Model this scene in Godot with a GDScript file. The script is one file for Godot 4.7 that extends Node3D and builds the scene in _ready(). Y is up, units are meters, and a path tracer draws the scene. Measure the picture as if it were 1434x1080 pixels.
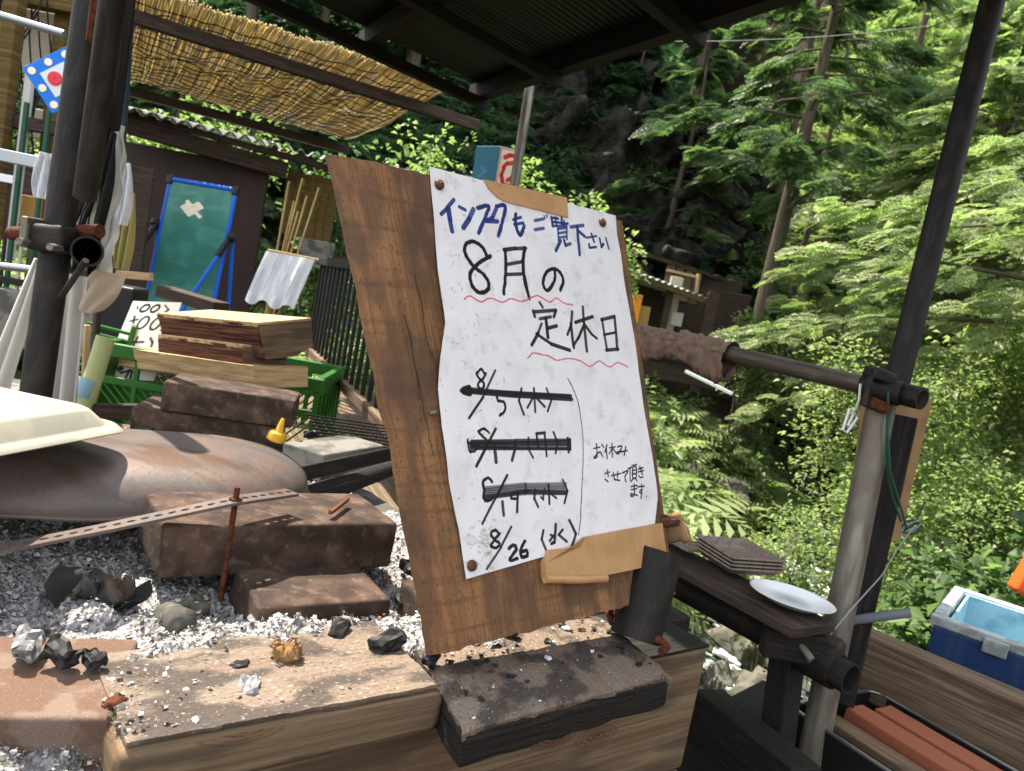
extends Node3D
# A riverside charcoal grill with a hand-written closing-days notice leaning on it, a dark roof above and a wooded gorge behind.

class Geo:
	var v := PackedVector3Array()
	var n := PackedVector3Array()
	var t := PackedVector2Array()
	var c := PackedColorArray()
	var ix := PackedInt32Array()
	var xf := Transform3D()
	var col := Color.WHITE
	func vert(p: Vector3, nn: Vector3, uv: Vector2) -> int:
		v.append(xf * p); n.append((xf.basis * nn).normalized()); t.append(uv); c.append(col)
		return v.size() - 1
	func tri(a: int, b: int, d: int) -> void:
		ix.append(a); ix.append(b); ix.append(d)
	func face(pts: Array, uvs: Array = []) -> void:
		var nn: Vector3 = (pts[1] - pts[0]).cross(pts[2] - pts[0]).normalized()
		var s := v.size()
		for i in pts.size():
			vert(pts[i], nn, uvs[i] if uvs.size() > i else Vector2(pts[i].x, pts[i].y + pts[i].z))
		for i in range(1, pts.size() - 1):
			tri(s, s + i, s + i + 1)
	func grid(nu: int, nv: int, f: Callable, uvs := Vector2.ONE) -> void:
		var p := []
		for j in nv + 1:
			for i in nu + 1:
				p.append(f.call(float(i) / nu, float(j) / nv))
		var s := v.size()
		var w := nu + 1
		for j in nv + 1:
			for i in w:
				var dx: Vector3 = p[j * w + mini(i + 1, nu)] - p[j * w + maxi(i - 1, 0)]
				var dy: Vector3 = p[mini(j + 1, nv) * w + i] - p[maxi(j - 1, 0) * w + i]
				vert(p[j * w + i], dx.cross(dy), Vector2(float(i) / nu * uvs.x, float(j) / nv * uvs.y))
		for j in nv:
			for i in nu:
				var a := s + j * w + i
				tri(a, a + 1, a + w + 1); tri(a, a + w + 1, a + w)
	# a sheet with thickness th, bent as f says
	func sheet(nu: int, nv: int, f: Callable, th: float, uvs := Vector2.ONE) -> void:
		grid(nu, nv, f, uvs)
		var s := v.size() - (nu + 1) * (nv + 1)
		var w := nu + 1
		var e := v.size()
		for k in (nu + 1) * (nv + 1):
			v.append(v[s + k] - n[s + k] * th); n.append(-n[s + k]); t.append(t[s + k]); c.append(col)
		for j in nv:
			for i in nu:
				var a := e + j * w + i
				tri(a, a + 1, a + w + 1); tri(a, a + w + 1, a + w)
		var ring := []
		for i in nu: ring.append(i)
		for j in nv: ring.append(j * w + nu)
		for i in nu: ring.append(nv * w + nu - i)
		for j in nv: ring.append((nv - j) * w)
		var keep := xf
		xf = Transform3D()
		for k in ring.size():
			var a: int = ring[k]
			var b: int = ring[(k + 1) % ring.size()]
			var ad := Vector2(0, th) if absf(t[s + a].x - t[s + b].x) > absf(t[s + a].y - t[s + b].y) else Vector2(th, 0)
			face([v[s + a], v[s + b], v[e + b], v[e + a]], [t[s + a], t[s + b], t[s + b] + ad, t[s + a] + ad])
		xf = keep
	func rbox(size: Vector3, r := 0.004, seg := Vector3i(1, 1, 1), at := Vector3.ZERO, amp := 0.0, freq := 10.0, sd := 1, uvo := Vector2.ZERO) -> void:
		var h := size / 2.0
		r = minf(r, minf(h.x, minf(h.y, h.z)) * 0.95)
		var nz: FastNoiseLite = null
		if amp > 0.0:
			nz = FastNoiseLite.new(); nz.seed = sd; nz.frequency = freq; nz.fractal_octaves = 3
		var lines := []
		for k in 3:
			var l := [-h[k], -h[k] + r]
			for i in range(1, seg[k]): l.append(lerpf(-h[k] + r, h[k] - r, float(i) / seg[k]))
			l.append(h[k] - r); l.append(h[k])
			lines.append(l)
		for k in 3:
			for sgn in [-1.0, 1.0]:
				var ua := 2 if k == 0 else 0
				var va := 2 if k == 1 else 1
				var lu: Array = lines[ua]
				var lv: Array = lines[va]
				var s := v.size()
				for b in lv.size():
					for a in lu.size():
						var p := Vector3.ZERO
						p[k] = sgn * h[k]; p[ua] = lu[a]; p[va] = lv[b]
						var q := p.clamp(-h + Vector3.ONE * r, h - Vector3.ONE * r)
						var nn := (p - q).normalized()
						var pos := q + nn * r
						if nz: pos += nn * nz.get_noise_3dv(pos + Vector3(sd, sd * 2, 0) * 0.37) * amp
						vert(pos + at, nn, Vector2(p[ua] + h[ua], p[va] + h[va]) + uvo)
				var w := lu.size()
				for b in lv.size() - 1:
					for a in w - 1:
						var o := s + b * w + a
						tri(o, o + 1, o + w + 1); tri(o, o + w + 1, o + w)
	func tube(p: Array, rad, sides := 12, caps := true, inner := 0.0, flat := 1.0) -> void:
		var up := Vector3.UP
		var d0: Vector3 = (p[1] - p[0]).normalized()
		if absf(d0.dot(up)) > 0.9: up = Vector3.RIGHT
		var side := d0.cross(up).normalized()
		var s := v.size()
		var run := 0.0
		for k in p.size():
			var d: Vector3 = (p[mini(k + 1, p.size() - 1)] - p[maxi(k - 1, 0)]).normalized()
			side = (side - d * side.dot(d)).normalized()
			var o := side.cross(d)
			var r: float = rad[k] if rad is Array else rad
			if k: run += p[k].distance_to(p[k - 1])
			for i in sides + 1:
				var a := TAU * i / sides
				var nn := side * cos(a) + o * sin(a)
				vert(p[k] + side * cos(a) * r + o * sin(a) * r * flat, nn, Vector2(run, float(i) / sides * TAU * r))
		var w := sides + 1
		for k in p.size() - 1:
			for i in sides:
				var o := s + k * w + i
				tri(o, o + 1, o + w + 1); tri(o, o + w + 1, o + w)
		if inner > 0.0:
			var g := Geo.new()
			g.xf = xf; g.col = col
			var ri := []
			for k in p.size(): ri.append((rad[k] if rad is Array else rad) - inner)
			g.tube(p, ri, sides, false)
			var b := v.size()
			for k in g.v.size():
				v.append(g.v[k]); n.append(-g.n[k]); t.append(g.t[k]); c.append(col)
			for k in g.ix: ix.append(b + k)
			for e in [0, p.size() - 1]:
				var m := v.size()
				var dn: Vector3 = (p[1] - p[0]) if e == 0 else (p[e - 1] - p[e])
				for i in sides + 1:
					v.append(v[s + e * w + i]); n.append((xf.basis * -dn).normalized()); t.append(t[s + e * w + i]); c.append(col)
					v.append(v[b + e * w + i]); n.append((xf.basis * -dn).normalized()); t.append(t[s + e * w + i]); c.append(col)
				for i in sides:
					tri(m + 2 * i, m + 2 * i + 1, m + 2 * i + 3); tri(m + 2 * i, m + 2 * i + 3, m + 2 * i + 2)
		elif caps:
			for e in [0, p.size() - 1]:
				var dn: Vector3 = (p[0] - p[1]) if e == 0 else (p[e] - p[e - 1])
				var m := vert(p[e], dn, Vector2(0.02, 0.02))
				for i in sides + 1:
					v.append(v[s + e * w + i]); n.append((xf.basis * dn).normalized()); t.append(Vector2(cos(TAU * i / sides), sin(TAU * i / sides)) * 0.02 + Vector2(0.02, 0.02)); c.append(col)
				for i in sides: tri(m, m + 1 + i, m + 2 + i)
	func lathe(prof: Array, sides := 24, ex := 1.0, ez := 1.0) -> void:
		var m := prof.size() - 1
		grid(sides, m, func(a, b):
			var q: Vector2 = prof[roundi(b * m)]
			return Vector3(cos(a * TAU) * q.x * ex, q.y, sin(a * TAU) * q.x * ez))
		var s := v.size() - (sides + 1) * (m + 1)
		for j in m + 1:  # the seam's two ends share a normal
			var a := s + j * (sides + 1)
			var nn := (n[a] + n[a + sides]).normalized()
			n[a] = nn; n[a + sides] = nn
	func prism(sec: Array, len: float) -> void:  # a section in x-y drawn along z, flat sides
		for i in sec.size():
			var a: Vector2 = sec[i]
			var b: Vector2 = sec[(i + 1) % sec.size()]
			face([Vector3(a.x, a.y, -len / 2), Vector3(b.x, b.y, -len / 2), Vector3(b.x, b.y, len / 2), Vector3(a.x, a.y, len / 2)], [Vector2(0, 0), Vector2(0, a.distance_to(b)), Vector2(len, a.distance_to(b)), Vector2(len, 0)])
		for z in [-len / 2, len / 2]:
			var pts := []
			for q in sec: pts.append(Vector3(q.x, q.y, z))
			face(pts)
	func smooth() -> Geo:
		var sum := {}
		var key := []
		for p in v: key.append(Vector3i((p * 20000.0).round()))
		for k in range(0, ix.size(), 3):
			var nn := (v[ix[k + 1]] - v[ix[k]]).cross(v[ix[k + 2]] - v[ix[k]])
			if nn.dot(n[ix[k]] + n[ix[k + 1]] + n[ix[k + 2]]) < 0: nn = -nn
			for e in 3: sum[key[ix[k + e]]] = sum.get(key[ix[k + e]], Vector3.ZERO) + nn
		for k in v.size(): n[k] = sum.get(key[k], n[k]).normalized()
		return self
	func facet() -> Geo:  # every triangle flat
		var g := Geo.new()
		for k in range(0, ix.size(), 3):
			var nn := (v[ix[k + 1]] - v[ix[k]]).cross(v[ix[k + 2]] - v[ix[k]])
			if nn.dot(n[ix[k]] + n[ix[k + 1]] + n[ix[k + 2]]) < 0: nn = -nn
			for e in 3:
				g.v.append(v[ix[k + e]]); g.n.append(nn.normalized()); g.t.append(t[ix[k + e]]); g.c.append(c[ix[k + e]]); g.ix.append(k + e)
		return g
	func mesh() -> ArrayMesh:
		for k in range(0, ix.size(), 3):
			var g := (v[ix[k + 1]] - v[ix[k]]).cross(v[ix[k + 2]] - v[ix[k]])
			if g.dot(n[ix[k]] + n[ix[k + 1]] + n[ix[k + 2]]) > 0:
				var s := ix[k + 1]
				ix[k + 1] = ix[k + 2]; ix[k + 2] = s
		var a := []
		a.resize(Mesh.ARRAY_MAX)
		a[Mesh.ARRAY_VERTEX] = v; a[Mesh.ARRAY_NORMAL] = n; a[Mesh.ARRAY_TEX_UV] = t; a[Mesh.ARRAY_COLOR] = c; a[Mesh.ARRAY_INDEX] = ix
		var m := ArrayMesh.new()
		m.add_surface_from_arrays(Mesh.PRIMITIVE_TRIANGLES, a)
		return m

var rng := RandomNumberGenerator.new()
var M := {}
var used := {}

func numbered(called: String) -> String:
	var k: int = used.get(called, 0)
	used[called] = k + 1
	return called if k == 0 else "%s_%03d" % [called, k]

func tag(o: Node3D, label: String, category := "", group := "", kind := "") -> Node3D:
	if label: o.set_meta("label", label)
	if category: o.set_meta("category", category)
	if group: o.set_meta("group", group)
	if kind: o.set_meta("kind", kind)
	return o

func thing(called: String, label: String, category: String, at := Vector3.ZERO, group := "") -> Node3D:
	var o := Node3D.new()
	o.name = numbered(called); o.position = at
	add_child(o)
	return tag(o, label, category, group)

func part(called: String, shape, m: Material, parent: Node, kind := "") -> MeshInstance3D:
	var o := MeshInstance3D.new()
	o.name = called if parent != self else numbered(called)
	o.mesh = shape.mesh() if shape is Geo else shape
	o.material_override = m
	parent.add_child(o, true)
	if kind: o.set_meta("kind", kind)
	return o

func single(called: String, shape, m: Material, label: String, category: String, at := Transform3D(), group := "") -> MeshInstance3D:
	var o := part(called, shape, m, self)
	o.transform = at
	tag(o, label, category, group)
	return o

func many(called: String, mesh: Mesh, m: Material, xfs: Array, cols: Array, parent: Node) -> MultiMeshInstance3D:
	var mm := MultiMesh.new()
	mm.transform_format = MultiMesh.TRANSFORM_3D
	mm.use_colors = true
	mm.mesh = mesh
	mm.instance_count = xfs.size()
	for i in xfs.size():
		mm.set_instance_transform(i, xfs[i])
		mm.set_instance_color(i, cols[i])
	var o := MultiMeshInstance3D.new()
	o.name = called if parent != self else numbered(called)
	o.multimesh = mm
	o.material_override = m
	parent.add_child(o, true)
	o.set_meta("kind", "stuff")
	return o

# the frame whose x runs along "along" (flattened unless tilt), y up
func frame(at: Vector3, along: Vector3, up := Vector3.UP) -> Transform3D:
	var x := along.normalized()
	var z := x.cross(up).normalized()
	return Transform3D(Basis(x, z.cross(x).normalized(), z), at)

func box(size: Vector3, r := 0.004, amp := 0.0, freq := 10.0, seg := Vector3i(1, 1, 1), uvo := Vector2.ZERO) -> Geo:
	var g := Geo.new()
	g.rbox(size, r, seg, Vector3.ZERO, amp, freq, rng.randi() % 1000, uvo)
	return g.smooth() if amp > 0.0 else g

func rod(a: Vector3, b: Vector3, r: float, sides := 12, inner := 0.0) -> Geo:
	var g := Geo.new()
	g.tube([a, b], r, sides, true, inner)
	return g

func beam(a: Vector3, b: Vector3, w: float, h: float, r := 0.003) -> Array:  # [shape, transform] of a bar from a to b
	return [box(Vector3(a.distance_to(b), h, w), r, 0.0, 1.0, Vector3i.ONE, Vector2(rng.randf(), rng.randf())), frame((a + b) / 2, b - a)]

# ---------- surfaces ----------
func nz(w: int, h: int, freq: float, sx: float, sy: float, sd: int, oct := 4, kind := FastNoiseLite.TYPE_SIMPLEX_SMOOTH) -> PackedByteArray:
	var f := FastNoiseLite.new()
	f.seed = sd; f.noise_type = kind; f.frequency = freq; f.fractal_octaves = oct
	var im := f.get_seamless_image(maxi(8, int(w / sx)), maxi(8, int(h / sy)))
	im.convert(Image.FORMAT_L8)
	im.resize(w, h, Image.INTERPOLATE_CUBIC)
	return im.get_data()

# base colour, then layers of [noise bytes, low, high, colour, strength]
func paint(w: int, h: int, base: Color, layers: Array) -> Image:
	var r := PackedFloat32Array(); r.resize(w * h); r.fill(base.r)
	var g := PackedFloat32Array(); g.resize(w * h); g.fill(base.g)
	var b := PackedFloat32Array(); b.resize(w * h); b.fill(base.b)
	for l in layers:
		var by: PackedByteArray = l[0]
		var lut := PackedFloat32Array(); lut.resize(256)
		for k in 256: lut[k] = smoothstep(l[1], l[2], k / 255.0) * l[4]
		var cr: float = l[3].r
		var cg: float = l[3].g
		var cb: float = l[3].b
		for i in w * h:
			var k := lut[by[i]]
			if k > 0.004:
				r[i] += (cr - r[i]) * k; g[i] += (cg - g[i]) * k; b[i] += (cb - b[i]) * k
	var out := PackedByteArray(); out.resize(w * h * 3)
	for i in w * h:
		out[i * 3] = int(clampf(r[i], 0, 1) * 255); out[i * 3 + 1] = int(clampf(g[i], 0, 1) * 255); out[i * 3 + 2] = int(clampf(b[i], 0, 1) * 255)
	return Image.create_from_data(w, h, false, Image.FORMAT_RGB8, out)

func knots(im: Image, count: int) -> Image:  # brown rings that push the grain aside, with drying cracks
	for k in count:
		var x := rng.randf_range(60, 450)
		var y := rng.randf_range(60, 450)
		for j in range(7, 0, -1):
			var p := []
			for i in 13: p.append_array([x + cos(i * TAU / 12) * j * 3.6, y + sin(i * TAU / 12) * j * 3.2])
			ink(im, Color(0.24, 0.16, 0.11) if j % 2 else Color(0.42, 0.29, 0.19), 3.2, 0.55 if j < 5 else 0.3, p)
	for k in count * 2:
		var p := []
		var x := rng.randf_range(10, 400)
		var y := rng.randf_range(20, 490)
		for i in 7: p.append_array([x + i * 14.0, y + rng.randfn(0, 1.4)])
		ink(im, Color(0.12, 0.09, 0.07), 1.6, 0.8, p)
	return im

func tx(im: Image) -> ImageTexture: return ImageTexture.create_from_image(im)
func grey(w: int, h: int, by: PackedByteArray) -> ImageTexture: return tx(Image.create_from_data(w, h, false, Image.FORMAT_L8, by))
func mixb(a: PackedByteArray, b: PackedByteArray, k: float) -> PackedByteArray:
	var o := PackedByteArray(); o.resize(a.size())
	for i in a.size(): o[i] = int(a[i] * (1.0 - k) + b[i] * k)
	return o
func sr(r: float, g: float, b: float) -> Color: return Color(r, g, b).linear_to_srgb()  # from a real-world base colour

func mat(called: String, col: Color, rough := 0.8, map: Texture2D = null, uv := Vector3.ONE, bump: Texture2D = null, cm := 0.0, metal := 0.0) -> StandardMaterial3D:
	var m := StandardMaterial3D.new()
	m.resource_name = called
	m.albedo_color = col; m.roughness = rough; m.metallic = metal
	m.metallic_specular = 0.35
	m.uv1_scale = uv
	if map: m.albedo_texture = map
	if bump:
		m.heightmap_enabled = true; m.heightmap_texture = bump; m.heightmap_scale = cm
	M[called] = m
	return m

func tri_mat(called: String, col: Color, rough: float, map: Texture2D, per_m: Vector3, bump: Texture2D = null, cm := 0.0, world := false, metal := 0.0) -> StandardMaterial3D:
	var m := mat(called, col, rough, map, per_m, bump, cm, metal)
	m.uv1_triplanar = true; m.uv1_world_triplanar = world; m.uv1_triplanar_sharpness = 4.0
	return m

func leaf_mat(called: String, back := 0.9) -> void:
	var m := mat(called, Color.WHITE, 0.55)
	m.vertex_color_use_as_albedo = true
	m.roughness = 0.42; m.metallic_specular = 0.5
	m.backlight_enabled = true
	m.backlight = Color(back * 0.98, back * 1.09, back * 0.86)
	m.cull_mode = BaseMaterial3D.CULL_DISABLED

func make_materials() -> void:
	var w := 512
	# sawn wood: grain along u
	var fib := nz(w, w, 0.09, 26.0, 1.0, 3, 4)
	var fib2 := nz(w, w, 0.03, 10.0, 1.0, 4, 5)
	var blot := nz(w, w, 0.010, 2.0, 1.0, 5, 4)
	var spk := nz(w, w, 0.16, 1.0, 1.0, 6, 3)
	var grain := nz(w, w, 0.30, 30.0, 1.0, 8, 2)
	var saw := nz(w, w, 0.10, 1.0, 30.0, 7, 2)
	var soot0 := nz(w, w, 0.008, 1, 1, 92, 5)
	var relief := mixb(mixb(fib, grain, 0.5), saw, 0.2)
	var rel := grey(w, w, relief)
	mat("board_wood", Color.WHITE, 0.85, tx(knots(paint(w, w, Color(0.55, 0.40, 0.275), [[fib, 0.35, 0.85, Color(0.43, 0.305, 0.205), 0.45], [fib2, 0.5, 0.85, Color(0.62, 0.46, 0.31), 0.5], [fib2, 0.42, 0.12, Color(0.38, 0.27, 0.19), 0.5], [grain, 0.55, 0.85, Color(0.36, 0.25, 0.17), 0.55], [blot, 0.45, 0.8, Color(0.36, 0.265, 0.20), 0.7], [saw, 0.55, 0.85, Color(0.38, 0.27, 0.19), 0.45], [spk, 0.66, 0.85, Color(0.25, 0.18, 0.14), 0.65], [soot0, 0.55, 0.8, Color(0.30, 0.24, 0.20), 0.6]]), 3)), Vector3(2.2, 3.0, 1), rel, 0.09)
	mat("timber_wood", Color.WHITE, 0.8, tx(knots(paint(w, w, Color(0.455, 0.38, 0.295), [[fib, 0.35, 0.85, Color(0.34, 0.275, 0.205), 0.6], [fib2, 0.5, 0.8, Color(0.53, 0.45, 0.355), 0.5], [fib2, 0.48, 0.1, Color(0.36, 0.275, 0.20), 0.65], [grain, 0.55, 0.85, Color(0.34, 0.26, 0.18), 0.5], [blot, 0.45, 0.8, Color(0.28, 0.23, 0.19), 0.65], [spk, 0.76, 0.92, Color(0.25, 0.2, 0.16), 0.5]]), 5)), Vector3(1.6, 4.0, 1), rel, 0.05)
	mat("ashy_wood", Color.WHITE, 0.9, tx(paint(w, w, Color(0.465, 0.41, 0.36), [[fib, 0.35, 0.85, Color(0.45, 0.37, 0.31), 0.55], [fib2, 0.45, 0.15, Color(0.40, 0.33, 0.29), 0.5], [grain, 0.55, 0.85, Color(0.36, 0.30, 0.26), 0.5], [blot, 0.5, 0.8, Color(0.48, 0.44, 0.395), 0.5], [soot0, 0.48, 0.74, Color(0.23, 0.205, 0.19), 0.75], [spk, 0.66, 0.84, Color(0.16, 0.14, 0.14), 0.8], [nz(w, w, 0.12, 1, 1, 61, 3), 0.72, 0.88, Color(0.72, 0.70, 0.68), 0.7]])), Vector3(2.2, 4.0, 1), rel, 0.10)
	mat("charred_wood", Color.WHITE, 0.8, tx(paint(w, w, Color(0.13, 0.115, 0.105), [[fib, 0.4, 0.9, Color(0.05, 0.045, 0.045), 0.8], [fib2, 0.6, 0.9, Color(0.24, 0.20, 0.17), 0.6], [spk, 0.7, 0.9, Color(0.45, 0.43, 0.42), 0.5]])), Vector3(3, 5, 1), rel, 0.15)
	mat("dark_wood", Color.WHITE, 0.8, tx(paint(w, w, Color(0.25, 0.20, 0.17), [[fib, 0.35, 0.85, Color(0.15, 0.12, 0.10), 0.7], [fib2, 0.55, 0.85, Color(0.36, 0.30, 0.25), 0.6], [blot, 0.6, 0.9, Color(0.12, 0.1, 0.09), 0.6]])), Vector3(1.5, 4.0, 1), rel, 0.08)
	mat("rail_wood", Color.WHITE, 0.85, tx(paint(w, w, Color(0.44, 0.37, 0.30), [[fib, 0.35, 0.85, Color(0.28, 0.22, 0.17), 0.7], [fib2, 0.5, 0.85, Color(0.56, 0.49, 0.41), 0.6], [fib2, 0.42, 0.1, Color(0.24, 0.19, 0.155), 0.6], [grain, 0.55, 0.85, Color(0.27, 0.22, 0.18), 0.5], [blot, 0.6, 0.9, Color(0.24, 0.2, 0.16), 0.5]])), Vector3(1.6, 4.5, 1), rel, 0.10)
	mat("fresh_wood", Color.WHITE, 0.8, tx(paint(w, w, Color(0.74, 0.63, 0.47), [[fib, 0.4, 0.9, Color(0.58, 0.46, 0.31), 0.6], [grain, 0.55, 0.85, Color(0.5, 0.38, 0.25), 0.4], [fib2, 0.5, 0.85, Color(0.80, 0.71, 0.55), 0.6], [fib2, 0.4, 0.1, Color(0.55, 0.40, 0.25), 0.5]])), Vector3(3, 5, 1), rel, 0.15)
	mat("bark", Color.WHITE, 0.95, tx(paint(w, w, Color(0.40, 0.26, 0.19), [[fib, 0.4, 0.8, Color(0.18, 0.11, 0.09), 0.85], [fib2, 0.55, 0.85, Color(0.52, 0.36, 0.27), 0.6]])), Vector3(2.5, 4, 1), rel, 0.5)
	mat("trunk_bark", Color.WHITE, 0.95, tx(paint(w, w, Color(0.38, 0.34, 0.29), [[fib, 0.4, 0.85, Color(0.21, 0.18, 0.15), 0.8], [fib2, 0.55, 0.85, Color(0.54, 0.48, 0.40), 0.6], [blot, 0.6, 0.9, Color(0.25, 0.29, 0.17), 0.6]])), Vector3(0.5, 2, 1), rel, 1.2)
	mat("shed_wood", Color.WHITE, 0.9, tx(paint(w, w, Color(0.38, 0.31, 0.17), [[fib, 0.35, 0.85, Color(0.24, 0.18, 0.10), 0.7], [fib2, 0.5, 0.85, Color(0.46, 0.39, 0.22), 0.6]])), Vector3(1.0, 3, 1), rel, 0.15)
	# fired clay
	var pit := nz(w, w, 0.11, 1, 1, 11, 3)
	var soot := nz(w, w, 0.008, 1, 1, 12, 5)
	var fine := nz(w, w, 0.35, 1, 1, 13, 2)
	var pitb := grey(w, w, mixb(pit, fine, 0.5))
	var bk := paint(w, w, Color(0.335, 0.262, 0.222), [[pit, 0.6, 0.85, Color(0.27, 0.195, 0.16), 0.5], [soot, 0.15, 0.80, Color(0.17, 0.135, 0.12), 0.85], [nz(w, w, 0.02, 1, 1, 14, 4), 0.6, 0.85, Color(0.42, 0.37, 0.34), 0.5], [fine, 0.74, 0.95, Color(0.62, 0.52, 0.46), 0.5]])
	tri_mat("sooty_brick", Color.WHITE, 0.92, tx(bk), Vector3.ONE * 4.2, pitb, 0.06)
	tri_mat("dusty_brick", Color.WHITE, 0.95, tx(paint(w, w, Color(0.38, 0.295, 0.25), [[pit, 0.55, 0.85, Color(0.44, 0.34, 0.29), 0.5], [soot, 0.5, 0.7, Color(0.47, 0.41, 0.37), 0.7], [fine, 0.72, 0.92, Color(0.25, 0.2, 0.18), 0.6], [fine, 0.2, 0.05, Color(0.85, 0.8, 0.77), 0.7]])), Vector3.ONE * 4.0, pitb, 0.05)
	tri_mat("orange_brick", Color.WHITE, 0.9, tx(paint(w, w, Color(0.56, 0.33, 0.245), [[pit, 0.55, 0.9, Color(0.55, 0.28, 0.18), 0.5], [fine, 0.75, 0.95, Color(0.36, 0.2, 0.14), 0.6], [fine, 0.22, 0.05, Color(0.75, 0.47, 0.35), 0.6]])), Vector3.ONE * 4.0, pitb, 0.03)
	tri_mat("concrete", Color.WHITE, 0.95, tx(paint(w, w, Color(0.46, 0.45, 0.43), [[soot, 0.45, 0.75, Color(0.26, 0.25, 0.23), 0.7], [fine, 0.7, 0.9, Color(0.6, 0.6, 0.58), 0.5]])), Vector3.ONE * 2.0, pitb, 0.06)
	# ash
	var ash := nz(w, w, 0.05, 1, 1, 21, 5, FastNoiseLite.TYPE_SIMPLEX)
	tri_mat("ash", Color.WHITE, 1.0, tx(paint(w, w, Color(0.60, 0.59, 0.59), [[ash, 0.5, 0.85, Color(0.73, 0.72, 0.72), 0.8], [ash, 0.45, 0.2, Color(0.33, 0.32, 0.32), 0.85], [fine, 0.70, 0.88, Color(0.16, 0.16, 0.16), 0.7], [soot, 0.62, 0.8, Color(0.30, 0.29, 0.28), 0.7]])), Vector3.ONE * 5.0, grey(w, w, ash), 0.5)
	var fl := mat("flake", Color.WHITE, 0.95); fl.vertex_color_use_as_albedo = true
	var ch := mat("charcoal", Color.WHITE, 0.55, tx(paint(128, 128, Color(0.6, 0.6, 0.6), [[nz(128, 128, 0.1, 1, 1, 22), 0.4, 0.8, Color(1, 1, 1), 0.9]])), Vector3(9, 9, 9)); ch.vertex_color_use_as_albedo = true
	# metals
	var rust := nz(w, w, 0.012, 1, 1, 31, 5)
	var iron := tx(paint(w, w, Color(0.375, 0.345, 0.335), [[fib2, 0.45, 0.8, Color(0.50, 0.46, 0.44), 0.25], [rust, 0.35, 0.7, Color(0.44, 0.37, 0.34), 0.6], [blot, 0.55, 0.9, Color(0.31, 0.22, 0.17), 0.7], [pit, 0.6, 0.85, Color(0.30, 0.26, 0.24), 0.5], [fine, 0.72, 0.92, Color(0.6, 0.56, 0.54), 0.4]]))
	tri_mat("brown_iron", Color.WHITE, 0.42, iron, Vector3.ONE * 2.4, pitb, 0.015, false, 0.25)
	mat("pipe_iron", Color.WHITE, 0.55, tx(paint(w, w, Color(0.30, 0.27, 0.24), [[rust, 0.45, 0.7, Color(0.40, 0.35, 0.30), 0.7], [fib, 0.6, 0.9, Color(0.2, 0.15, 0.12), 0.6], [fine, 0.78, 0.95, Color(0.5, 0.46, 0.42), 0.5]])), Vector3(1.5, 5, 1), pitb, 0.02, 0.25)
	mat("dark_pipe", Color.WHITE, 0.6, tx(paint(w, w, Color(0.125, 0.115, 0.108), [[rust, 0.45, 0.7, Color(0.205, 0.175, 0.15), 0.7], [fib, 0.6, 0.9, Color(0.09, 0.08, 0.075), 0.6], [fine, 0.78, 0.95, Color(0.38, 0.34, 0.31), 0.5]])), Vector3(2, 5, 1), pitb, 0.03, 0.1)
	mat("galvanised", Color.WHITE, 0.4, tx(paint(w, w, Color(0.45, 0.43, 0.395), [[rust, 0.4, 0.7, Color(0.40, 0.36, 0.31), 0.7], [blot, 0.6, 0.9, Color(0.62, 0.60, 0.56), 0.6], [spk, 0.74, 0.9, Color(0.3, 0.24, 0.19), 0.6]])), Vector3(1.5, 4, 1), pitb, 0.01, 0.4)
	mat("rusty", Color.WHITE, 0.9, tx(paint(128, 128, Color(0.36, 0.19, 0.11), [[nz(128, 128, 0.06, 1, 1, 33), 0.4, 0.8, Color(0.18, 0.11, 0.08), 0.8]])), Vector3(12, 12, 1), pitb, 0.05)
	mat("aluminium", Color(0.62, 0.64, 0.65), 0.3, null, Vector3.ONE, null, 0.0, 0.7)
	mat("black_iron", Color(0.13, 0.125, 0.12), 0.5, null, Vector3.ONE, null, 0.0, 0.2)
	mat("chrome_ring", Color(0.55, 0.55, 0.54), 0.3, null, Vector3.ONE, null, 0.0, 0.8)
	# plain stuff
	mat("roof_sheet", sr(0.012, 0.012, 0.013), 0.45)
	mat("roof_timber", Color.WHITE, 0.8, M["charred_wood"].albedo_texture, Vector3(1, 4, 1))
	mat("blue_plastic", sr(0.01, 0.11, 0.55), 0.35); mat("black_plastic", sr(0.015, 0.015, 0.017), 0.4)
	mat("white_plastic", sr(0.75, 0.75, 0.74), 0.5); mat("yellow_plastic", sr(0.62, 0.36, 0.03), 0.4)
	mat("green_plastic", sr(0.028, 0.125, 0.02), 0.4); tri_mat("cooler_blue", Color.WHITE, 0.4, tx(paint(256, 256, Color(0.15, 0.235, 0.40), [[nz(256, 256, 0.02, 1, 6, 96), 0.5, 0.8, Color(0.22, 0.28, 0.40), 0.6], [nz(256, 256, 0.15, 1, 1, 97), 0.7, 0.9, Color(0.40, 0.40, 0.40), 0.4]])), Vector3.ONE * 2.5)
	tri_mat("cooler_lip", Color.WHITE, 0.5, tx(paint(256, 256, Color(0.62, 0.65, 0.66), [[nz(256, 256, 0.02, 1, 1, 98), 0.5, 0.8, Color(0.48, 0.49, 0.48), 0.7], [nz(256, 256, 0.15, 1, 1, 97), 0.72, 0.9, Color(0.33, 0.32, 0.30), 0.6]])), Vector3.ONE * 3.0)
	tri_mat("cooler_liner", Color.WHITE, 0.4, tx(paint(256, 256, Color(0.56, 0.71, 0.77), [[nz(256, 256, 0.015, 1, 1, 99), 0.45, 0.8, Color(0.44, 0.60, 0.67), 0.8], [nz(256, 256, 0.1, 1, 1, 97), 0.74, 0.9, Color(0.40, 0.45, 0.46), 0.5]])), Vector3.ONE * 2.5)
	mat("orange_plastic", sr(0.75, 0.10, 0.02), 0.4)
	mat("grey_pvc", sr(0.16, 0.18, 0.2), 0.45)
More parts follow.
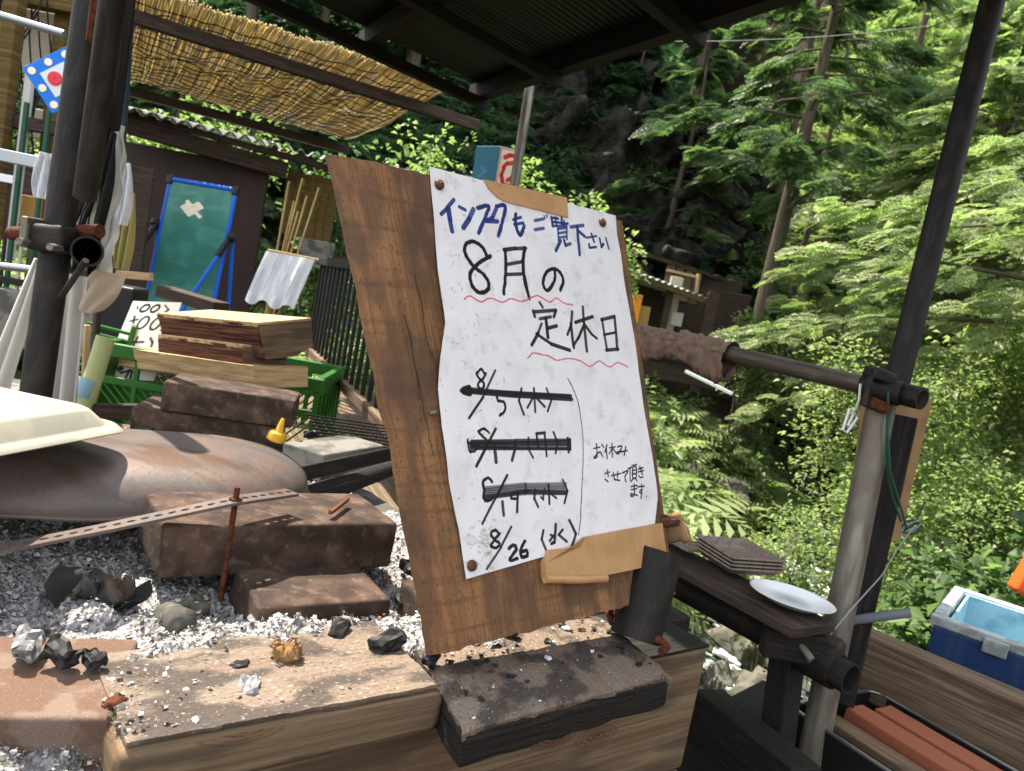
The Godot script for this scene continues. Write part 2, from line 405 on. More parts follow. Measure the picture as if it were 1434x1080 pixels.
	mat("sign_blue", sr(0.01, 0.19, 0.72), 0.4); mat("sign_red", sr(0.6, 0.03, 0.04), 0.4); mat("cream", sr(0.78, 0.72, 0.55), 0.5)
	mat("brown_panel", Color.WHITE, 0.6, tx(paint(256, 256, Color(0.215, 0.16, 0.148), [[nz(256, 256, 0.01, 1, 1, 41), 0.4, 0.8, Color(0.18, 0.135, 0.125), 0.6], [nz(256, 256, 0.08, 1, 12, 42), 0.6, 0.9, Color(0.27, 0.19, 0.18), 0.5]])), Vector3(0.6, 0.6, 1))
	mat("chalk_green", Color.WHITE, 0.35, tx(paint(256, 256, Color(0.22, 0.46, 0.41), [[nz(256, 256, 0.008, 1, 1, 43), 0.4, 0.8, Color(0.28, 0.54, 0.48), 0.7], [nz(256, 256, 0.03, 8, 1, 44), 0.6, 0.9, Color(0.40, 0.58, 0.53), 0.4]])))
	tri_mat("tray_paint", Color.WHITE, 0.45, tx(paint(w, w, Color(0.57, 0.565, 0.53), [[fib2, 0.6, 0.85, Color(0.56, 0.52, 0.42), 0.6], [grain, 0.6, 0.85, Color(0.60, 0.57, 0.5), 0.4], [spk, 0.72, 0.95, Color(0.5, 0.4, 0.3), 0.5], [soot, 0.6, 0.85, Color(0.74, 0.70, 0.60), 0.6]])), Vector3(2, 2, 2))
	mat("plate_white", sr(0.74, 0.76, 0.78), 0.15); mat("plate_brown", Color.WHITE, 0.4, tx(paint(128, 128, Color(0.50, 0.44, 0.40), [[nz(128, 128, 0.03, 1, 1, 45), 0.5, 0.8, Color(0.30, 0.25, 0.22), 0.7]])), Vector3(4, 4, 1))
	mat("tape", Color.WHITE, 0.45, tx(paint(256, 256, Color(0.72, 0.56, 0.38), [[nz(256, 256, 0.012, 1, 1, 46), 0.4, 0.8, Color(0.66, 0.50, 0.33), 0.7], [nz(256, 256, 0.12, 1, 1, 47), 0.75, 0.9, Color(0.48, 0.36, 0.24), 0.6]])), Vector3(5, 5, 1), grey(256, 256, nz(256, 256, 0.03, 1.0, 3.0, 95, 3)), 0.10)
	mat("tan_card", Color.WHITE, 0.85, tx(paint(128, 128, Color(0.58, 0.46, 0.32), [[nz(128, 128, 0.03, 1, 1, 48), 0.4, 0.8, Color(0.50, 0.39, 0.27), 0.7]])), Vector3(3, 3, 1))
	mat("pin_brown", Color(0.33, 0.23, 0.15), 0.5)
	mat("rag", Color.WHITE, 0.95, tx(paint(w, w, Color(0.47, 0.39, 0.335), [[blot, 0.4, 0.8, Color(0.39, 0.315, 0.265), 0.6], [soot, 0.5, 0.8, Color(0.53, 0.45, 0.39), 0.5]])), Vector3(3, 3, 1), grey(w, w, blot), 0.05)
	mat("towel", Color.WHITE, 0.95, tx(paint(256, 256, Color(0.80, 0.81, 0.82), [[nz(256, 256, 0.05, 1, 40, 49, 2), 0.62, 0.8, Color(0.55, 0.60, 0.68), 0.6], [nz(256, 256, 0.03, 1, 1, 50), 0.7, 0.9, Color(0.7, 0.66, 0.64), 0.5]])), Vector3(2, 2, 1))
	mat("white_film", sr(0.70, 0.70, 0.68), 0.3); M["white_film"].backlight_enabled = true; M["white_film"].backlight = Color(0.6, 0.6, 0.58)
	mat("black_net", sr(0.012, 0.012, 0.012), 0.8); mat("beige_cloth", sr(0.50, 0.40, 0.30), 0.95); mat("olive_cloth", sr(0.30, 0.27, 0.10), 0.95); mat("white_cloth", sr(0.52, 0.50, 0.46), 0.95)
	mat("cord_green", sr(0.02, 0.08, 0.05), 0.5); mat("wire_grey", sr(0.30, 0.30, 0.29), 0.5); mat("cord_white", sr(0.65, 0.63, 0.55), 0.7)
	mat("bamboo", Color.WHITE, 0.5, tx(paint(128, 128, Color(0.66, 0.58, 0.38), [[nz(128, 128, 0.05, 10, 1, 51), 0.4, 0.8, Color(0.54, 0.44, 0.26), 0.7]])), Vector3(4, 4, 1))
	mat("green_bamboo", sr(0.42, 0.46, 0.20), 0.4)
	mat("reed", Color.WHITE, 0.6); M["reed"].vertex_color_use_as_albedo = true; M["reed"].backlight_enabled = true; M["reed"].backlight = Color(1.0, 0.93, 0.72)
	mat("clear_sheet", Color(0.58, 0.61, 0.59), 0.4); M["clear_sheet"].backlight_enabled = true; M["clear_sheet"].backlight = Color(0.6, 0.62, 0.6)
	mat("green_post", sr(0.02, 0.075, 0.045), 0.5); mat("ochre_panel", sr(0.34, 0.20, 0.06), 0.7); mat("orange_sheet", sr(0.70, 0.26, 0.02), 0.6); mat("pale_wall", sr(0.42, 0.37, 0.28), 0.8)
	mat("straw", sr(0.19, 0.105, 0.042), 0.9)
	# ground, rock, water, leaves
	tri_mat("soil", Color.WHITE, 0.95, tx(paint(w, w, Color(0.25, 0.20, 0.15), [[soot, 0.4, 0.7, Color(0.15, 0.16, 0.08), 0.7], [pit, 0.55, 0.85, Color(0.12, 0.09, 0.07), 0.7], [fine, 0.7, 0.92, Color(0.40, 0.33, 0.25), 0.5]])), Vector3.ONE * 0.5, grey(w, w, pit), 4.0, true)
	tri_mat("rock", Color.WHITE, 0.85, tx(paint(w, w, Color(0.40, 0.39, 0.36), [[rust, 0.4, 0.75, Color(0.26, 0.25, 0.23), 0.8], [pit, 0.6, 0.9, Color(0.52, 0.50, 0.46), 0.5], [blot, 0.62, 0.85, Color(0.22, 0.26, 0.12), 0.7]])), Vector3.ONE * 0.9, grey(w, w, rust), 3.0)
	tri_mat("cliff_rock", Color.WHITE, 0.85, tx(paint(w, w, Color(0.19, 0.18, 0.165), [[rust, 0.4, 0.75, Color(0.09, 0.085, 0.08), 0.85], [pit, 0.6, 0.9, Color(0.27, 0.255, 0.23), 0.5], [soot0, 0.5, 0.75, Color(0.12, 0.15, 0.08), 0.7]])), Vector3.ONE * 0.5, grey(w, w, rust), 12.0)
	var wm := tri_mat("water", Color(0.30, 0.33, 0.26), 0.08, null, Vector3.ONE * 1.2, grey(w, w, ash), 3.0, true)
	wm.metallic_specular = 0.6
	mat("foam", sr(0.75, 0.77, 0.77), 0.6)
	leaf_mat("needle", 1.0); leaf_mat("broadleaf", 1.0); leaf_mat("fern_leaf", 1.0)

func _ready() -> void:
	var cam := Camera3D.new()
	cam.name = "camera"
	cam.position = Vector3(0, 1.02, 0)
	cam.rotation = Vector3(deg_to_rad(-6.0), 0, deg_to_rad(10.5))
	cam.fov = 53.17
	cam.near = 0.05
	cam.far = 600.0
	var ca := CameraAttributesPhysical.new()
	ca.frustum_focus_distance = 0.82
	ca.frustum_focal_length = 24.0
	ca.exposure_aperture = 13
	cam.attributes = ca
	cam.fov = 53.17
	add_child(cam)
	cam.current = true
	var env := Environment.new()
	env.background_mode = Environment.BG_SKY
	var sky := Sky.new()
	var sm := ProceduralSkyMaterial.new()
	sm.sky_top_color = Color(0.90, 0.925, 0.96)
	sm.sky_horizon_color = Color(0.95, 0.96, 0.97)
	sm.sky_curve = 0.18
	sm.ground_bottom_color = Color(0.20, 0.22, 0.17)
	sm.ground_horizon_color = Color(0.50, 0.53, 0.48)
	sm.sun_angle_max = 20.0
	sky.sky_material = sm
	env.sky = sky
	env.background_energy_multiplier = 0.95
	env.tonemap_mode = Environment.TONE_MAPPER_LINEAR
	env.tonemap_exposure = 2.7
	env.sdfgi_enabled = true; env.ssao_enabled = true; env.ssil_enabled = true
	var we := WorldEnvironment.new()
	we.name = "world"
	we.environment = env
	add_child(we)
	var sun := DirectionalLight3D.new()
	sun.name = "sun"
	sun.light_energy = 1.6
	sun.light_color = Color(1.0, 0.96, 0.89)
	sun.light_angular_distance = 0.5
	sun.shadow_enabled = true
	add_child(sun)
	sun.look_at_from_position(Vector3.ZERO, -Vector3(-0.40, 0.87, -0.29))
	rng.seed = 20
	make_materials()
	build_land()
	build_roof()
	build_reed_screen()
	build_back_shed()
	build_huts()
	build_left()
	build_woods()
	build_rocks()
	build_grill()
	build_notice()
	build_crate()
	build_rack()
	build_chalkboard()
	build_right()

# ---------- the gorge ----------
const STREAM := [Vector2(1.9, 2.0), Vector2(1.75, -1.0), Vector2(1.8, -3.0), Vector2(2.1, -5.0), Vector2(2.6, -6.7), Vector2(3.7, -8.7), Vector2(5.2, -10.9), Vector2(5.7, -13.5), Vector2(5.3, -17.0), Vector2(5.8, -24.0), Vector2(5.0, -40.0)]
var land_noise := FastNoiseLite.new()

func stream_at(x: float, z: float) -> Vector2:  # (signed distance, right positive; water level)
	var best := 1e9
	var side := 1.0
	var p := Vector2(x, z)
	for k in STREAM.size() - 1:
		var a: Vector2 = STREAM[k]
		var b: Vector2 = STREAM[k + 1]
		var q := Geometry2D.get_closest_point_to_segment(p, a, b)
		var d := p.distance_to(q)
		if d < best:
			best = d
			side = signf((b - a).cross(p - a))
	return Vector2(best * side, -1.75 + 0.035 * maxf(0.0, -z - 4.0) + maxf(0.0, -z - 15.0) * 0.12)

func land(x: float, z: float) -> float:
	var s := stream_at(x, z)
	var d := s.x
	var far := smoothstep(-4.0, -8.0, z)
	var n := land_noise.get_noise_2d(x, z)
	var h: float
	if d < 0.0:
		var terrace := lerpf(0.0, -0.15, smoothstep(-3.0, -7.0, z)) + maxf(0.0, -z - 7.5) * 0.04
		h = lerpf(s.y - 0.15, terrace, smoothstep(lerpf(0.35, 0.5, far), lerpf(1.2, 2.6, far), -d))
		var foot := -10.5 - 0.35 * maxf(0.0, x + 2.0)
		h += maxf(0.0, foot - z) * 0.95 * smoothstep(0.4, 3.5, -d)
	else:
		h = s.y - 0.15 + smoothstep(0.4, 1.6, d) * 0.7 + maxf(0.0, d - 1.2) * 0.42
		h += maxf(0.0, -13.5 - z) * 0.8 * smoothstep(0.5, 3.0, d)
	return h + n * 0.25 * smoothstep(0.5, 2.0, absf(d)) * smoothstep(1.5, 4.0, Vector2(x, z).length()) + n * maxf(0.0, -z - 11.0) * 0.05

func spray_mesh(sd: int, len := 0.30, pairs := 10) -> ArrayMesh:  # a flat hinoki spray: side shoots off a drooping rib, lying along +x
	var r := RandomNumberGenerator.new()
	r.seed = sd
	var g := Geo.new()
	var leaf := func(a: Vector3, dir: Vector3, l: float, w: float):
		var side := Vector3(-dir.z, 0, dir.x).normalized() * w
		var dn := Vector3(0, -l * r.randf_range(0.05, 0.35), 0)
		var nn := (Vector3.UP + Vector3(r.randf_range(-0.5, 0.5), 0, r.randf_range(-0.5, 0.5))).normalized()
		var s := g.v.size()
		for p in [a, a + dir * l * 0.45 + side + dn * 0.3, a + dir * l + dn, a + dir * l * 0.45 - side + dn * 0.3]: g.vert(p, nn, Vector2.ZERO)
		g.tri(s, s + 1, s + 2); g.tri(s, s + 2, s + 3)
	for k in pairs:
		var f := (k + 0.5) / pairs
		var at := Vector3(len * f, -len * 0.28 * f * f, r.randf_range(-0.004, 0.004))
		for sg in [-1.0, 1.0]:
			var l := len * 0.52 * (1.0 - f * 0.75) * sin(minf(1.0, f * 2.6 + 0.35) * PI / 2) * r.randf_range(0.75, 1.2)
			var dir := Vector3(0.75, 0, sg * r.randf_range(0.7, 1.1)).normalized()
			leaf.call(at, dir, l * 0.62, len * 0.034)
			for j in 2:
				var u := 0.4 + j * 0.32
				var b := at + dir * l * u + Vector3(0, -l * 0.12 * u, 0)
				for s2 in [-1.0, 1.0]:
					leaf.call(b, (dir + Vector3(-dir.z, 0, dir.x) * s2 * 0.75).normalized(), l * (0.5 - 0.12 * j), len * 0.036)
	leaf.call(Vector3(len * 0.9, -len * 0.2, 0), Vector3(1, 0, 0), len * 0.2, len * 0.02)
	return g.mesh()

func leaf_cluster(sd: int, count := 11, size := 0.07, spread := 0.13) -> ArrayMesh:  # a twig end with folded leaves round it
	var r := RandomNumberGenerator.new()
	r.seed = sd
	var g := Geo.new()
	for k in count:
		var a := r.randf() * TAU
		var el := r.randf_range(-0.25, 0.9)
		var dir := Vector3(cos(a) * cos(el), sin(el), sin(a) * cos(el))
		var at := dir * spread * r.randf_range(0.1, 1.0)
		var l := size * r.randf_range(0.7, 1.25)
		var side := dir.cross(Vector3.UP).normalized() * l * 0.30
		var tip := at + dir * l + Vector3(0, -l * 0.3, 0)
		var mid := at + dir * l * 0.5 + Vector3(0, -l * 0.02, 0)
		var up := side.cross(dir).normalized()
		for s in [-1.0, 1.0]:
			var nn: Vector3 = (up + side.normalized() * s * 0.35).normalized()
			var i := g.v.size()
			g.vert(at, nn, Vector2.ZERO); g.vert(mid + side * s + up * l * 0.08, nn, Vector2.ZERO); g.vert(tip, nn, Vector2.ZERO)
			g.tri(i, i + 1, i + 2)
	return g.mesh()

func fern_mesh(sd: int, fronds := 8, len := 0.5) -> ArrayMesh:
	var r := RandomNumberGenerator.new()
	r.seed = sd
	var g := Geo.new()
	for k in fronds:
		var a := TAU * (k + r.randf_range(-0.3, 0.3)) / fronds
		var out := Vector3(cos(a), 0, sin(a))
		var side := Vector3(-out.z, 0, out.x)
		var l := len * r.randf_range(0.7, 1.15)
		var rise := r.randf_range(0.55, 0.95)
		var n := 13
		for j in range(1, n + 1):
			var f := float(j) / n
			var p := out * l * f + Vector3.UP * l * (rise * f - 0.85 * f * f)
			var tn := (out + Vector3.UP * (rise - 1.7 * f)).normalized()
			var up := side.cross(tn)
			if up.y < 0: up = -up
			var w := l * 0.30 * sin(minf(f * 1.15 + 0.12, 1.0) * PI) + l * 0.015
			for s in [-1.0, 1.0]:
				var nn: Vector3 = (up + side * s * 0.3 + out * 0.15).normalized()
				var tip: Vector3 = p + side * s * w + tn * w * 0.35 - Vector3.UP * w * 0.25
				var i := g.v.size()
				g.vert(p - tn * l * 0.025, nn, Vector2.ZERO); g.vert((p + tip) / 2 + tn * l * 0.032, nn, Vector2.ZERO); g.vert(tip, nn, Vector2.ZERO); g.vert((p + tip) / 2 - tn * l * 0.022, nn, Vector2.ZERO)
				g.tri(i, i + 1, i + 2); g.tri(i, i + 2, i + 3)
	return g.mesh()

var SPRAY := []
var LEAF := []
var FERN := []

func tone(dark: Color, light: Color) -> Color:
	var c := dark.lerp(light, clampf(rng.randfn(0.45, 0.28), 0, 1))
	return c

const CEDAR := [Color(0.08, 0.135, 0.06), Color(0.24, 0.32, 0.15)]
const HINOKI := [Color(0.22, 0.275, 0.11), Color(0.50, 0.545, 0.29)]
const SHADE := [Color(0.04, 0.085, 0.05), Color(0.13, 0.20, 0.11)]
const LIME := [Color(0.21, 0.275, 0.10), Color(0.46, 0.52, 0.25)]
const BUSH := [Color(0.08, 0.14, 0.06), Color(0.23, 0.31, 0.14)]

# a conifer: tapered trunk, limbs that droop, flat sprays along each limb
func conifer(label: String, at: Vector3, tall: float, bare: float, reach: float, limbs: int, per: int, cols: Array, tr: float, scale := 1.0, lean := Vector2.ZERO, group := "") -> void:
	var o := thing("conifer", label, "tree", at, group)
	var top := Vector3(lean.x, tall, lean.y)
	var g := Geo.new()
	var pts := []
	var rad := []
	for k in 9:
		var f := k / 8.0
		pts.append(top * f + Vector3(sin(f * 5.0 + tall) * 0.06, -0.3 if k == 0 else 0.0, cos(f * 4.0 + tall) * 0.06))
		rad.append(tr * (1.25 if k == 0 else 1.0) * (1.0 - 0.85 * f))
	g.tube(pts, rad, 10)
	part("trunk", g, M.trunk_bark, o)
	var lb := Geo.new()
	var xf := [[], []]
	var cl := [[], []]
	for k in limbs:
		var f := (k + rng.randf()) / limbs
		var y := lerpf(bare, tall * 0.98, f)
		var a := rng.randf() * TAU
		var l := reach * pow(1.0 - f * 0.92, 0.75) * rng.randf_range(0.65, 1.15)
		var out := Vector3(cos(a), 0, sin(a))
		var s := top * (y / tall)
		var drop := rng.randf_range(0.15, 0.45)
		var bp := func(u: float) -> Vector3: return s + out * l * u + Vector3.UP * l * (0.22 * u - drop * u * u)
		lb.tube([bp.call(0.0), bp.call(0.35), bp.call(0.7), bp.call(1.0)], [tr * 0.22 * (1.1 - f), tr * 0.15 * (1.1 - f), tr * 0.09 * (1.1 - f), 0.003], 5, false)
		for j in per:
			var u := 0.16 + 0.84 * pow(rng.randf(), 0.75)
			var sway := rng.randf_range(-1.0, 1.0)
			var dir := (out + Vector3(-out.z, 0, out.x) * sway * 0.95 + Vector3.UP * rng.randf_range(-0.40, 0.08)).normalized()
			var p: Vector3 = bp.call(u) + dir * rng.randf_range(0.0, 0.22) * l * (1.1 - u) + Vector3.UP * rng.randf_range(-0.10, 0.04)
			var up := (Vector3.UP + Vector3(rng.randfn(0, 0.65), 0, rng.randfn(0, 0.65) + 0.35)).normalized()
			var z := dir.cross(up).normalized()
			var sc := rng.randf_range(0.7, 1.45) * scale
			var w := rng.randi() % 2
			xf[w].append(Transform3D(Basis(dir * sc, z.cross(dir) * sc, z * sc), p))
			cl[w].append(tone(cols[0], cols[1]))
	part("limbs", lb, M.trunk_bark, o, "stuff")
	for w in 2: many("foliage", SPRAY[w], M.needle, xf[w], cl[w], o)

# a shrub: stems and leaf clusters in an uneven mound
func shrub(called: String, label: String, at: Vector3, size: Vector3, count: int, cols: Array, leaf: int, scale: float, group := "") -> void:
	var o := thing(called, label, "shrub", at, group)
	var g := Geo.new()
	var xf := []
	var cl := []
	var lobes := []
	for k in 7:
		var a := rng.randf() * TAU
		var p := Vector3(cos(a) * size.x * rng.randf_range(0.1, 0.7), size.y * rng.randf_range(0.35, 0.95), sin(a) * size.z * rng.randf_range(0.1, 0.7))
		lobes.append(p)
		g.tube([Vector3(p.x * 0.1, -0.1, p.z * 0.1), p * Vector3(0.5, 0.6, 0.5), p], [0.016, 0.011, 0.004], 5, false)
	part("stems", g, M.trunk_bark, o, "stuff")
	for k in count:
		var q: Vector3 = lobes[rng.randi() % 7]
		var d := Vector3(rng.randfn(), rng.randfn(), rng.randfn()).normalized() * pow(rng.randf(), 0.45)
		var p := q + d * size * Vector3(0.42, 0.32, 0.42)
		p.y = maxf(p.y, 0.03)
		var sc := scale * rng.randf_range(0.7, 1.35)
		xf.append(Transform3D(Basis.from_euler(Vector3(rng.randfn(0, 0.35), rng.randf() * TAU, rng.randfn(0, 0.35))).scaled(Vector3.ONE * sc), p))
		cl.append(tone(cols[0], cols[1]))
	many("foliage", LEAF[leaf], M.broadleaf, xf, cl, o)

func on_land(p: Vector3, sink := 0.0) -> Vector3: return Vector3(p.x, land(p.x, p.z) - sink, p.z)

func build_land() -> void:
	land_noise.seed = 5; land_noise.frequency = 0.16; land_noise.fractal_octaves = 4
	var g := Geo.new()
	g.grid(150, 130, func(u, v):
		var x := lerpf(-30.0, 34.0, u)
		var z := lerpf(9.0, -44.0, v)
		return Vector3(x, land(x, z), z))
	tag(part("hillside_ground", g, M.soil, self), "", "", "", "structure")
	var far := Geo.new()
	far.grid(2, 2, func(u, v): return Vector3(lerpf(-250, 250, u), -3.2, lerpf(250, -250, v)))
	tag(part("ground", far, M.soil, self), "", "", "", "structure")
	# the stream, with broken white water
	var wt := Geo.new()
	var pts := []
	for k in STREAM.size() - 1:
		for j in 6: pts.append(STREAM[k].lerp(STREAM[k + 1], j / 6.0))
	wt.grid(6, pts.size() - 1, func(u, v):
		var q: Vector2 = pts[roundi(v * (pts.size() - 1))]
		var s := stream_at(q.x, q.y)
		return Vector3(q.x + (u - 0.5) * 2.6, s.y + 0.03 * sin(q.y * 7.0 + u * 9.0), q.y))
	tag(part("stream_water", wt, M.water, self), "", "", "", "structure")
	var fo := Geo.new()
	for k in 420:
		var i := 6 + rng.randi() % 34
		var q: Vector2 = pts[i] + Vector2(rng.randfn(0, 0.45), rng.randfn(0, 0.3))
		var s := stream_at(q.x, q.y)
		var r := rng.randf_range(0.03, 0.11)
		fo.xf = Transform3D(Basis.from_euler(Vector3(0.2, rng.randf() * 3, 0)), Vector3(q.x, s.y + 0.03, q.y))
		fo.rbox(Vector3(r * 1.2, r * 0.35, r * 2.6), r * 0.17)
	tag(part("white_water", fo, M.foam, self), "white broken water tumbling between the stream rocks", "water", "", "stuff")

func build_rocks() -> void:
	var spots := [[Vector3(2.4476, -1.6000, -6.6380), 0.55, "pale wet rock in the stream bed under the shelf"], [Vector3(2.3120, -1.6500, -5.6871), 0.5, "wet boulder at the foot of the bank seen below the shelf end"], [Vector3(4.1721, -1.5000, -10.0657), 0.75, "grey boulder where the stream turns behind the pole"], [Vector3(6.0942, -1.5000, -11.1785), 0.7, "rounded boulder beside the white water right of the pole"], [Vector3(2.9649, -1.0000, -9.9272), 0.7, "mossy pale boulder half buried in ferns on the left bank"], [Vector3(3.4625, -1.6500, -8.4488), 0.5, "tan rock in the stream just above the white plate"], [Vector3(4.5606, -1.6000, -9.3287), 0.45, "flat rock in the rapids behind the pole"], [Vector3(2.2720, -0.7000, -9.3979), 0.55, "pale stone among ferns beside the notice board edge"], [Vector3(6.2076, -1.4000, -12.2189), 0.6, "dark boulder upstream of the rapids"], [Vector3(2.1410, -1.7000, -5.9999), 0.45, "brown wet rock at the lower edge of the stream"]]
	for s in spots:
		var g := box(Vector3(s[1], s[1] * 0.6, s[1] * 0.8), s[1] * 0.28, s[1] * 0.30, 2.2 / s[1], Vector3i(7, 5, 7))
		var p: Vector3 = s[0]
		single("boulder", g, M.rock, s[2], "boulder", Transform3D(Basis.from_euler(Vector3(0.1, rng.randf() * 3, 0.1)), Vector3(p.x, maxf(p.y, land(p.x, p.z) + 0.05), p.z)))
	# dark outcrops on the shaded slope
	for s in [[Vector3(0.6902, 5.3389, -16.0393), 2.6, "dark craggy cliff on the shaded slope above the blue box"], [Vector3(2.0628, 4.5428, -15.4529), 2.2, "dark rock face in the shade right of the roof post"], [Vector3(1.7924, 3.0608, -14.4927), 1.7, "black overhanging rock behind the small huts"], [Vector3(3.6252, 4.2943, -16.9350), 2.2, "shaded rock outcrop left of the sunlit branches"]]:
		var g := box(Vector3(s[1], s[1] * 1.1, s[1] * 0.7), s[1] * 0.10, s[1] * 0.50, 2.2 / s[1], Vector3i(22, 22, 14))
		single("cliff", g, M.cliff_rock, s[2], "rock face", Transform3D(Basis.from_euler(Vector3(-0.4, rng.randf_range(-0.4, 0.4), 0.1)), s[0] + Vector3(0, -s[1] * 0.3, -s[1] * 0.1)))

func build_woods() -> void:
	SPRAY = [spray_mesh(1), spray_mesh(2, 0.27, 9)]
	LEAF = [leaf_cluster(1), leaf_cluster(2, 9, 0.11, 0.12), leaf_cluster(3, 14, 0.045, 0.14)]
	FERN = [fern_mesh(1), fern_mesh(2, 7, 0.55), fern_mesh(3, 9, 0.42)]
	# tall trees whose trunks the photo shows: where, height, bare trunk, reach, limbs, sprays a limb
	conifer("straight pale trunk rising behind the sunlit branches right of the huts", on_land(Vector3(3.5457, 2.1963, -11.6870)), 10.0, 3.6, 2.2, 56, 44, CEDAR, 0.145)
	conifer("thin brown trunk high on the slope above the sunlit branches", on_land(Vector3(4.6193, 7.2255, -16.2376)), 11.0, 6.0, 1.7, 40, 26, CEDAR, 0.15)
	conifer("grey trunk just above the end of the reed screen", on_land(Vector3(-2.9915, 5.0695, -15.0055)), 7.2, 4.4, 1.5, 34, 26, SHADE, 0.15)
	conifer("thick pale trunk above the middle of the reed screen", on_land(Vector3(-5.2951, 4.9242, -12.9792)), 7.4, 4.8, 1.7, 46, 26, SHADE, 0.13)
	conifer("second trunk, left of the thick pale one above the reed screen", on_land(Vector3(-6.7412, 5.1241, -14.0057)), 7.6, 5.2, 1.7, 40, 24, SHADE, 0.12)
	conifer("slim dark trunk against the shaded slope below the thin wire", on_land(Vector3(2.7756, 6.7671, -17.1949)), 9.0, 5.0, 1.7, 44, 26, CEDAR, 0.13)
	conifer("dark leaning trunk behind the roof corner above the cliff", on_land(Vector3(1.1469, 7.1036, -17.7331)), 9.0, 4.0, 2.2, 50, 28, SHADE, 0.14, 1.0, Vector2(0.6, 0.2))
	# young conifers that fill the shaded slope
	var slope := [
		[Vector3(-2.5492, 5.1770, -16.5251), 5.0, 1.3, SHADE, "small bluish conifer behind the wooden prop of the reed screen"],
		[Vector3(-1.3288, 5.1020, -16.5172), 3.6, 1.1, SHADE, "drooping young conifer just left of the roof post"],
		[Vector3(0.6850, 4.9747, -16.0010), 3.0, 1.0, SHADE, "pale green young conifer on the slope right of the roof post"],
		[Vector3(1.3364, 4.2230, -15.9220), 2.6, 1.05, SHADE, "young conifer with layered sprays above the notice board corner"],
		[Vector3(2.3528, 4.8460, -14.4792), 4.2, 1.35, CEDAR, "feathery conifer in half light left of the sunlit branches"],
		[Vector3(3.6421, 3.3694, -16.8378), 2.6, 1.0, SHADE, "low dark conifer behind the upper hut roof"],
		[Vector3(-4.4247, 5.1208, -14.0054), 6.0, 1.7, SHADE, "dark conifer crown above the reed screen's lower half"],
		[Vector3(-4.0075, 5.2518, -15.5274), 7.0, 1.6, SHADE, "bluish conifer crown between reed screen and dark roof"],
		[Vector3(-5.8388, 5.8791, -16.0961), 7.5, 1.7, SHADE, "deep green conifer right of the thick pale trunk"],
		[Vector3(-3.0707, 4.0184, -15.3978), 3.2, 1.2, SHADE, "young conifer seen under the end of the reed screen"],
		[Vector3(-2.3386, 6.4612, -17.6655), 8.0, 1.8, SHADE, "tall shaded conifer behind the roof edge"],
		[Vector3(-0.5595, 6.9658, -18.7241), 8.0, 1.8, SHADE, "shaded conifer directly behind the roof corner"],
		[Vector3(3.8661, 6.3595, -16.6493), 7.0, 1.7, HINOKI, "conifer in half light upslope of the pale trunk"],
		[Vector3(-5.1600, 2.8100, -10.7460), 3.4, 1.4, CEDAR, "conifer seen in the gap below the reed screen"],
		[Vector3(-4.4385, 2.7126, -11.2385), 3.0, 1.3, CEDAR, "small conifer behind the brown panel's top edge"],
		[Vector3(-3.7922, 2.8920, -11.7601), 3.2, 1.3, SHADE, "small conifer above the corrugated roof edge"],
		[Vector3(-8.7053, 3.1748, -13.2981), 8.0, 2.0, SHADE, "dark conifer behind the blue diamond sign"],
		[Vector3(-8.9663, 4.5487, -15.4535), 9.0, 2.0, SHADE, "dark conifer behind the two black poles"],
		[Vector3(2.3078, 9.1038, -20.9598), 9.0, 2.0, CEDAR, "tall conifer far up the slope under the roof edge"],
		[Vector3(6.5724, 8.2602, -19.8656), 9.0, 2.2, HINOKI, "tall conifer far up the gorge behind the sunlit branches"],
		[Vector3(8.8217, 9.5546, -21.0072), 10.0, 2.4, HINOKI, "broad conifer far up the gorge beside the leaning pole"],
		[Vector3(9.7439, 9.0337, -18.9414), 10.0, 2.6, HINOKI, "broad conifer behind the sunlit branches at the upper edge"],
		[Vector3(6.2371, 2.1456, -17.2119), 4.5, 1.5, HINOKI, "conifer standing over the dark gully"],
		[Vector3(3.9552, 1.2043, -14.0965), 2.4, 1.1, SHADE, "bushy young conifer right of the lower hut"]]
	for s in slope:
		var p := on_land(s[0])
		conifer(s[4], p, maxf(s[1], s[0].y - p.y + s[1] * 0.35), 0.5, s[2], 36, 48, s[3], 0.05 + s[1] * 0.007, 0.85)
	# the big hinoki on the right bank whose lit branches fill the right of the photo
	var near := [
		[Vector3(6.3, 0, -7.4), 6.6, 1.3, 3.5, 84, 48, HINOKI, "big sunlit hinoki at right, branches reaching over the stream"],
		[Vector3(5.4, 0, -9.8), 7.4, 2.3, 2.6, 70, 48, HINOKI, "sunlit hinoki behind the leaning pole, branches in flat layers"],
		[Vector3(8.6, 0, -10.2), 8.0, 0.6, 3.6, 84, 48, HINOKI, "tall hinoki filling the right edge behind the biggest one"],
		[Vector3(7.2, 0, -13.0), 9.5, 0.8, 3.0, 74, 44, HINOKI, "paler hinoki further back between two sunlit ones"]]
	near.append([Vector3(5.3, 0, -5.7), 5.6, 1.7, 3.5, 62, 60, HINOKI, "nearest hinoki, its long lit branches reaching in from the right edge"])
	for s in near:
		conifer(s[7], on_land(s[0]), s[1], s[2], s[3], s[4], s[5], s[6], 0.16, 0.78)
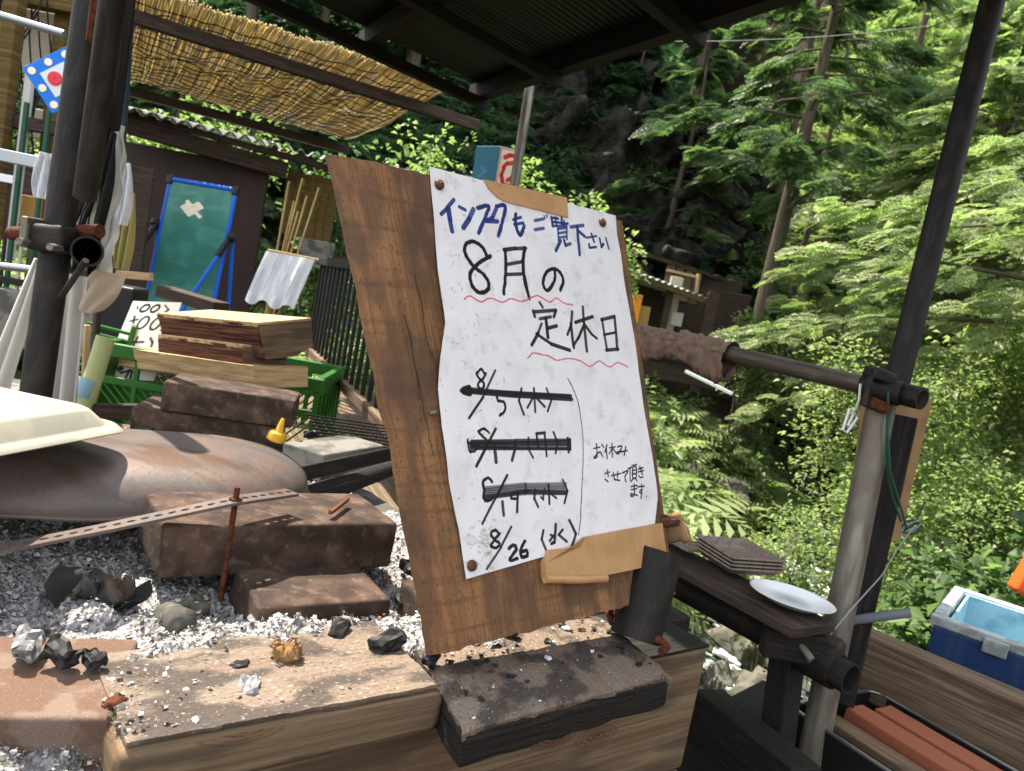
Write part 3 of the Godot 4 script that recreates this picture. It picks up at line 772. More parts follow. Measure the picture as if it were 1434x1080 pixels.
	# shrubs
	var sh := [
		[Vector3(0.4920, 2.1345, -8.6640), Vector3(0.8, 0.2, 0.6), 420, LIME, 0, 1.0, "yellow-green sunlit shrub behind the top of the notice board"],
		[Vector3(-0.4820, 2.0822, -8.1557), Vector3(0.9, 0.3, 0.6), 300, LIME, 0, 1.0, "yellow-green shrub just behind the blue box"],
		[Vector3(-1.3177, 2.1157, -8.1592), Vector3(0.8, 0.3, 0.6), 260, LIME, 0, 1.0, "light green shrub below the wooden prop"],
		[Vector3(1.8074, 2.8787, -15.2780), Vector3(1.0, 1.0, 0.7), 380, BUSH, 0, 1.1, "glossy green shrub behind the upper hut roof"],
		[Vector3(2.9755, 3.0457, -16.3010), Vector3(1.1, 1.1, 0.7), 420, SHADE, 0, 1.2, "shaded leafy bush above the hut roofs"],
		[Vector3(4.2158, 2.1843, -14.7022), Vector3(1.0, 1.2, 0.7), 480, BUSH, 1, 0.9, "large-leaved pale bush right of the hut roof tip"],
		[Vector3(3.2465, 1.0873, -11.0677), Vector3(0.6, 0.4, 0.5), 240, LIME, 1, 0.7, "large-leaved bush over the rag on the rail"],
		[Vector3(4.7761, 0.8281, -12.5487), Vector3(1.0, 0.8, 0.7), 320, HINOKI, 2, 1.2, "low bush above the dark gully"],
		[Vector3(3.5681, 0.4484, -6.1741), Vector3(1.1, 0.9, 0.7), 560, LIME, 2, 1.2, "bright fine-leaved bush beside the tan card"],
		[Vector3(3.5069, 0.2920, -5.3532), Vector3(0.9, 0.8, 0.6), 520, LIME, 2, 1.1, "bright bush at the right edge above the cooler"],
		[Vector3(3.3892, 0.0357, -5.5274), Vector3(0.8, 0.6, 0.6), 420, LIME, 2, 1.0, "yellow-green bush overhanging the rapids"],
		[Vector3(2.8476, -0.0140, -4.5167), Vector3(0.7, 0.5, 0.5), 300, BUSH, 1, 0.8, "broad-leaved bush just behind the blue cooler"],
		[Vector3(4.3804, 0.9645, -7.0327), Vector3(1.2, 1.0, 0.8), 560, HINOKI, 2, 1.3, "fine-leaved bush under the sunlit branches at right"],
		[Vector3(4.2043, 0.8087, -8.0219), Vector3(1.2, 1.0, 0.8), 560, HINOKI, 2, 1.3, "fine-leaved bush behind the clamp on the rail"],
		[Vector3(2.4769, -0.5423, -6.2710), Vector3(0.6, 0.45, 0.5), 240, LIME, 2, 0.9, "mossy yellow clump beside the rapids"],
		[Vector3(-2.1205, 1.6418, -7.9083), Vector3(0.6, 0.7, 0.5), 240, BUSH, 0, 0.9, "shrub seen through the slatted shed wall"],
		[Vector3(-2.8244, 0.2045, -4.3385), Vector3(0.35, 0.4, 0.3), 120, BUSH, 1, 0.9, "leafy green plant low at the left edge"],
		[Vector3(-4.4881, 1.9939, -9.1519), Vector3(1.4, 0.8, 0.6), 420, LIME, 0, 1.1, "light green shrub showing above the brown panel"],
		[Vector3(0.9285, -0.0963, -3.5025), Vector3(0.4, 0.4, 0.4), 160, LIME, 2, 0.8, "grassy clump below the shelf"]]
	for s in sh:
		var p := on_land(s[0])
		var size: Vector3 = s[1]
		size.y = maxf(size.y, s[0].y - p.y + size.y * 0.3)
		shrub("shrub", s[6], p, size, int(s[2] * 1.1), s[3], s[4], s[5])
	# ground cover that nobody could count
	var fx := [[], [], []]
	var fc := [[], [], []]
	var bx := []
	var bc := []
	for k in 26000:
		var x := rng.randf_range(-14.0, 15.0)
		var z := -1.6 - 25.0 * pow(rng.randf(), 1.25)
		var d := stream_at(x, z).x
		if absf(d) < 1.05 or (x < 0.75 and z > -7.0): continue
		if absf(x) > 3.0 - z * 0.85 or (x > 1.2 and x < 3.9 and z < -11.2 and z > -14.5): continue
		var sc := rng.randf_range(0.6, 1.5) * (0.7 if z > -4.0 else 1.25)
		var p := Vector3(x, land(x, z) - 0.02, z)
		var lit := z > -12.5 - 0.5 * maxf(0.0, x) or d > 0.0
		if rng.randf() < 0.78:
			var w := rng.randi() % 3
			fx[w].append(Transform3D(Basis.from_euler(Vector3(rng.randfn(0, 0.2), rng.randf() * TAU, rng.randfn(0, 0.2))).scaled(Vector3.ONE * sc), p))
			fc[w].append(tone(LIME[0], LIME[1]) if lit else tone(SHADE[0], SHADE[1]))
		else:
			for j in 4:
				bx.append(Transform3D(Basis.from_euler(Vector3(rng.randfn(0, 0.3), rng.randf() * TAU, 0)).scaled(Vector3.ONE * sc * 1.1), p + Vector3(rng.randfn(0, 0.16), rng.randf_range(0.05, 0.4), rng.randfn(0, 0.16))))
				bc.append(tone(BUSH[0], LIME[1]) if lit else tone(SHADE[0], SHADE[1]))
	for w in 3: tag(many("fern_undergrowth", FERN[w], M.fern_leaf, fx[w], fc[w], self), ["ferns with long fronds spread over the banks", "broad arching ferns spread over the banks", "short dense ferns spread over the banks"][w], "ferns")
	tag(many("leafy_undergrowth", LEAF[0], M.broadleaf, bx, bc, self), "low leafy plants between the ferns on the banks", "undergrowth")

# ---------- shelters, posts, screens ----------
func bar_part(called: String, o: Node3D, a: Vector3, b: Vector3, w: float, h: float, m: Material, r := 0.003) -> MeshInstance3D:
	var s := beam(a, b, w, h, r)
	var q := part(called, s[0], m, o)
	q.transform = Transform3D(s[1].basis, s[1].origin - o.position)
	return q

func build_roof() -> void:
	var c0 := Vector3(-0.424, 2.0, -3.905)
	var a := Vector3(-0.64, 0, 0.77).normalized() * 1.32
	var b := Vector3(0.5, 0, 0.87).normalized() * 4.4
	var o := thing("shelter_roof", "black corrugated roof overhead on dark timbers, seen from below", "roof", c0)
	var g := Geo.new()
	g.sheet(2, 900, func(u, v): return a * u + b * v + Vector3.UP * (0.010 * sin(v * 130.0 * TAU) + 0.045), 0.002)
	part("roof_sheet", g, M.roof_sheet, o)
	for u in [0.0, 0.52, 0.97]: bar_part("rafter", o, c0 + a * u - b * 0.012, c0 + a * u + b, 0.06, 0.07, M.roof_timber)
	for v in [0.012, 0.17, 0.36, 0.6, 0.85]: bar_part("purlin", o, c0 + b * v - a * 0.03 + Vector3.UP * -0.058, c0 + b * v + a * 1.03 + Vector3.UP * -0.058, 0.045, 0.045, M.roof_timber)
	single("roof_post", rod(Vector3(-0.172, 2.02, -3.70), Vector3(-0.115, -0.1, -3.62), 0.023, 16), M.galvanised, "pale steel post holding up the corner of the black roof", "post")
	# the beer crate-like box on the post
	var bx := thing("drink_carton", "teal and red printed box wedged beside the pale roof post", "box", Vector3(-0.2856, 1.6801, -4.0411))
	var q := part("carton", box(Vector3(0.22, 0.20, 0.13), 0.004), mat("carton_teal", Color.WHITE, 0.6, tx(carton_print(false)), Vector3(1, 1, 1)), bx)
	q.rotation_degrees = Vector3(4, -52, -3)
	var fr := part("printed_face", box(Vector3(0.128, 0.194, 0.003), 0.001), mat("carton_print", Color.WHITE, 0.6, tx(carton_print(true)), Vector3(1.0 / 0.128, -1.0 / 0.194, 1)), q)
	fr.transform = Transform3D(Basis(Vector3.UP, PI / 2), Vector3(0.1115, 0, 0))
	# thin wires across the slope
	var w := Geo.new()
	w.tube(curve_pts(Vector3(-4.0071, 2.7781, -7.2233), Vector3(-1.7861, 3.2955, -7.7805), 0.03, 8), 0.003, 5)
	single("wire", w, M.wire_grey, "thin pale wire stretched above the reed screen", "wire")
	w = Geo.new()
	w.tube(curve_pts(Vector3(0.4687, 3.5441, -7.3038), Vector3(3.7922, 4.8463, -8.9490), 0.06, 8), 0.0035, 5)
	single("wire", w, M.wire_grey, "thin pale wire crossing the slope right of the black roof", "wire")

func carton_print(face: bool) -> Image:
	var im := Image.create(128, 192, false, Image.FORMAT_RGB8)
	if not face:
		im.fill(Color(0.10, 0.33, 0.42))
		for k in 40: ink(im, Color(0.22, 0.48, 0.56), 3.0, 0.7, [8 + (k * 37) % 112, 8 + (k * 53) % 176, 14 + (k * 37) % 112, 14 + (k * 53) % 176, 10 + (k * 37) % 112, 18 + (k * 53) % 176])
		return im
	im.fill(Color(0.86, 0.80, 0.70))
	for l in [[6, 4, 6, 188], [6, 4, 124, 4]]: ink(im, Color(0.66, 0.16, 0.12), 5.0, 1.0, l)
	for l in [[34, 44, 60, 30, 92, 26], [30, 92, 50, 72, 100, 60], [38, 92, 26, 130, 44, 172, 84, 176], [100, 60, 108, 100, 84, 140, 66, 150]]: ink(im, Color(0.70, 0.10, 0.09), 22.0, 1.0, l)
	return im

func curve_pts(a: Vector3, b: Vector3, sag: float, n: int) -> Array:
	var o := []
	for k in n + 1:
		var f := float(k) / n
		o.append(a.lerp(b, f) - Vector3.UP * sag * 4.0 * f * (1 - f))
	return o

func build_reed_screen() -> void:
	var u0: Vector3 = Vector3(-2.5242, 2.3000, -4.5866)
	var u1: Vector3 = Vector3(-0.8109, 2.3000, -5.4129)
	var l0: Vector3 = Vector3(-3.3533, 2.1200, -6.0321)
	var l1: Vector3 = Vector3(-1.8310, 2.1200, -6.9537)
	var o := thing("reed_screen", "golden reed sunshade on dark beams, lit through from above", "sunshade", u0)
	var f := FastNoiseLite.new()
	f.seed = 9; f.frequency = 1.3
	var at := func(u: float, v: float) -> Vector3:
		var p := u0.lerp(u1, u).lerp(l0.lerp(l1, u), v)
		return p + Vector3.UP * (0.05 - 0.05 * sin(v * PI) * (0.6 + f.get_noise_2d(u * 5.0, v * 2.0)) + 0.018 * f.get_noise_2d(u * 9.0, v * 6.0)) - u0
	var g := Geo.new()
	for k in 520:
		var u := -0.35 + 1.35 * k / 519.0 + rng.randf_range(-0.001, 0.001)
		var s := -0.055 - rng.randf() * 0.035
		var e := 1.0 + rng.randf() * 0.012
		var tint := rng.randf_range(0.65, 1.15)
		g.col = Color(0.74 * tint, 0.71 * tint, 0.62 * tint)
		var pts := []
		var sl := rng.randf_range(-0.006, 0.006)
		for j in 9:
			var v := lerpf(s, e, j / 8.0)
			pts.append(at.call(u + sl * sin(v * 6.0) + 0.003 * f.get_noise_2d(k * 0.9, v * 20.0), v) + Vector3.UP * (k % 3) * 0.004)
		g.tube(pts, 0.0042, 4, false)
	part("reeds", g, M.reed, o, "stuff")
	var st := Geo.new()
	for k in 17:
		var v := 0.03 + k * 0.058
		var pts := []
		for j in 40: pts.append(at.call(-0.35 + 1.33 * j / 39.0, v + 0.007 * sin(j * 1.7 + k) + 0.012 * f.get_noise_2d(j * 1.5, k * 4.0)) - Vector3.UP * 0.008)
		st.tube(pts, 0.004, 4, false)
	part("binding_threads", st, M.black_net, o, "stuff")
	single("screen_beam", beam(u0.lerp(u1, -0.3) - Vector3(0, 0.05, 0), Vector3(-0.6012, 2.2500, -5.8254), 0.07, 0.075)[0], M.dark_wood, "long dark beam under the upper edge of the reed screen", "beam", beam(u0.lerp(u1, -0.3) - Vector3(0, 0.05, 0), Vector3(-0.6012, 2.2500, -5.8254), 0.07, 0.075)[1])
	single("screen_beam", beam(l0.lerp(l1, -0.3) - Vector3(0, 0.04, 0), l1.lerp(l0, -0.02) - Vector3(0, 0.04, 0), 0.06, 0.07)[0], M.dark_wood, "dark beam under the lower edge of the reed screen", "beam", beam(l0.lerp(l1, -0.3) - Vector3(0, 0.04, 0), l1.lerp(l0, -0.02) - Vector3(0, 0.04, 0), 0.06, 0.07)[1])
	var pp: Vector3 = Vector3(-0.7647, 2.2000, -5.5220)
	var s := beam(Vector3(pp.x, -0.2, pp.z), pp, 0.085, 0.085)
	single("screen_prop", s[0], M.shed_wood, "square wooden prop under the end of the upper screen beam", "post", s[1])

func corrugated(a: Vector3, b: Vector3, back: Vector3, waves: float, amp: float) -> Geo:
	var g := Geo.new()
	g.sheet(int(waves * 8), 3, func(u, v): return a.lerp(b, u) + back * v + Vector3.UP * amp * sin(u * waves * TAU), 0.003)
	return g

func build_back_shed() -> void:
	var o := thing("back_shed", "open shed with a big brown sliding panel and clear corrugated roof edge", "shed", Vector3(-2.7150, 0.4505, -6.3754))
	var off := -o.position
	var q := part("panel", box(Vector3(1.78, 1.95, 0.05), 0.004), M.brown_panel, o)
	q.position = Vector3(-3.0781, 1.7514, -6.5121) + off + Vector3(-0.12, -0.975, 0)
	var h := bar_part("header", o, Vector3(-3.5904, 1.8542, -6.0202), Vector3(-2.1276, 1.7410, -6.4105), 0.10, 0.13, M.dark_wood)
	bar_part("header_rail", o, Vector3(-3.5758, 1.9320, -5.9781), Vector3(-1.7532, 1.8308, -6.4702), 0.06, 0.05, M.dark_wood)
	bar_part("door_post", o, Vector3(-2.1297, 1.7524, -6.4117), Vector3(Vector3(-2.1297, 1.7524, -6.4117)) * Vector3(1, 0, 1), 0.08, 0.10, M.dark_wood)
	var rs := part("roof_sheet", corrugated(Vector3(-3.4797, 1.9140, -5.7248), Vector3(-1.7703, 1.9180, -6.5799), Vector3(-0.35, 0.16, -1.1), 17, 0.022), M.clear_sheet, o)
	rs.position = off
	# upright boards right of the panel, each its own piece
	for k in 6:
		var a: Vector3 = Vector3(Vector3(-2.1371, 1.7657, -6.5639)).lerp(Vector3(-1.7792, 1.7674, -6.6144), k / 5.0)
		var s := box(Vector3(0.068, 0.52 + 0.02 * (k % 2), 0.018), 0.002, 0.0, 1.0, Vector3i.ONE, Vector2(rng.randf(), rng.randf()))
		var p := part("board", s, M.shed_wood, o)
		p.position = a + off + Vector3(0.0, -0.26, 0.004 * (k % 2)); p.rotation.z = 0.0
	bar_part("post", o, Vector3(-1.7782, 2.0270, -6.5411), Vector3(Vector3(-1.7782, 2.0270, -6.5411)) * Vector3(1, 0, 1), 0.09, 0.09, M.shed_wood)
	bar_part("rail", o, Vector3(-2.0544, 1.1074, -6.5450), Vector3(-1.3721, 1.1166, -6.6465), 0.05, 0.06, M.dark_wood)
	bar_part("post", o, Vector3(-1.8914, 1.4663, -6.6833), Vector3(Vector3(-1.8914, 1.4663, -6.6833)) * Vector3(1, 0, 1), 0.05, 0.07, M.dark_wood)
	for k in 5:
		var t: Vector3 = Vector3(Vector3(-1.8039, 1.7773, -7.0176)).lerp(Vector3(-1.5242, 1.7771, -7.0176), k / 4.0)
		var r := part("wire", rod(t + off, t + off - Vector3(0, 0.9, 0), 0.007, 5), M.green_post, o)
	for k in 3: part("cross_wire", rod(Vector3(-1.7999, 1.6163, -7.0007) + off - Vector3(0, 0.25 * k, 0), Vector3(-1.4625, 1.6203, -7.0011) + off - Vector3(0, 0.25 * k, 0), 0.006, 5), M.green_post, o)
	single("paving_block", box(Vector3(0.24, 0.22, 0.2), 0.01, 0.01, 8.0, Vector3i(3, 3, 3)), M.concrete, "grey stone block behind the bamboo skewers", "block", Transform3D(Basis(), Vector3(-1.7520, 1.1184, -6.2445)))

func build_chalkboard() -> void:
	var at: Vector3 = Vector3(-2.2147, 1.0265, -5.0282)
	var o := thing("chalkboard_stand", "blue framed green chalkboard on a folding stand before the brown panel", "chalkboard", at)
	o.rotation.y = deg_to_rad(-9)
	o.rotation.x = deg_to_rad(-6)
	var w := 0.235
	part("panel", box(Vector3(2 * w - 0.01, 0.80, 0.012), 0.002), M.chalk_green, o).position = Vector3(0, -0.03, 0)
	M.chalk_green.uv1_scale = Vector3(2.1, 1.25, 1)
	var sc := Geo.new()
	sc.sheet(9, 6, func(u, v): return Vector3((u - 0.5) * 0.13 + 0.02 * sin(v * 9.0), (v - 0.5) * 0.085 + 0.012 * sin(u * 11.0), 0.0), 0.001)
	part("paper_scrap", sc, M.cream, o).position = Vector3(-0.04, 0.215, 0.009)
	for x in [-w, w]: part("upright", rod(Vector3(x, 0.37, 0), Vector3(x, -0.75, 0), 0.014), M.blue_plastic, o)
	part("top_bar", rod(Vector3(-w, 0.385, 0), Vector3(w, 0.385, 0), 0.016), M.blue_plastic, o)
	part("bottom_bar", rod(Vector3(-w, -0.44, 0), Vector3(w, -0.44, 0), 0.012), M.blue_plastic, o)
	for x in [-w, w]:
		var g := box(Vector3(0.045, 0.06, 0.045), 0.012)
		part("corner_joint", g, M.black_plastic, o).position = Vector3(x, 0.38, 0)
		var k := Geo.new()
		k.lathe([Vector2(0.0, -0.02), Vector2(0.03, -0.02), Vector2(0.034, -0.008), Vector2(0.034, 0.012), Vector2(0.026, 0.022), Vector2(0, 0.024)], 14)
		var kn := part("knob", k, M.black_plastic, o)
		kn.transform = Transform3D(Basis(Vector3(0, 0, 1), -PI / 2 * signf(x)), Vector3(x * 1.17, 0.08, 0.01))
		part("strut", rod(Vector3(x * 1.12, 0.06, 0.02), Vector3(x * 1.12 - 0.18, -0.75, 0.30), 0.013), M.blue_plastic, o)
		part("rear_leg", rod(Vector3(x * 1.15, 0.06, -0.02), Vector3(x * 1.15, -1.0, -0.28), 0.013), M.blue_plastic, o)
		part("strut_socket", rod(Vector3(x * 1.12, 0.07, 0.018), Vector3(x * 1.12 - 0.03, -0.06, 0.062), 0.019), M.black_plastic, o)
	# things between the stand and the logs
	var s := beam(Vector3(-1.5847, 0.7932, -3.3949), Vector3(-1.2841, 0.7725, -3.2922), 0.10, 0.05)
	single("dark_plank", s[0], M.dark_wood, "dark slanting plank in front of the chalkboard's foot", "plank", s[1])
	var b := beam(Vector3(-2.1175, 0.7965, -3.9985), Vector3(-1.9434, 0.8136, -4.0003), 0.05, 0.04)
	single("pale_stick", b[0], M.fresh_wood, "pale wooden stick lying left of the chalkboard frame", "stick", b[1])

func build_rack() -> void:
	var a := Vector3(-0.815, 0.70, -3.0)
	var b := Vector3(-0.16, 0.70, -1.45)
	var o := thing("slatted_rack", "black slatted barrier behind the leaning notice board", "barrier", a)
	var d := b - a
	for k in 20:
		var p := d * ((k + 0.5) / 20.0)
		var s := box(Vector3(0.017, 0.31, 0.010), 0.002)
		var q := part("slat", s, M.black_iron, o)
		q.transform = frame(p + Vector3(0, 0.175, 0), d)
	bar_part("top_rail", o, a + Vector3(0, 0.345, 0), b + Vector3(0, 0.345, 0), 0.035, 0.03, M.charred_wood)
	bar_part("bottom_rail", o, a + Vector3(0, 0.005, 0), b + Vector3(0, 0.005, 0), 0.035, 0.03, M.rail_wood)
	for f in [0.05, 0.38, 0.72, 0.97]:
		bar_part("leg", o, a + d * f + Vector3(0, -0.01, 0), a + d * f + Vector3(0, -0.14, 0), 0.03, 0.03, M.black_iron)
		bar_part("end_post", o, a + d * f + Vector3(0.006, 0.33, 0.012), a + d * f + Vector3(0.006, 0.02, 0.012), 0.02, 0.03, M.black_iron)
	var back := Geo.new()
	var s := beam(a + Vector3(-0.05, -0.16, -0.05), b + Vector3(0.05, -0.16, 0.05), 0.34, 0.04)
	single("rack_bench", s[0], M.rail_wood, "weathered plank bench carrying the black slatted barrier", "bench", s[1])
	var e := beam(a + Vector3(0.1, -0.16, 0.05), Vector3(a.x + 0.1, -0.1, a.z + 0.05), 0.3, 0.06)
	single("bench_support", e[0], M.dark_wood, "dark upright board carrying the far end of the plank bench", "support", e[1])
	e = beam(b + Vector3(0, -0.16, 0.0), Vector3(b.x, -0.1, b.z), 0.3, 0.06)
	single("bench_support", e[0], M.dark_wood, "dark upright board carrying the near end of the plank bench", "support", e[1])
	# skewers in a pot, towel over them
	var sk := thing("skewer_bundle", "fan of thin bamboo skewers rising behind the towel", "skewers", Vector3(-1.0213, 0.7983, -3.0938))
	for p in [Vector3(-1.0311, 1.3370, -3.1504), Vector3(-0.9953, 1.3636, -3.2035), Vector3(-0.9078, 1.3336, -3.1500), Vector3(-0.9645, 1.2542, -3.0411), Vector3(-0.9801, 1.2998, -3.2470), Vector3(-0.9567, 1.2225, -3.0881)]:
		part("skewer", rod(Vector3(rng.randf_range(-0.02, 0.02), -0.2, rng.randf_range(-0.02, 0.02)), p - sk.position, 0.0045, 6), M.bamboo, sk)
	var tw := Geo.new()
	var tl: Vector3 = Vector3(-1.0261, 1.0445, -2.9990)
	var tr: Vector3 = Vector3(-0.8129, 1.0455, -2.9187)
	tw.sheet(40, 16, func(u, v):
		var p := tl.lerp(tr, u)
		var z: float = 0.004 * sin(u * 25.0 + 0.8 * sin(v * 4.0)) * (0.4 + v) + 0.004 * sin(u * 9.0 + v * 3.0)
		return p + Vector3(-0.055 * v, -(0.20 + 0.012 * sin(u * 12.6)) * v, z), 0.004, Vector2(1, 1))
	single("hand_towel", tw, M.towel, "white towel hung in folds in front of the skewers", "towel")
	var ts := beam(tl + Vector3(0, 0.004, -0.012), tr + Vector3(0.04, 0.0, -0.012), 0.016, 0.012)
	single("towel_rail", ts[0], M.bamboo, "thin rail from which the white towel hangs", "rail", ts[1])
	var pot := Geo.new()
	pot.lathe([Vector2(0, 0), Vector2(0.07, 0), Vector2(0.08, 0.16), Vector2(0.074, 0.16), Vector2(0.065, 0.01), Vector2(0, 0.012)], 18)
	single("skewer_pot", pot, M.dark_wood, "dark pot holding the skewers behind the log stack", "pot", Transform3D(Basis(), sk.position + Vector3(0, -0.24, 0)))
	var tb := beam(sk.position + Vector3(-0.35, -0.27, 0), sk.position + Vector3(0.3, -0.27, 0), 0.35, 0.05)
	single("side_bench", tb[0], M.dark_wood, "low dark bench behind the green crate", "bench", tb[1])

func build_left() -> void:
	# two black poles and what hangs from them
	var a: Vector3 = Vector3(-0.853, 2.15, -1.425)
	single("scaffold_pole", rod(a, Vector3(-0.754, 0.0, -1.20), 0.0245, 20), M.dark_pipe, "sooty black upright scaffold pole at left with a clamp", "pole")
	var s1 := rod(Vector3(-0.6155, 1.3736, -1.0628), Vector3(-0.7074, 1.0611, -1.2109), 0.017, 20, 0.002)
	single("hanging_pole", s1, M.dark_pipe, "shorter black pole ending in mid air beside the scaffold pole", "pole")
	var s := beam(Vector3(-0.6619, 1.3899, -1.1650), Vector3(-0.6814, 1.1693, -1.2022), 0.035, 0.03)
	single("black_batten", s[0], M.charred_wood, "charred batten strapped behind the shorter black pole", "batten", s[1])
	s = beam(Vector3(-0.7515, 1.3830, -1.2649), Vector3(-0.7589, 1.3061, -1.2769), 0.03, 0.03)
	single("brown_block", s[0], M.rusty, "rusty brown block jammed between the two black poles", "block", s[1])
	single("slate_pipe", rod(Vector3(-0.8759, 1.4892, -1.5576), Vector3(-0.8345, 1.1382, -1.5207), 0.014, 12), mat("slate", sr(0.03, 0.05, 0.075), 0.5), "slim slate-blue pipe behind the black batten", "pipe")
	# clamp and the open pipe end
	var c := thing("pipe_clamp", "rusty scaffold clamp gripping the sooty pole", "clamp", Vector3(-0.7932, 0.9860, -1.2835))
	part("body", box(Vector3(0.06, 0.045, 0.055), 0.008, 0.003, 40.0, Vector3i(3, 3, 3)), M.dark_pipe, c).rotation.z = 0.1
	for k in 2: part("bolt", rod(Vector3(-0.024 + k * 0.05, -0.012, 0.02), Vector3(-0.024 + k * 0.05, -0.012, 0.05), 0.006, 8), M.galvanised, c)
	part("strap", box(Vector3(0.012, 0.05, 0.07), 0.003), M.galvanised, c).position = Vector3(-0.03, 0.004, 0)
	var e: Vector3 = Vector3(-0.7002, 0.9784, -1.2223)
	single("pipe_end", rod(e, Vector3(-0.9380, 0.9678, -1.6234), 0.0243, 24, 0.0035), M.dark_pipe, "open end of a rusty pipe pointing at the viewer beside the clamp", "pipe")
	single("crosspipe", rod(Vector3(-0.9189, 0.9800, -1.3633), Vector3(-0.7310, 1.0126, -1.3064), 0.012, 14), M.rusty, "short rusty rod crossing behind the clamp", "rod")
	single("spout_pipe", rod(Vector3(-0.6883, 0.9646, -1.2008), Vector3(-0.7451, 0.8985, -1.2441), 0.005, 10), M.dark_pipe, "thin sooty rod slanting down below the open pipe end", "rod")
	# tubes at the left edge
	single("curtain_tube", rod(Vector3(-1.7145, 1.5670, -2.2696), Vector3(-1.4398, 1.5393, -2.2667), 0.011, 14), M.aluminium, "upper bright aluminium tube reaching the sooty pole", "tube")
	single("flat_rail", box(Vector3(0.32, 0.035, 0.02), 0.003), M.aluminium, "wide grooved aluminium rail at the left edge", "rail", frame(Vector3(-1.5159, 1.1685, -2.2277), Vector3(-1.4283, 1.1661, -2.2275) - Vector3(-1.6198, 1.1700, -2.2279)))
	single("grey_tube", rod(Vector3(-1.7253, 0.8381, -2.3941), Vector3(-1.5288, 0.8518, -2.3955), 0.012, 14), M.aluminium, "lower grey tube at the left edge below the rusty rod", "tube")
	# blue sign
	var sg := thing("diamond_sign", "blue diamond-shaped sign with white dots and a red centre, half behind the pole", "sign", Vector3(-1.9474, 1.5511, -3.0723))
	sg.rotation = Vector3(0, 0.25, deg_to_rad(-10.5 + 50.0))
	part("plate", box(Vector3(0.19, 0.19, 0.006), 0.002), M.sign_blue, sg)
	part("inner_square", box(Vector3(0.10, 0.10, 0.003), 0.001), M.plate_white, sg).position.z = 0.0047
	var dd := Geo.new()
	dd.lathe([Vector2(0, 0.002), Vector2(0.026, 0.002), Vector2(0.026, -0.002)], 18)
	part("red_disc", dd, M.sign_red, sg).transform = Transform3D(Basis(Vector3.RIGHT, PI / 2), Vector3(-0.012, 0.01, 0.0085))
	for p in [Vector2(-0.07, 0.07), Vector2(-0.07, -0.07), Vector2(0.07, 0.07), Vector2(0.07, -0.07), Vector2(-0.072, 0.0), Vector2(0.0, 0.072)]:
		var dt := Geo.new()
		dt.lathe([Vector2(0, 0.0015), Vector2(0.0145, 0.0015), Vector2(0.0145, -0.001)], 14)
		part("dot", dt, M.cream, sg).transform = Transform3D(Basis(Vector3.RIGHT, PI / 2), Vector3(p.x, p.y, 0.0045))
	# hanging film, net and cloths
	var film := Geo.new()
	var ft: Vector3 = Vector3(-0.8005, 1.2099, -1.4478)
	film.sheet(26, 40, func(u, v):
		var w: float = 0.014 + 0.075 * sin(minf(v * 1.25, 1.0) * PI * 0.62)
		return ft + Vector3(-0.028 * v + (u - 0.5) * w, -0.275 * v, 0.012 * sin(u * 19.0 + v * 4.0) + 0.006 * sin(v * 23.0 + u * 7.0)), 0.001)
	single("plastic_film", film, M.white_film, "crumpled clear plastic hanging beside the black poles", "plastic sheet")
	var net := thing("black_net", "tangled black cords hanging over the clear plastic", "cords", ft)
	for k in 11:
		var pts := []
		var ph := rng.randf() * 6.0
		for j in 9:
			var v := j / 8.0
			pts.append(Vector3(-0.045 * v + (k - 5) * 0.007 * sin(v * 2.6) + 0.006 * sin(v * 9.0 + ph), -0.28 * v, 0.024 + 0.006 * sin(v * 7.0 + ph)))
		var g := Geo.new()
		g.tube(pts, 0.0016 if k % 3 else 0.0045, 5, false)
		part("cord", g, M.black_net, net)
	var dk := Geo.new()
	dk.sheet(10, 24, func(u, v): return ft + Vector3(0.012 + (u - 0.5) * 0.022 * sin(v * PI * 0.85 + 0.35) - 0.012 * v, -0.02 - 0.30 * v, 0.03 + 0.006 * sin(u * 8.0 + v * 9.0)), 0.002)
	single("black_strip", dk, M.black_net, "strip of black plastic hanging down the middle of the cords", "plastic strip")
	var cup := Geo.new()
	var cp: Vector3 = Vector3(-0.7637, 0.9429, -1.3996)
	cup.sheet(18, 18, func(u, v):
		var half: float = 0.036 * (1.0 - 0.35 * v) * (0.8 + 0.3 * sin(v * 2.6))
		return cp + Vector3((u - 0.5) * 2.0 * half - 0.030 * v + 0.012, -0.068 * v - 0.012 * cos((u - 0.5) * 3.0) * v, 0.016 * sin(u * 3.1) + 0.004 * sin(u * 13.0 + v * 5.0)), 0.002)
	single("cloth_cap", cup, M.beige_cloth, "beige cloth cap hanging under the black cords", "cap")
	for d in [[Vector3(-0.8840, 1.1615, -1.6438), 0.034, 0.13, M.towel, "grey cloth hanging right of the black poles"], [Vector3(-0.9048, 1.1058, -1.7184), 0.030, 0.17, M.olive_cloth, "olive cloth strip hanging behind the grey cloth"], [Vector3(-0.9371, 1.1374, -1.4703), 0.036, 0.085, M.towel, "white towel corner showing left of the sooty pole"], [Vector3(-1.0233, 1.0881, -1.7668), 0.13, 0.13, mat("pink_print", Color.WHITE, 0.9, tx(paint(128, 128, Color(0.75, 0.74, 0.73), [[nz(128, 128, 0.05, 1, 1, 77), 0.5, 0.65, Color(0.75, 0.32, 0.32), 0.8], [nz(128, 128, 0.04, 1, 3, 78), 0.6, 0.8, Color(0.55, 0.58, 0.56), 0.7]]))), "pink and grey printed cloth behind the open pipe end"]]:
		var g := Geo.new()
		var p: Vector3 = d[0]
		g.sheet(18, 16, func(u, v): return p + Vector3((u - 0.5) * d[1] * (0.7 + 0.5 * sin(v * 2.4)), -d[2] * v, 0.008 * sin(u * 15.0 + v * 3.0)), 0.002)
		single("hanging_cloth", g, d[3], d[4], "cloth")
	var wc := Geo.new()
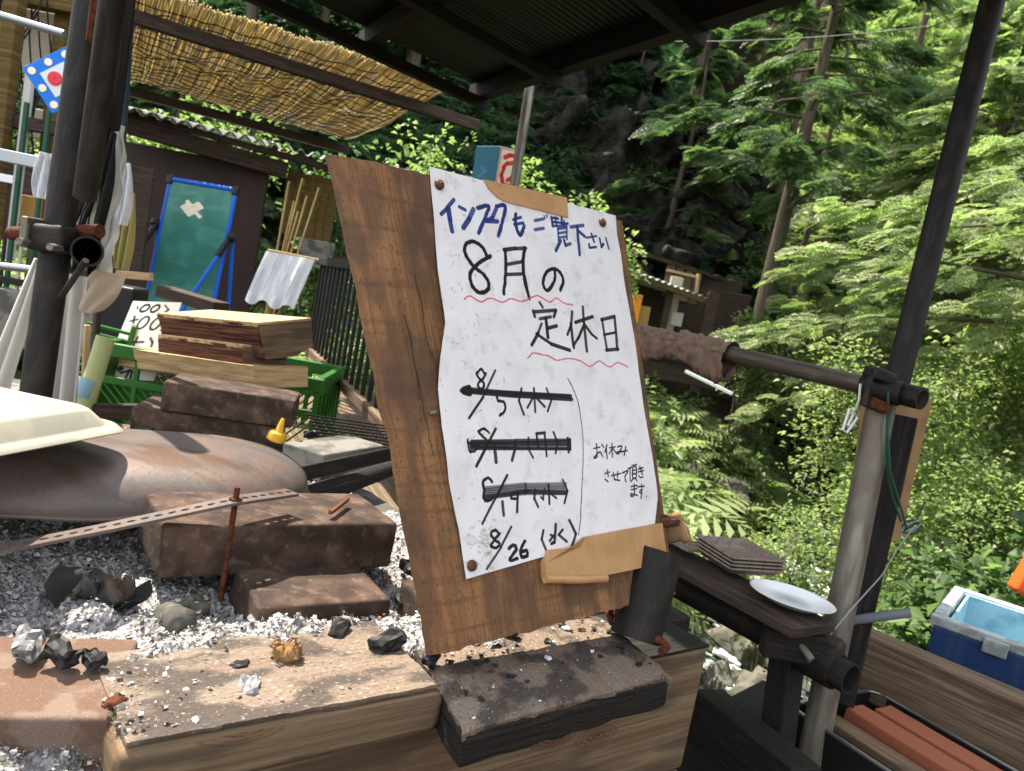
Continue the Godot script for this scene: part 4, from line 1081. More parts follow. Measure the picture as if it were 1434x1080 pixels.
	var wp: Vector3 = Vector3(-0.8187, 0.9262, -1.3978)
	wc.sheet(20, 20, func(u, v): return wp + Vector3((u - 0.5) * 0.06 + 0.01 * v, -0.30 * v, 0.012 * sin(u * 14.0) * (0.3 + v)), 0.003)
	single("white_drape", wc, M.white_cloth, "pale cloth draped behind the lower part of the sooty pole", "cloth")
	var wd := Geo.new()
	var wq: Vector3 = Vector3(-0.9249, 0.9399, -1.4496)
	wd.sheet(12, 20, func(u, v): return wq + Vector3((u - 0.5) * 0.035 * (0.4 + v) - 0.06 * v + 0.01, -0.26 * v, 0.008 * sin(u * 11.0)), 0.003)
	single("white_drape", wd, M.white_cloth, "white cloth edge hanging left of the sooty pole", "cloth")
	# bamboo tube, slats and bits behind the pole
	var bt := thing("bamboo_tube", "pale green bamboo tube with a blue band behind the tray", "bamboo tube", Vector3(-0.8341, 0.6884, -1.4734))
	part("tube", rod(Vector3(0, -0.15, 0), Vector3(0.025, 0.12, -0.04), 0.018, 16, 0.003), M.green_bamboo, bt)
	var band := Geo.new()
	band.tube([Vector3(0.004, 0.0, -0.006), Vector3(0.010, 0.034, -0.018)], 0.0205, 16, false)
	part("band", band, mat("pale_blue", sr(0.30, 0.50, 0.62), 0.4), bt)
	s = beam(Vector3(-0.9016, 0.8136, -1.6072), Vector3(-0.8788, 0.6583, -1.5909), 0.012, 0.014)
	single("thin_stake", s[0], M.fresh_wood, "thin pale stake upright behind the bamboo tube", "stake", s[1])
	s = beam(Vector3(-0.9301, 0.8462, -1.6911), Vector3(-0.9069, 0.6273, -1.6681), 0.014, 0.016)
	single("thin_stake", s[0], M.dark_wood, "dark stake beside the green crate's left end", "stake", s[1])
	s = beam(Vector3(-1.2386, 0.8531, -2.2951), Vector3(-1.2272, 0.7690, -2.2863), 0.07, 0.03)
	single("black_bin", box(Vector3(0.10, 0.20, 0.10), 0.01), M.black_plastic, "black bin standing behind the beige cap", "bin", Transform3D(Basis(), Vector3(-1.2304, 0.7561, -2.3855)))
	# the cluttered shed beyond the left edge
	var o := thing("left_shed", "cluttered wooden shed wall at the left edge with posts and pale panels", "shed", Vector3(-2.3473, 0.5485, -3.5703))
	var off := -o.position
	var put := func(called: String, p: Vector3, size: Vector3, m: Material) -> void:
		part(called, box(size, 0.004, 0.0, 1.0, Vector3i.ONE, Vector2(rng.randf(), rng.randf())), m, o).position = p + off
	put.call("wall_panel", Vector3(-2.5657, 1.8252, -3.8050), Vector3(0.32, 0.30, 0.02), M.pale_wall)
	put.call("wall_panel", Vector3(-2.5093, 1.4604, -3.8672), Vector3(0.10, 0.14, 0.02), M.pale_wall)
	put.call("post", Vector3(-2.5371, 1.4791, -3.6178), Vector3(0.07, 2.6, 0.07), M.shed_wood)
	put.call("post", Vector3(-2.4083, 1.5420, -3.7752), Vector3(0.06, 2.4, 0.06), M.shed_wood)
	put.call("post", Vector3(-2.4488, 1.2385, -3.6428), Vector3(0.035, 0.9, 0.03), M.white_cloth)
	put.call("beam", Vector3(-2.4775, 1.4289, -3.6628), Vector3(0.6, 0.06, 0.06), M.dark_wood)
	put.call("beam", Vector3(-2.4806, 1.9919, -3.7220), Vector3(0.8, 0.05, 0.08), M.shed_wood)
	put.call("beam", Vector3(-2.1791, 0.7155, -3.3867), Vector3(0.9, 0.03, 0.03), M.black_iron)
	put.call("green_post", Vector3(-2.3649, 1.0057, -3.5178), Vector3(0.02, 1.0, 0.02), M.green_post)
	put.call("green_post", Vector3(-2.2305, 1.0244, -3.4695), Vector3(0.018, 1.0, 0.018), M.green_post)
	put.call("ochre_panel", Vector3(-2.4357, 1.0340, -3.7219), Vector3(0.12, 0.14, 0.02), M.ochre_panel)
	put.call("notice", Vector3(-2.3632, 1.1533, -3.4327), Vector3(0.07, 0.035, 0.01), M.plate_white)
	for k in 5: put.call("fence_bar", Vector3(-2.2824, 0.7539, -3.3908) + Vector3(0.075 * k - 0.1, 0, 0), Vector3(0.014, 0.34, 0.014), M.black_iron if k % 2 else M.pale_wall)
	for k in 4: put.call("dark_backing", Vector3(-2.8424, 1.1910, -4.4422) + Vector3(0.42 * k - 0.9, -0.1, -0.04 * k), Vector3(0.41, 0.5 + 0.12 * (k % 2), 0.03), M.dark_wood)
	put.call("plinth", Vector3(-2.2141, 0.5593, -3.3703), Vector3(0.9, 0.24, 0.12), M.concrete)
	for k in 9:
		var pts := []
		for j in 8: pts.append(Vector3(-2.5128, 1.8004, -3.7018) + Vector3(-0.15 + 0.03 * k, 0.2 - 0.1 * j + 0.03 * sin(k + j * 1.3), 0.05 * sin(j * 1.1 + k)) + off)
		var g := Geo.new()
		g.tube(pts, 0.004, 5, false)
		part("cable", g, M.black_net, o)
	single("white_kerb", box(Vector3(0.5, 0.03, 0.2), 0.01), M.concrete, "pale strip of path at the left edge under the plant", "kerb", Transform3D(Basis(), Vector3(-1.9465, 0.3476, -2.9459)))

func build_huts() -> void:
	var o := thing("lower_hut", "old riverside hut with an open front and pale corrugated eave", "hut", on_land(Vector3(2.0736, 1.0714, -11.2671)))
	var off := -o.position
	var rs := part("roof_sheet", corrugated(Vector3(1.1502, 1.7896, -10.6689), Vector3(2.5285, 1.6055, -11.2126), Vector3(-0.560, 0.045, -1.456), 14, 0.018), M.clear_sheet, o)
	rs.position = off
	bar_part("eave", o, Vector3(1.1112, 1.7484, -10.7752), Vector3(2.5512, 1.5476, -11.2568), 0.07, 0.07, M.shed_wood)
	var put := func(called: String, p: Vector3, size: Vector3, m: Material) -> void:
		part(called, box(size, 0.006, 0.0, 1.0, Vector3i.ONE, Vector2(rng.randf(), rng.randf())), m, o).position = p + off
	put.call("corner_post", Vector3(2.6077, 0.9628, -11.1953), Vector3(0.157, 1.456, 0.134), M.dark_wood)
	put.call("post", Vector3(2.0007, 0.9530, -11.2546), Vector3(0.101, 1.456, 0.101), M.dark_wood)
	put.call("back_wall", Vector3(2.3579, 0.9752, -12.3832), Vector3(2.240, 1.680, 0.056), M.dark_wood)
	put.call("orange_sheet", Vector3(1.5263, 1.2343, -11.0630), Vector3(0.146, 0.470, 0.022), M.orange_sheet)
	put.call("orange_sheet", Vector3(1.6714, 1.1565, -11.1654), Vector3(0.179, 0.336, 0.022), M.ochre_panel)
	put.call("white_cloths", Vector3(2.2246, 1.2319, -11.5052), Vector3(0.168, 0.202, 0.022), M.white_cloth)
	put.call("pillar", Vector3(2.1291, 1.2880, -11.6317), Vector3(0.179, 1.120, 0.112), M.pale_wall)
	put.call("bench", Vector3(2.2003, 0.6748, -11.2254), Vector3(1.008, 0.056, 0.392), M.green_post)
	put.call("skirt", Vector3(2.2299, 0.4545, -11.1419), Vector3(1.344, 0.246, 0.056), M.dark_wood)
	var h := thing("upper_hut", "small grey plank hut with a dark lean-to roof above the lower hut", "hut", on_land(Vector3(2.6010, 1.4817, -12.6576)))
	off = -h.position
	var rf := Geo.new()
	var ra: Vector3 = Vector3(1.6931, 2.1609, -12.0553)
	var rb: Vector3 = Vector3(3.2102, 2.0101, -12.4919)
	rf.sheet(12, 4, func(u, v): return ra.lerp(rb, u) + Vector3(-0.280, 0.078, -1.344) * v + Vector3.UP * 0.02 * sin(u * 40.0) * u, 0.06)
	part("roof", rf, M.dark_wood, h).position = off
	for k in 4:
		var p: Vector3 = Vector3(Vector3(2.1123, 1.8233, -12.2511)).lerp(Vector3(2.5749, 1.7978, -12.3590), k / 3.0)
		part("plank", box(Vector3(0.132, 0.538, 0.028), 0.004, 0.0, 1.0, Vector3i.ONE, Vector2(rng.randf(), rng.randf())), M.rail_wood, h).position = p + off
	part("side_wall", box(Vector3(0.650, 1.120, 0.067), 0.004), M.dark_wood, h).position = Vector3(3.0061, 1.4405, -12.4924) + off
	part("doorway", box(Vector3(0.246, 0.560, 0.022), 0.004), M.black_plastic, h).position = Vector3(2.9443, 1.4879, -12.3767) + off
	bar_part("post", h, Vector3(2.5464, 1.9915, -12.2084), Vector3(2.5757, 1.5906, -12.1663), 0.04, 0.05, M.fresh_wood)
	bar_part("frame", h, Vector3(2.0354, 1.9636, -12.1753), Vector3(2.5237, 1.9426, -12.2133), 0.04, 0.04, M.fresh_wood)
	var s := beam(Vector3(1.6354, 0.6781, -7.5054), Vector3(2.0703, 0.5564, -7.2915), 0.04, 0.03)
	single("white_batten", s[0], M.plate_white, "white batten sloping below the rag-wrapped rail", "batten", s[1])

# ---------- the notice ----------
func ink(im: Image, col: Color, w: float, a: float, p: Array) -> void:  # a marker line through x, y, x, y ...
	var W := im.get_width()
	var H := im.get_height()
	for k in range(0, p.size() - 2, 2):
		var s := Vector2(p[k], p[k + 1])
		var e := Vector2(p[k + 2], p[k + 3])
		var wr := w * rng.randf_range(0.86, 1.12)
		s += Vector2(rng.randfn(0, 0.5), rng.randfn(0, 0.5)); e += Vector2(rng.randfn(0, 0.5), rng.randfn(0, 0.5))
		var aa := a * rng.randf_range(0.82, 1.0)
		var lo := s.min(e) - Vector2.ONE * (wr + 1)
		var hi := s.max(e) + Vector2.ONE * (wr + 1)
		var d := e - s
		var l2 := maxf(d.length_squared(), 0.001)
		for y in range(maxi(0, int(lo.y)), mini(H, int(hi.y) + 1)):
			for x in range(maxi(0, int(lo.x)), mini(W, int(hi.x) + 1)):
				var q := Vector2(x, y)
				var t := clampf((q - s).dot(d) / l2, 0, 1)
				var dist := q.distance_to(s + d * t)
				var k2 := clampf(wr * 0.5 - dist + 0.5, 0, 1) * aa
				if k2 > 0.0: im.set_pixel(x, y, im.get_pixel(x, y).lerp(col, k2 * 0.93))

const INK := {"k": Color(0.10, 0.095, 0.10), "u": Color(0.13, 0.18, 0.42), "r": Color(0.80, 0.36, 0.42)}

func notice_print() -> Image:
	var W := 870
	var H := 1200
	var c1 := nz(W, H, 0.004, 1, 1, 81, 4)
	var c2 := nz(W, H, 0.10, 1, 1, 82, 3)
	var c3 := nz(W, H, 0.012, 1, 1, 83, 5)
	var im := paint(W, H, Color(0.885, 0.875, 0.88), [[c1, 0.4, 0.8, Color(0.86, 0.845, 0.85), 0.8], [c2, 0.86, 0.97, Color(0.66, 0.63, 0.60), 0.5], [c3, 0.6, 0.9, Color(0.81, 0.79, 0.78), 0.7]])
	for k in 260:  # specks and smudges, more of them near the edges
		var x := rng.randf_range(20, W - 20)
		var y := rng.randf_range(20, H - 20)
		if rng.randf() < 0.6: x = 90 + absf(rng.randfn(0, 60))
		ink(im, Color(0.45, 0.38, 0.31), rng.randf_range(1.5, 4.5), rng.randf_range(0.1, 0.55), [x, y, x + rng.randfn(0, 4), y + rng.randfn(0, 5)])
	for k in 70: 
		var q := Vector2(110 + rng.randfn(0, 28), 1080 + rng.randfn(0, 40))
		ink(im, Color(0.42, 0.34, 0.22), rng.randf_range(2, 9), 0.22, [q.x, q.y, q.x + 5, q.y + 3])
	for k in 16:
		var q := Vector2(rng.randf_range(120, 760), rng.randf_range(80, 1100))
		for j in 6: ink(im, Color(0.62, 0.58, 0.54), rng.randf_range(6, 20), 0.05, [q.x, q.y, q.x + rng.randfn(0, 22), q.y + rng.randfn(0, 12)])
	ink(im, INK.k, 11.5, 1.00, [230, 278, 229, 275, 228, 271, 226, 267, 224, 263, 222, 259, 219, 256, 215, 253, 211, 250, 207, 247, 202, 245, 198, 244, 193, 242, 189, 241, 184, 241, 179, 241, 174, 243, 169, 245, 164, 248, 160, 252, 157, 255, 155, 259, 153, 263, 153, 267, 152, 271, 153, 275, 154, 279, 155, 284, 157, 288, 161, 293, 165, 299, 169, 304, 174, 310, 180, 315, 186, 319, 192, 324, 199, 328, 206, 332, 211, 336, 215, 340, 219, 344, 222, 348, 224, 351, 225, 355, 226, 359, 226, 363, 225, 367, 224, 371, 223, 375, 219, 379, 215, 382, 211, 385, 206, 387, 200, 389, 194, 389, 188, 389, 183, 388, 179, 386, 174, 383, 171, 380, 168, 377, 165, 373, 163, 368, 161, 364, 160, 359, 159, 354, 159, 349, 160, 344, 162, 338, 164, 333, 168, 328, 172, 323, 177, 319, 183, 314, 188, 310, 194, 306, 199, 302, 205, 299, 211, 295, 217, 292, 223, 289, 230, 286, 236, 283, 241, 281, 245, 279])
	ink(im, INK.k, 11.5, 1.00, [303, 254, 303, 259, 302, 267, 302, 275, 301, 285, 300, 294, 298, 304, 297, 314, 295, 324, 292, 335, 290, 344, 288, 354, 285, 364, 282, 373, 280, 381, 278, 387])
	ink(im, INK.k, 11.5, 1.00, [299, 255, 346, 246, 387, 242])
	ink(im, INK.k, 13.0, 1.00, [382, 244, 380, 250, 377, 259, 373, 269, 370, 279, 368, 289, 367, 299, 366, 308, 366, 318, 367, 329, 367, 339, 369, 351, 370, 365, 373, 378, 374, 390, 376, 398])
	ink(im, INK.k, 11.0, 1.00, [301, 299, 366, 285])
	ink(im, INK.k, 11.0, 1.00, [297, 330, 363, 322])
	ink(im, INK.k, 11.5, 1.00, [496, 299, 496, 302, 496, 308, 496, 314, 496, 320, 494, 326, 490, 333, 486, 340, 481, 347, 476, 353, 471, 358, 464, 364, 458, 368, 453, 369, 448, 367, 444, 363, 442, 358, 441, 354, 440, 349, 441, 344, 442, 339, 445, 334, 447, 328, 451, 322, 455, 317, 460, 312, 466, 308, 473, 304, 480, 301, 487, 299, 493, 298, 499, 298, 505, 300, 511, 302, 516, 306, 520, 309, 523, 314, 526, 319, 527, 324, 528, 330, 528, 336, 526, 342, 522, 349, 517, 356, 513, 361, 510, 365])
	ink(im, INK.r, 4.5, 1.00, [128, 412, 131, 410, 136, 407, 140, 404, 146, 401, 152, 401, 156, 402, 160, 404, 164, 406, 168, 408, 172, 410, 176, 412, 180, 414, 185, 416, 189, 416, 194, 415, 199, 413, 204, 410, 209, 408, 215, 406, 221, 405, 228, 404, 233, 405, 238, 406, 244, 408, 249, 409, 254, 411, 258, 412, 263, 414, 267, 414, 272, 413, 278, 411, 283, 409, 288, 406, 294, 404, 299, 402, 305, 401, 310, 402, 315, 403, 320, 404, 324, 406, 330, 407, 337, 408, 344, 408, 349, 407, 355, 405, 362, 403, 368, 400, 375, 398, 381, 395, 388, 393, 395, 390, 402, 388, 409, 387, 414, 387, 420, 389, 425, 391, 429, 393, 434, 395, 440, 397, 445, 400, 450, 402, 455, 404, 460, 404, 466, 402, 472, 399, 478, 395, 484, 392, 490, 391, 496, 392, 502, 395, 507, 399, 513, 402, 519, 405, 527, 407, 536, 408, 544, 408, 552, 409, 557, 409])
	ink(im, INK.k, 11.0, 1.00, [417, 408, 426, 423])
	ink(im, INK.k, 10.5, 1.00, [384, 434, 390, 452])
	ink(im, INK.k, 11.0, 1.00, [386, 438, 481, 429, 468, 449])
	ink(im, INK.k, 11.0, 1.00, [408, 458, 456, 450])
	ink(im, INK.k, 14.0, 1.00, [433, 457, 433, 514])
	ink(im, INK.k, 10.5, 1.00, [435, 486, 476, 477])
	ink(im, INK.k, 10.5, 1.00, [413, 472, 395, 501, 363, 538])
	ink(im, INK.k, 11.0, 1.00, [387, 504, 442, 533, 520, 553])
	ink(im, INK.k, 11.0, 1.00, [550, 432, 539, 471, 519, 504])
	ink(im, INK.k, 11.0, 1.00, [538, 471, 540, 543])
	ink(im, INK.k, 10.5, 1.00, [560, 465, 640, 444])
	ink(im, INK.k, 12.0, 1.00, [602, 414, 597, 464, 596, 555])
	ink(im, INK.k, 10.0, 1.00, [597, 471, 565, 513, 540, 537])
	ink(im, INK.k, 10.0, 1.00, [602, 474, 627, 502, 648, 516])
	ink(im, INK.k, 11.0, 1.00, [684, 450, 689, 552])
	ink(im, INK.k, 11.0, 1.00, [680, 452, 745, 440])
	ink(im, INK.k, 12.0, 1.00, [745, 440, 740, 550])
	ink(im, INK.k, 9.5, 1.00, [685, 502, 741, 493])
	ink(im, INK.k, 11.0, 1.00, [686, 552, 744, 549])
	ink(im, INK.r, 4.5, 1.00, [342, 578, 349, 572, 358, 565, 365, 562, 373, 562, 381, 563, 391, 565, 400, 567, 412, 568, 424, 569, 431, 572, 439, 575, 446, 578, 454, 582, 465, 584, 473, 583, 483, 582, 494, 580, 506, 579, 516, 579, 525, 579, 534, 580, 543, 582, 552, 584, 561, 586, 569, 590, 576, 594, 584, 599, 591, 602, 600, 604, 609, 602, 618, 598, 628, 593, 638, 589, 646, 587, 656, 589, 663, 594, 671, 598, 683, 604, 697, 607, 708, 602, 720, 596, 733, 593, 743, 594, 754, 598, 766, 602, 775, 606, 782, 609])
	ink(im, INK.u, 13.5, 1.00, [133, 125, 107, 153, 85, 173])
	ink(im, INK.u, 15.0, 1.00, [111, 153, 113, 186, 116, 218])
	ink(im, INK.u, 11.0, 1.00, [151, 144, 171, 150])
	ink(im, INK.u, 15.0, 1.00, [201, 146, 182, 175, 157, 204])
	ink(im, INK.u, 12.0, 1.00, [217, 139, 223, 137, 233, 133, 244, 129, 253, 127, 259, 127, 260, 130, 258, 136, 254, 143, 249, 152, 244, 160, 237, 171, 229, 183, 221, 196, 214, 206, 209, 214])
	ink(im, INK.u, 12.0, 1.00, [291, 126, 268, 161, 242, 175])
	ink(im, INK.u, 12.5, 1.00, [288, 125, 296, 123, 306, 120, 316, 118, 322, 120, 323, 125, 322, 132, 318, 141, 314, 150, 310, 160, 305, 171, 299, 183, 293, 196, 287, 207, 283, 215])
	ink(im, INK.u, 16.0, 1.00, [242, 175, 286, 171])
	ink(im, INK.u, 12.5, 1.00, [362, 139, 361, 143, 359, 150, 358, 158, 357, 165, 357, 173, 358, 180, 360, 188, 363, 196, 366, 202, 369, 204, 375, 200, 381, 190, 387, 180, 391, 172])
	ink(im, INK.u, 9.5, 1.00, [349, 159, 381, 148])
	ink(im, INK.u, 9.5, 1.00, [351, 173, 388, 164])
	ink(im, INK.u, 11.0, 1.00, [437, 152, 473, 142])
	ink(im, INK.u, 11.0, 1.00, [433, 181, 470, 173])
	ink(im, INK.u, 7.0, 1.00, [479, 132, 480, 141])
	ink(im, INK.u, 7.0, 1.00, [491, 128, 491, 135])
	ink(im, INK.u, 9.0, 1.00, [510, 132, 511, 161])
	ink(im, INK.u, 8.5, 1.00, [511, 134, 540, 134])
	ink(im, INK.u, 8.5, 1.00, [512, 147, 543, 146])
	ink(im, INK.u, 8.5, 1.00, [528, 130, 528, 157])
	ink(im, INK.u, 8.5, 1.00, [513, 160, 573, 154])
	ink(im, INK.u, 8.5, 1.00, [556, 129, 550, 147, 580, 145])
	ink(im, INK.u, 8.5, 1.00, [565, 137, 559, 154])
	ink(im, INK.u, 8.5, 1.00, [532, 166, 528, 207])
	ink(im, INK.u, 8.5, 1.00, [532, 167, 572, 160, 566, 198])
	ink(im, INK.u, 7.5, 1.00, [532, 181, 568, 174])
	ink(im, INK.u, 7.5, 1.00, [532, 195, 566, 189])
	ink(im, INK.u, 11.0, 1.00, [538, 206, 512, 239])
	ink(im, INK.u, 10.0, 1.00, [554, 202, 557, 218, 581, 209])
	ink(im, INK.u, 11.0, 1.00, [591, 155, 650, 143])
	ink(im, INK.u, 11.0, 1.00, [621, 150, 616, 242])
	ink(im, INK.u, 11.0, 1.00, [625, 165, 650, 180])
	ink(im, INK.u, 9.0, 1.00, [658, 184, 707, 173])
	ink(im, INK.u, 9.0, 1.00, [683, 168, 692, 194])
	ink(im, INK.u, 9.0, 1.00, [666, 204, 668, 215, 700, 210])
	ink(im, INK.u, 9.0, 1.00, [721, 180, 725, 208, 736, 197])
	ink(im, INK.u, 9.0, 1.00, [751, 175, 759, 210])
	ink(im, INK.k, 7.5, 1.00, [175, 623, 172, 618, 168, 611, 163, 607, 157, 609, 149, 615, 145, 620, 147, 625, 151, 630, 156, 635, 161, 639, 167, 644, 169, 649, 167, 655, 161, 660, 156, 662, 151, 659, 146, 654, 146, 649, 149, 645, 155, 641, 161, 637, 167, 634, 172, 628, 175, 623, 178, 619])
	ink(im, INK.k, 8.5, 1.00, [213, 612, 159, 686, 103, 740])
	ink(im, INK.k, 8.0, 1.00, [210, 682, 210, 689, 212, 697, 217, 698, 225, 699, 232, 700, 236, 707, 237, 715, 235, 722, 231, 728, 226, 732, 219, 735, 214, 738])
	ink(im, INK.k, 8.0, 1.00, [305, 665, 290, 700, 303, 740])
	ink(im, INK.k, 8.0, 1.00, [353, 666, 349, 735])
	ink(im, INK.k, 7.5, 1.00, [345, 693, 321, 721])
	ink(im, INK.k, 7.5, 1.00, [357, 693, 388, 722])
	ink(im, INK.k, 8.5, 1.00, [403, 667, 418, 702, 397, 736])
	ink(im, INK.k, 5.8, 1.00, [94, 657, 282, 676, 504, 694])
	ink(im, INK.k, 5.8, 1.00, [94, 661, 281, 680, 503, 699])
	ink(im, INK.k, 5.8, 1.00, [93, 665, 280, 685, 503, 704])
	ink(im, INK.k, 5.8, 1.00, [93, 669, 280, 689, 502, 709])
	ink(im, INK.k, 5.8, 1.00, [93, 662, 282, 678, 504, 692])
	ink(im, INK.k, 5.8, 1.00, [93, 666, 281, 683, 503, 700])
	ink(im, INK.k, 13.0, 1.00, [88, 664, 94, 662, 101, 659, 109, 657, 115, 656, 118, 661, 118, 669, 116, 674, 111, 674, 104, 672, 97, 669, 93, 667])
	ink(im, INK.k, 6.0, 1.00, [208, 669, 498, 691, 506, 705])
	ink(im, INK.k, 7.5, 1.00, [167, 784, 163, 780, 157, 775, 151, 772, 143, 772, 135, 775, 130, 778, 132, 783, 138, 788, 144, 794, 150, 798, 156, 803, 162, 807, 166, 810])
	ink(im, INK.k, 8.5, 1.00, [193, 774, 151, 821, 109, 871])
	ink(im, INK.k, 11.0, 1.00, [180, 824, 181, 866])
	ink(im, INK.k, 10.0, 1.00, [217, 827, 217, 832])
	ink(im, INK.k, 10.0, 1.00, [257, 830, 239, 867])
	ink(im, INK.k, 8.0, 1.00, [311, 807, 304, 839, 319, 865])
	ink(im, INK.k, 8.0, 1.00, [344, 800, 344, 836])
	ink(im, INK.k, 8.0, 1.00, [344, 798, 376, 798, 372, 866])
	ink(im, INK.k, 8.0, 1.00, [411, 798, 424, 831, 411, 860])
	ink(im, INK.k, 6.0, 1.00, [100, 801, 261, 811, 477, 825])
	ink(im, INK.k, 6.0, 1.00, [99, 805, 260, 817, 476, 831])
	ink(im, INK.k, 6.0, 1.00, [98, 810, 260, 822, 475, 837])
	ink(im, INK.k, 6.0, 1.00, [98, 814, 259, 827, 474, 843])
	ink(im, INK.k, 6.0, 1.00, [97, 818, 258, 832, 472, 849])
	ink(im, INK.k, 6.0, 1.00, [97, 823, 257, 837, 472, 854])
	ink(im, INK.k, 6.0, 1.00, [99, 808, 260, 817, 476, 829])
	ink(im, INK.k, 6.0, 1.00, [98, 816, 258, 833, 472, 853])
	ink(im, INK.k, 7.0, 1.00, [89, 797, 89, 802, 89, 810, 90, 819, 91, 826, 94, 831, 99, 831, 107, 830, 115, 826, 121, 822, 123, 819, 120, 816, 113, 813, 104, 810, 96, 808, 91, 806])
	ink(im, INK.k, 10.0, 1.00, [467, 820, 464, 861])
	ink(im, INK.k, 9.0, 1.00, [477, 825, 473, 854])
	ink(im, INK.k, 8.0, 1.00, [159, 918, 156, 914, 151, 909, 146, 906, 139, 907, 132, 910, 127, 915, 126, 919, 127, 925, 128, 931, 129, 936, 128, 942, 126, 947, 125, 952, 125, 957, 129, 964, 137, 967, 143, 967, 151, 964, 156, 961])
	ink(im, INK.k, 7.5, 1.00, [216, 906, 166, 963, 112, 1024])
	ink(im, INK.k, 9.0, 1.00, [189, 976, 190, 1012])
	ink(im, INK.k, 7.5, 1.00, [248, 957, 242, 956, 234, 956, 228, 958, 222, 964, 221, 970, 227, 972, 236, 973, 243, 973])
	ink(im, INK.k, 8.0, 1.00, [249, 957, 236, 1010])
	ink(im, INK.k, 7.5, 1.00, [315, 957, 307, 980, 317, 1005])
	ink(im, INK.k, 7.0, 1.00, [350, 958, 340, 987, 333, 980])
	ink(im, INK.k, 7.5, 1.00, [368, 949, 363, 1003])
	ink(im, INK.k, 7.0, 1.00, [369, 972, 393, 990])
	ink(im, INK.k, 7.5, 1.00, [426, 940, 441, 975, 423, 1007])
	ink(im, INK.k, 8.0, 0.62, [130, 931, 280, 936, 438, 952])
	ink(im, INK.k, 8.0, 0.62, [129, 936, 279, 942, 437, 959])
	ink(im, INK.k, 8.0, 0.62, [128, 942, 278, 948, 436, 965])
	ink(im, INK.k, 8.0, 0.62, [127, 947, 277, 954, 435, 971])
	ink(im, INK.k, 8.0, 0.62, [127, 952, 276, 959, 434, 977])
	ink(im, INK.k, 8.0, 0.62, [126, 958, 275, 964, 433, 982])
	ink(im, INK.k, 12.0, 0.80, [129, 958, 284, 958, 432, 979])
	ink(im, INK.k, 8.0, 1.00, [164, 1060, 161, 1053, 155, 1048, 149, 1048, 141, 1050, 137, 1054, 138, 1059, 142, 1065, 147, 1071, 153, 1076, 160, 1081, 163, 1085, 161, 1090, 156, 1093, 150, 1095, 143, 1094, 136, 1090, 132, 1086, 135, 1082, 140, 1078, 147, 1073, 152, 1069, 159, 1065, 166, 1061, 170, 1059])
	ink(im, INK.k, 7.0, 1.00, [211, 1047, 168, 1096, 112, 1144])
	ink(im, INK.k, 10.0, 1.00, [195, 1103, 202, 1099, 211, 1096, 218, 1100, 220, 1109, 216, 1114, 209, 1119, 201, 1125, 194, 1130, 192, 1134, 196, 1136, 205, 1136, 214, 1135, 221, 1135])
	ink(im, INK.k, 10.0, 1.00, [254, 1093, 251, 1096, 246, 1101, 241, 1106, 237, 1112, 234, 1117, 233, 1124, 234, 1130, 237, 1134, 243, 1135, 251, 1135, 257, 1133, 259, 1126, 256, 1119, 250, 1119, 242, 1120, 236, 1121])
	ink(im, INK.k, 8.5, 1.00, [327, 1074, 317, 1097, 331, 1131])
	ink(im, INK.k, 9.5, 1.00, [378, 1064, 365, 1113, 352, 1116])
	ink(im, INK.k, 8.0, 1.00, [352, 1090, 364, 1095, 347, 1106])
	ink(im, INK.k, 8.0, 1.00, [402, 1083, 384, 1095])
	ink(im, INK.k, 8.0, 1.00, [387, 1097, 414, 1119])
	ink(im, INK.k, 9.0, 1.00, [434, 1061, 454, 1103, 432, 1135])
	ink(im, INK.k, 3.5, 0.85, [498, 640, 502, 647, 507, 657, 513, 668, 519, 681, 523, 693, 527, 706, 529, 719, 531, 733, 532, 747, 533, 763, 533, 780, 533, 799, 532, 819, 530, 838, 528, 857, 525, 875, 521, 893, 516, 911, 511, 929, 507, 948, 502, 970, 497, 993, 491, 1016, 486, 1038, 482, 1056, 478, 1070, 473, 1083, 470, 1093, 466, 1101, 464, 1108])
	ink(im, INK.k, 5.0, 1.00, [572, 859, 601, 857])
	ink(im, INK.k, 5.0, 1.00, [587, 846, 587, 852, 586, 861, 585, 871, 584, 879, 583, 886, 574, 890, 569, 888, 573, 885, 581, 879, 590, 874, 597, 872, 602, 876, 605, 883, 608, 888])
	ink(im, INK.k, 5.0, 1.00, [610, 850, 618, 859])
	ink(im, INK.k, 5.0, 1.00, [634, 853, 621, 874])
	ink(im, INK.k, 5.0, 1.00, [629, 865, 627, 894])
	ink(im, INK.k, 5.0, 1.00, [642, 864, 670, 862])
	ink(im, INK.k, 5.0, 1.00, [656, 851, 650, 893])
	ink(im, INK.k, 5.0, 1.00, [653, 867, 638, 882])
	ink(im, INK.k, 5.0, 1.00, [657, 867, 671, 882])
	ink(im, INK.k, 5.0, 1.00, [680, 863, 691, 861, 700, 862, 697, 867, 691, 874, 685, 881, 680, 886, 673, 884, 675, 879, 681, 879, 692, 879, 704, 879, 714, 879, 722, 879])
	ink(im, INK.k, 5.0, 1.00, [717, 866, 706, 892])
	ink(im, INK.k, 5.0, 1.00, [607, 941, 629, 938])
	ink(im, INK.k, 5.0, 1.00, [620, 930, 622, 951])
	ink(im, INK.k, 5.0, 1.00, [606, 958, 618, 967])
	ink(im, INK.k, 5.0, 1.00, [635, 950, 678, 947])
	ink(im, INK.k, 5.0, 1.00, [665, 939, 662, 958])
	ink(im, INK.k, 5.0, 1.00, [646, 941, 645, 963, 669, 968])
	ink(im, INK.k, 5.0, 1.00, [686, 946, 694, 944, 706, 942, 712, 943, 709, 947, 701, 952, 695, 958, 695, 968, 697, 975])
	ink(im, INK.k, 5.0, 1.00, [714, 936, 732, 933])
	ink(im, INK.k, 5.0, 1.00, [723, 934, 717, 972])
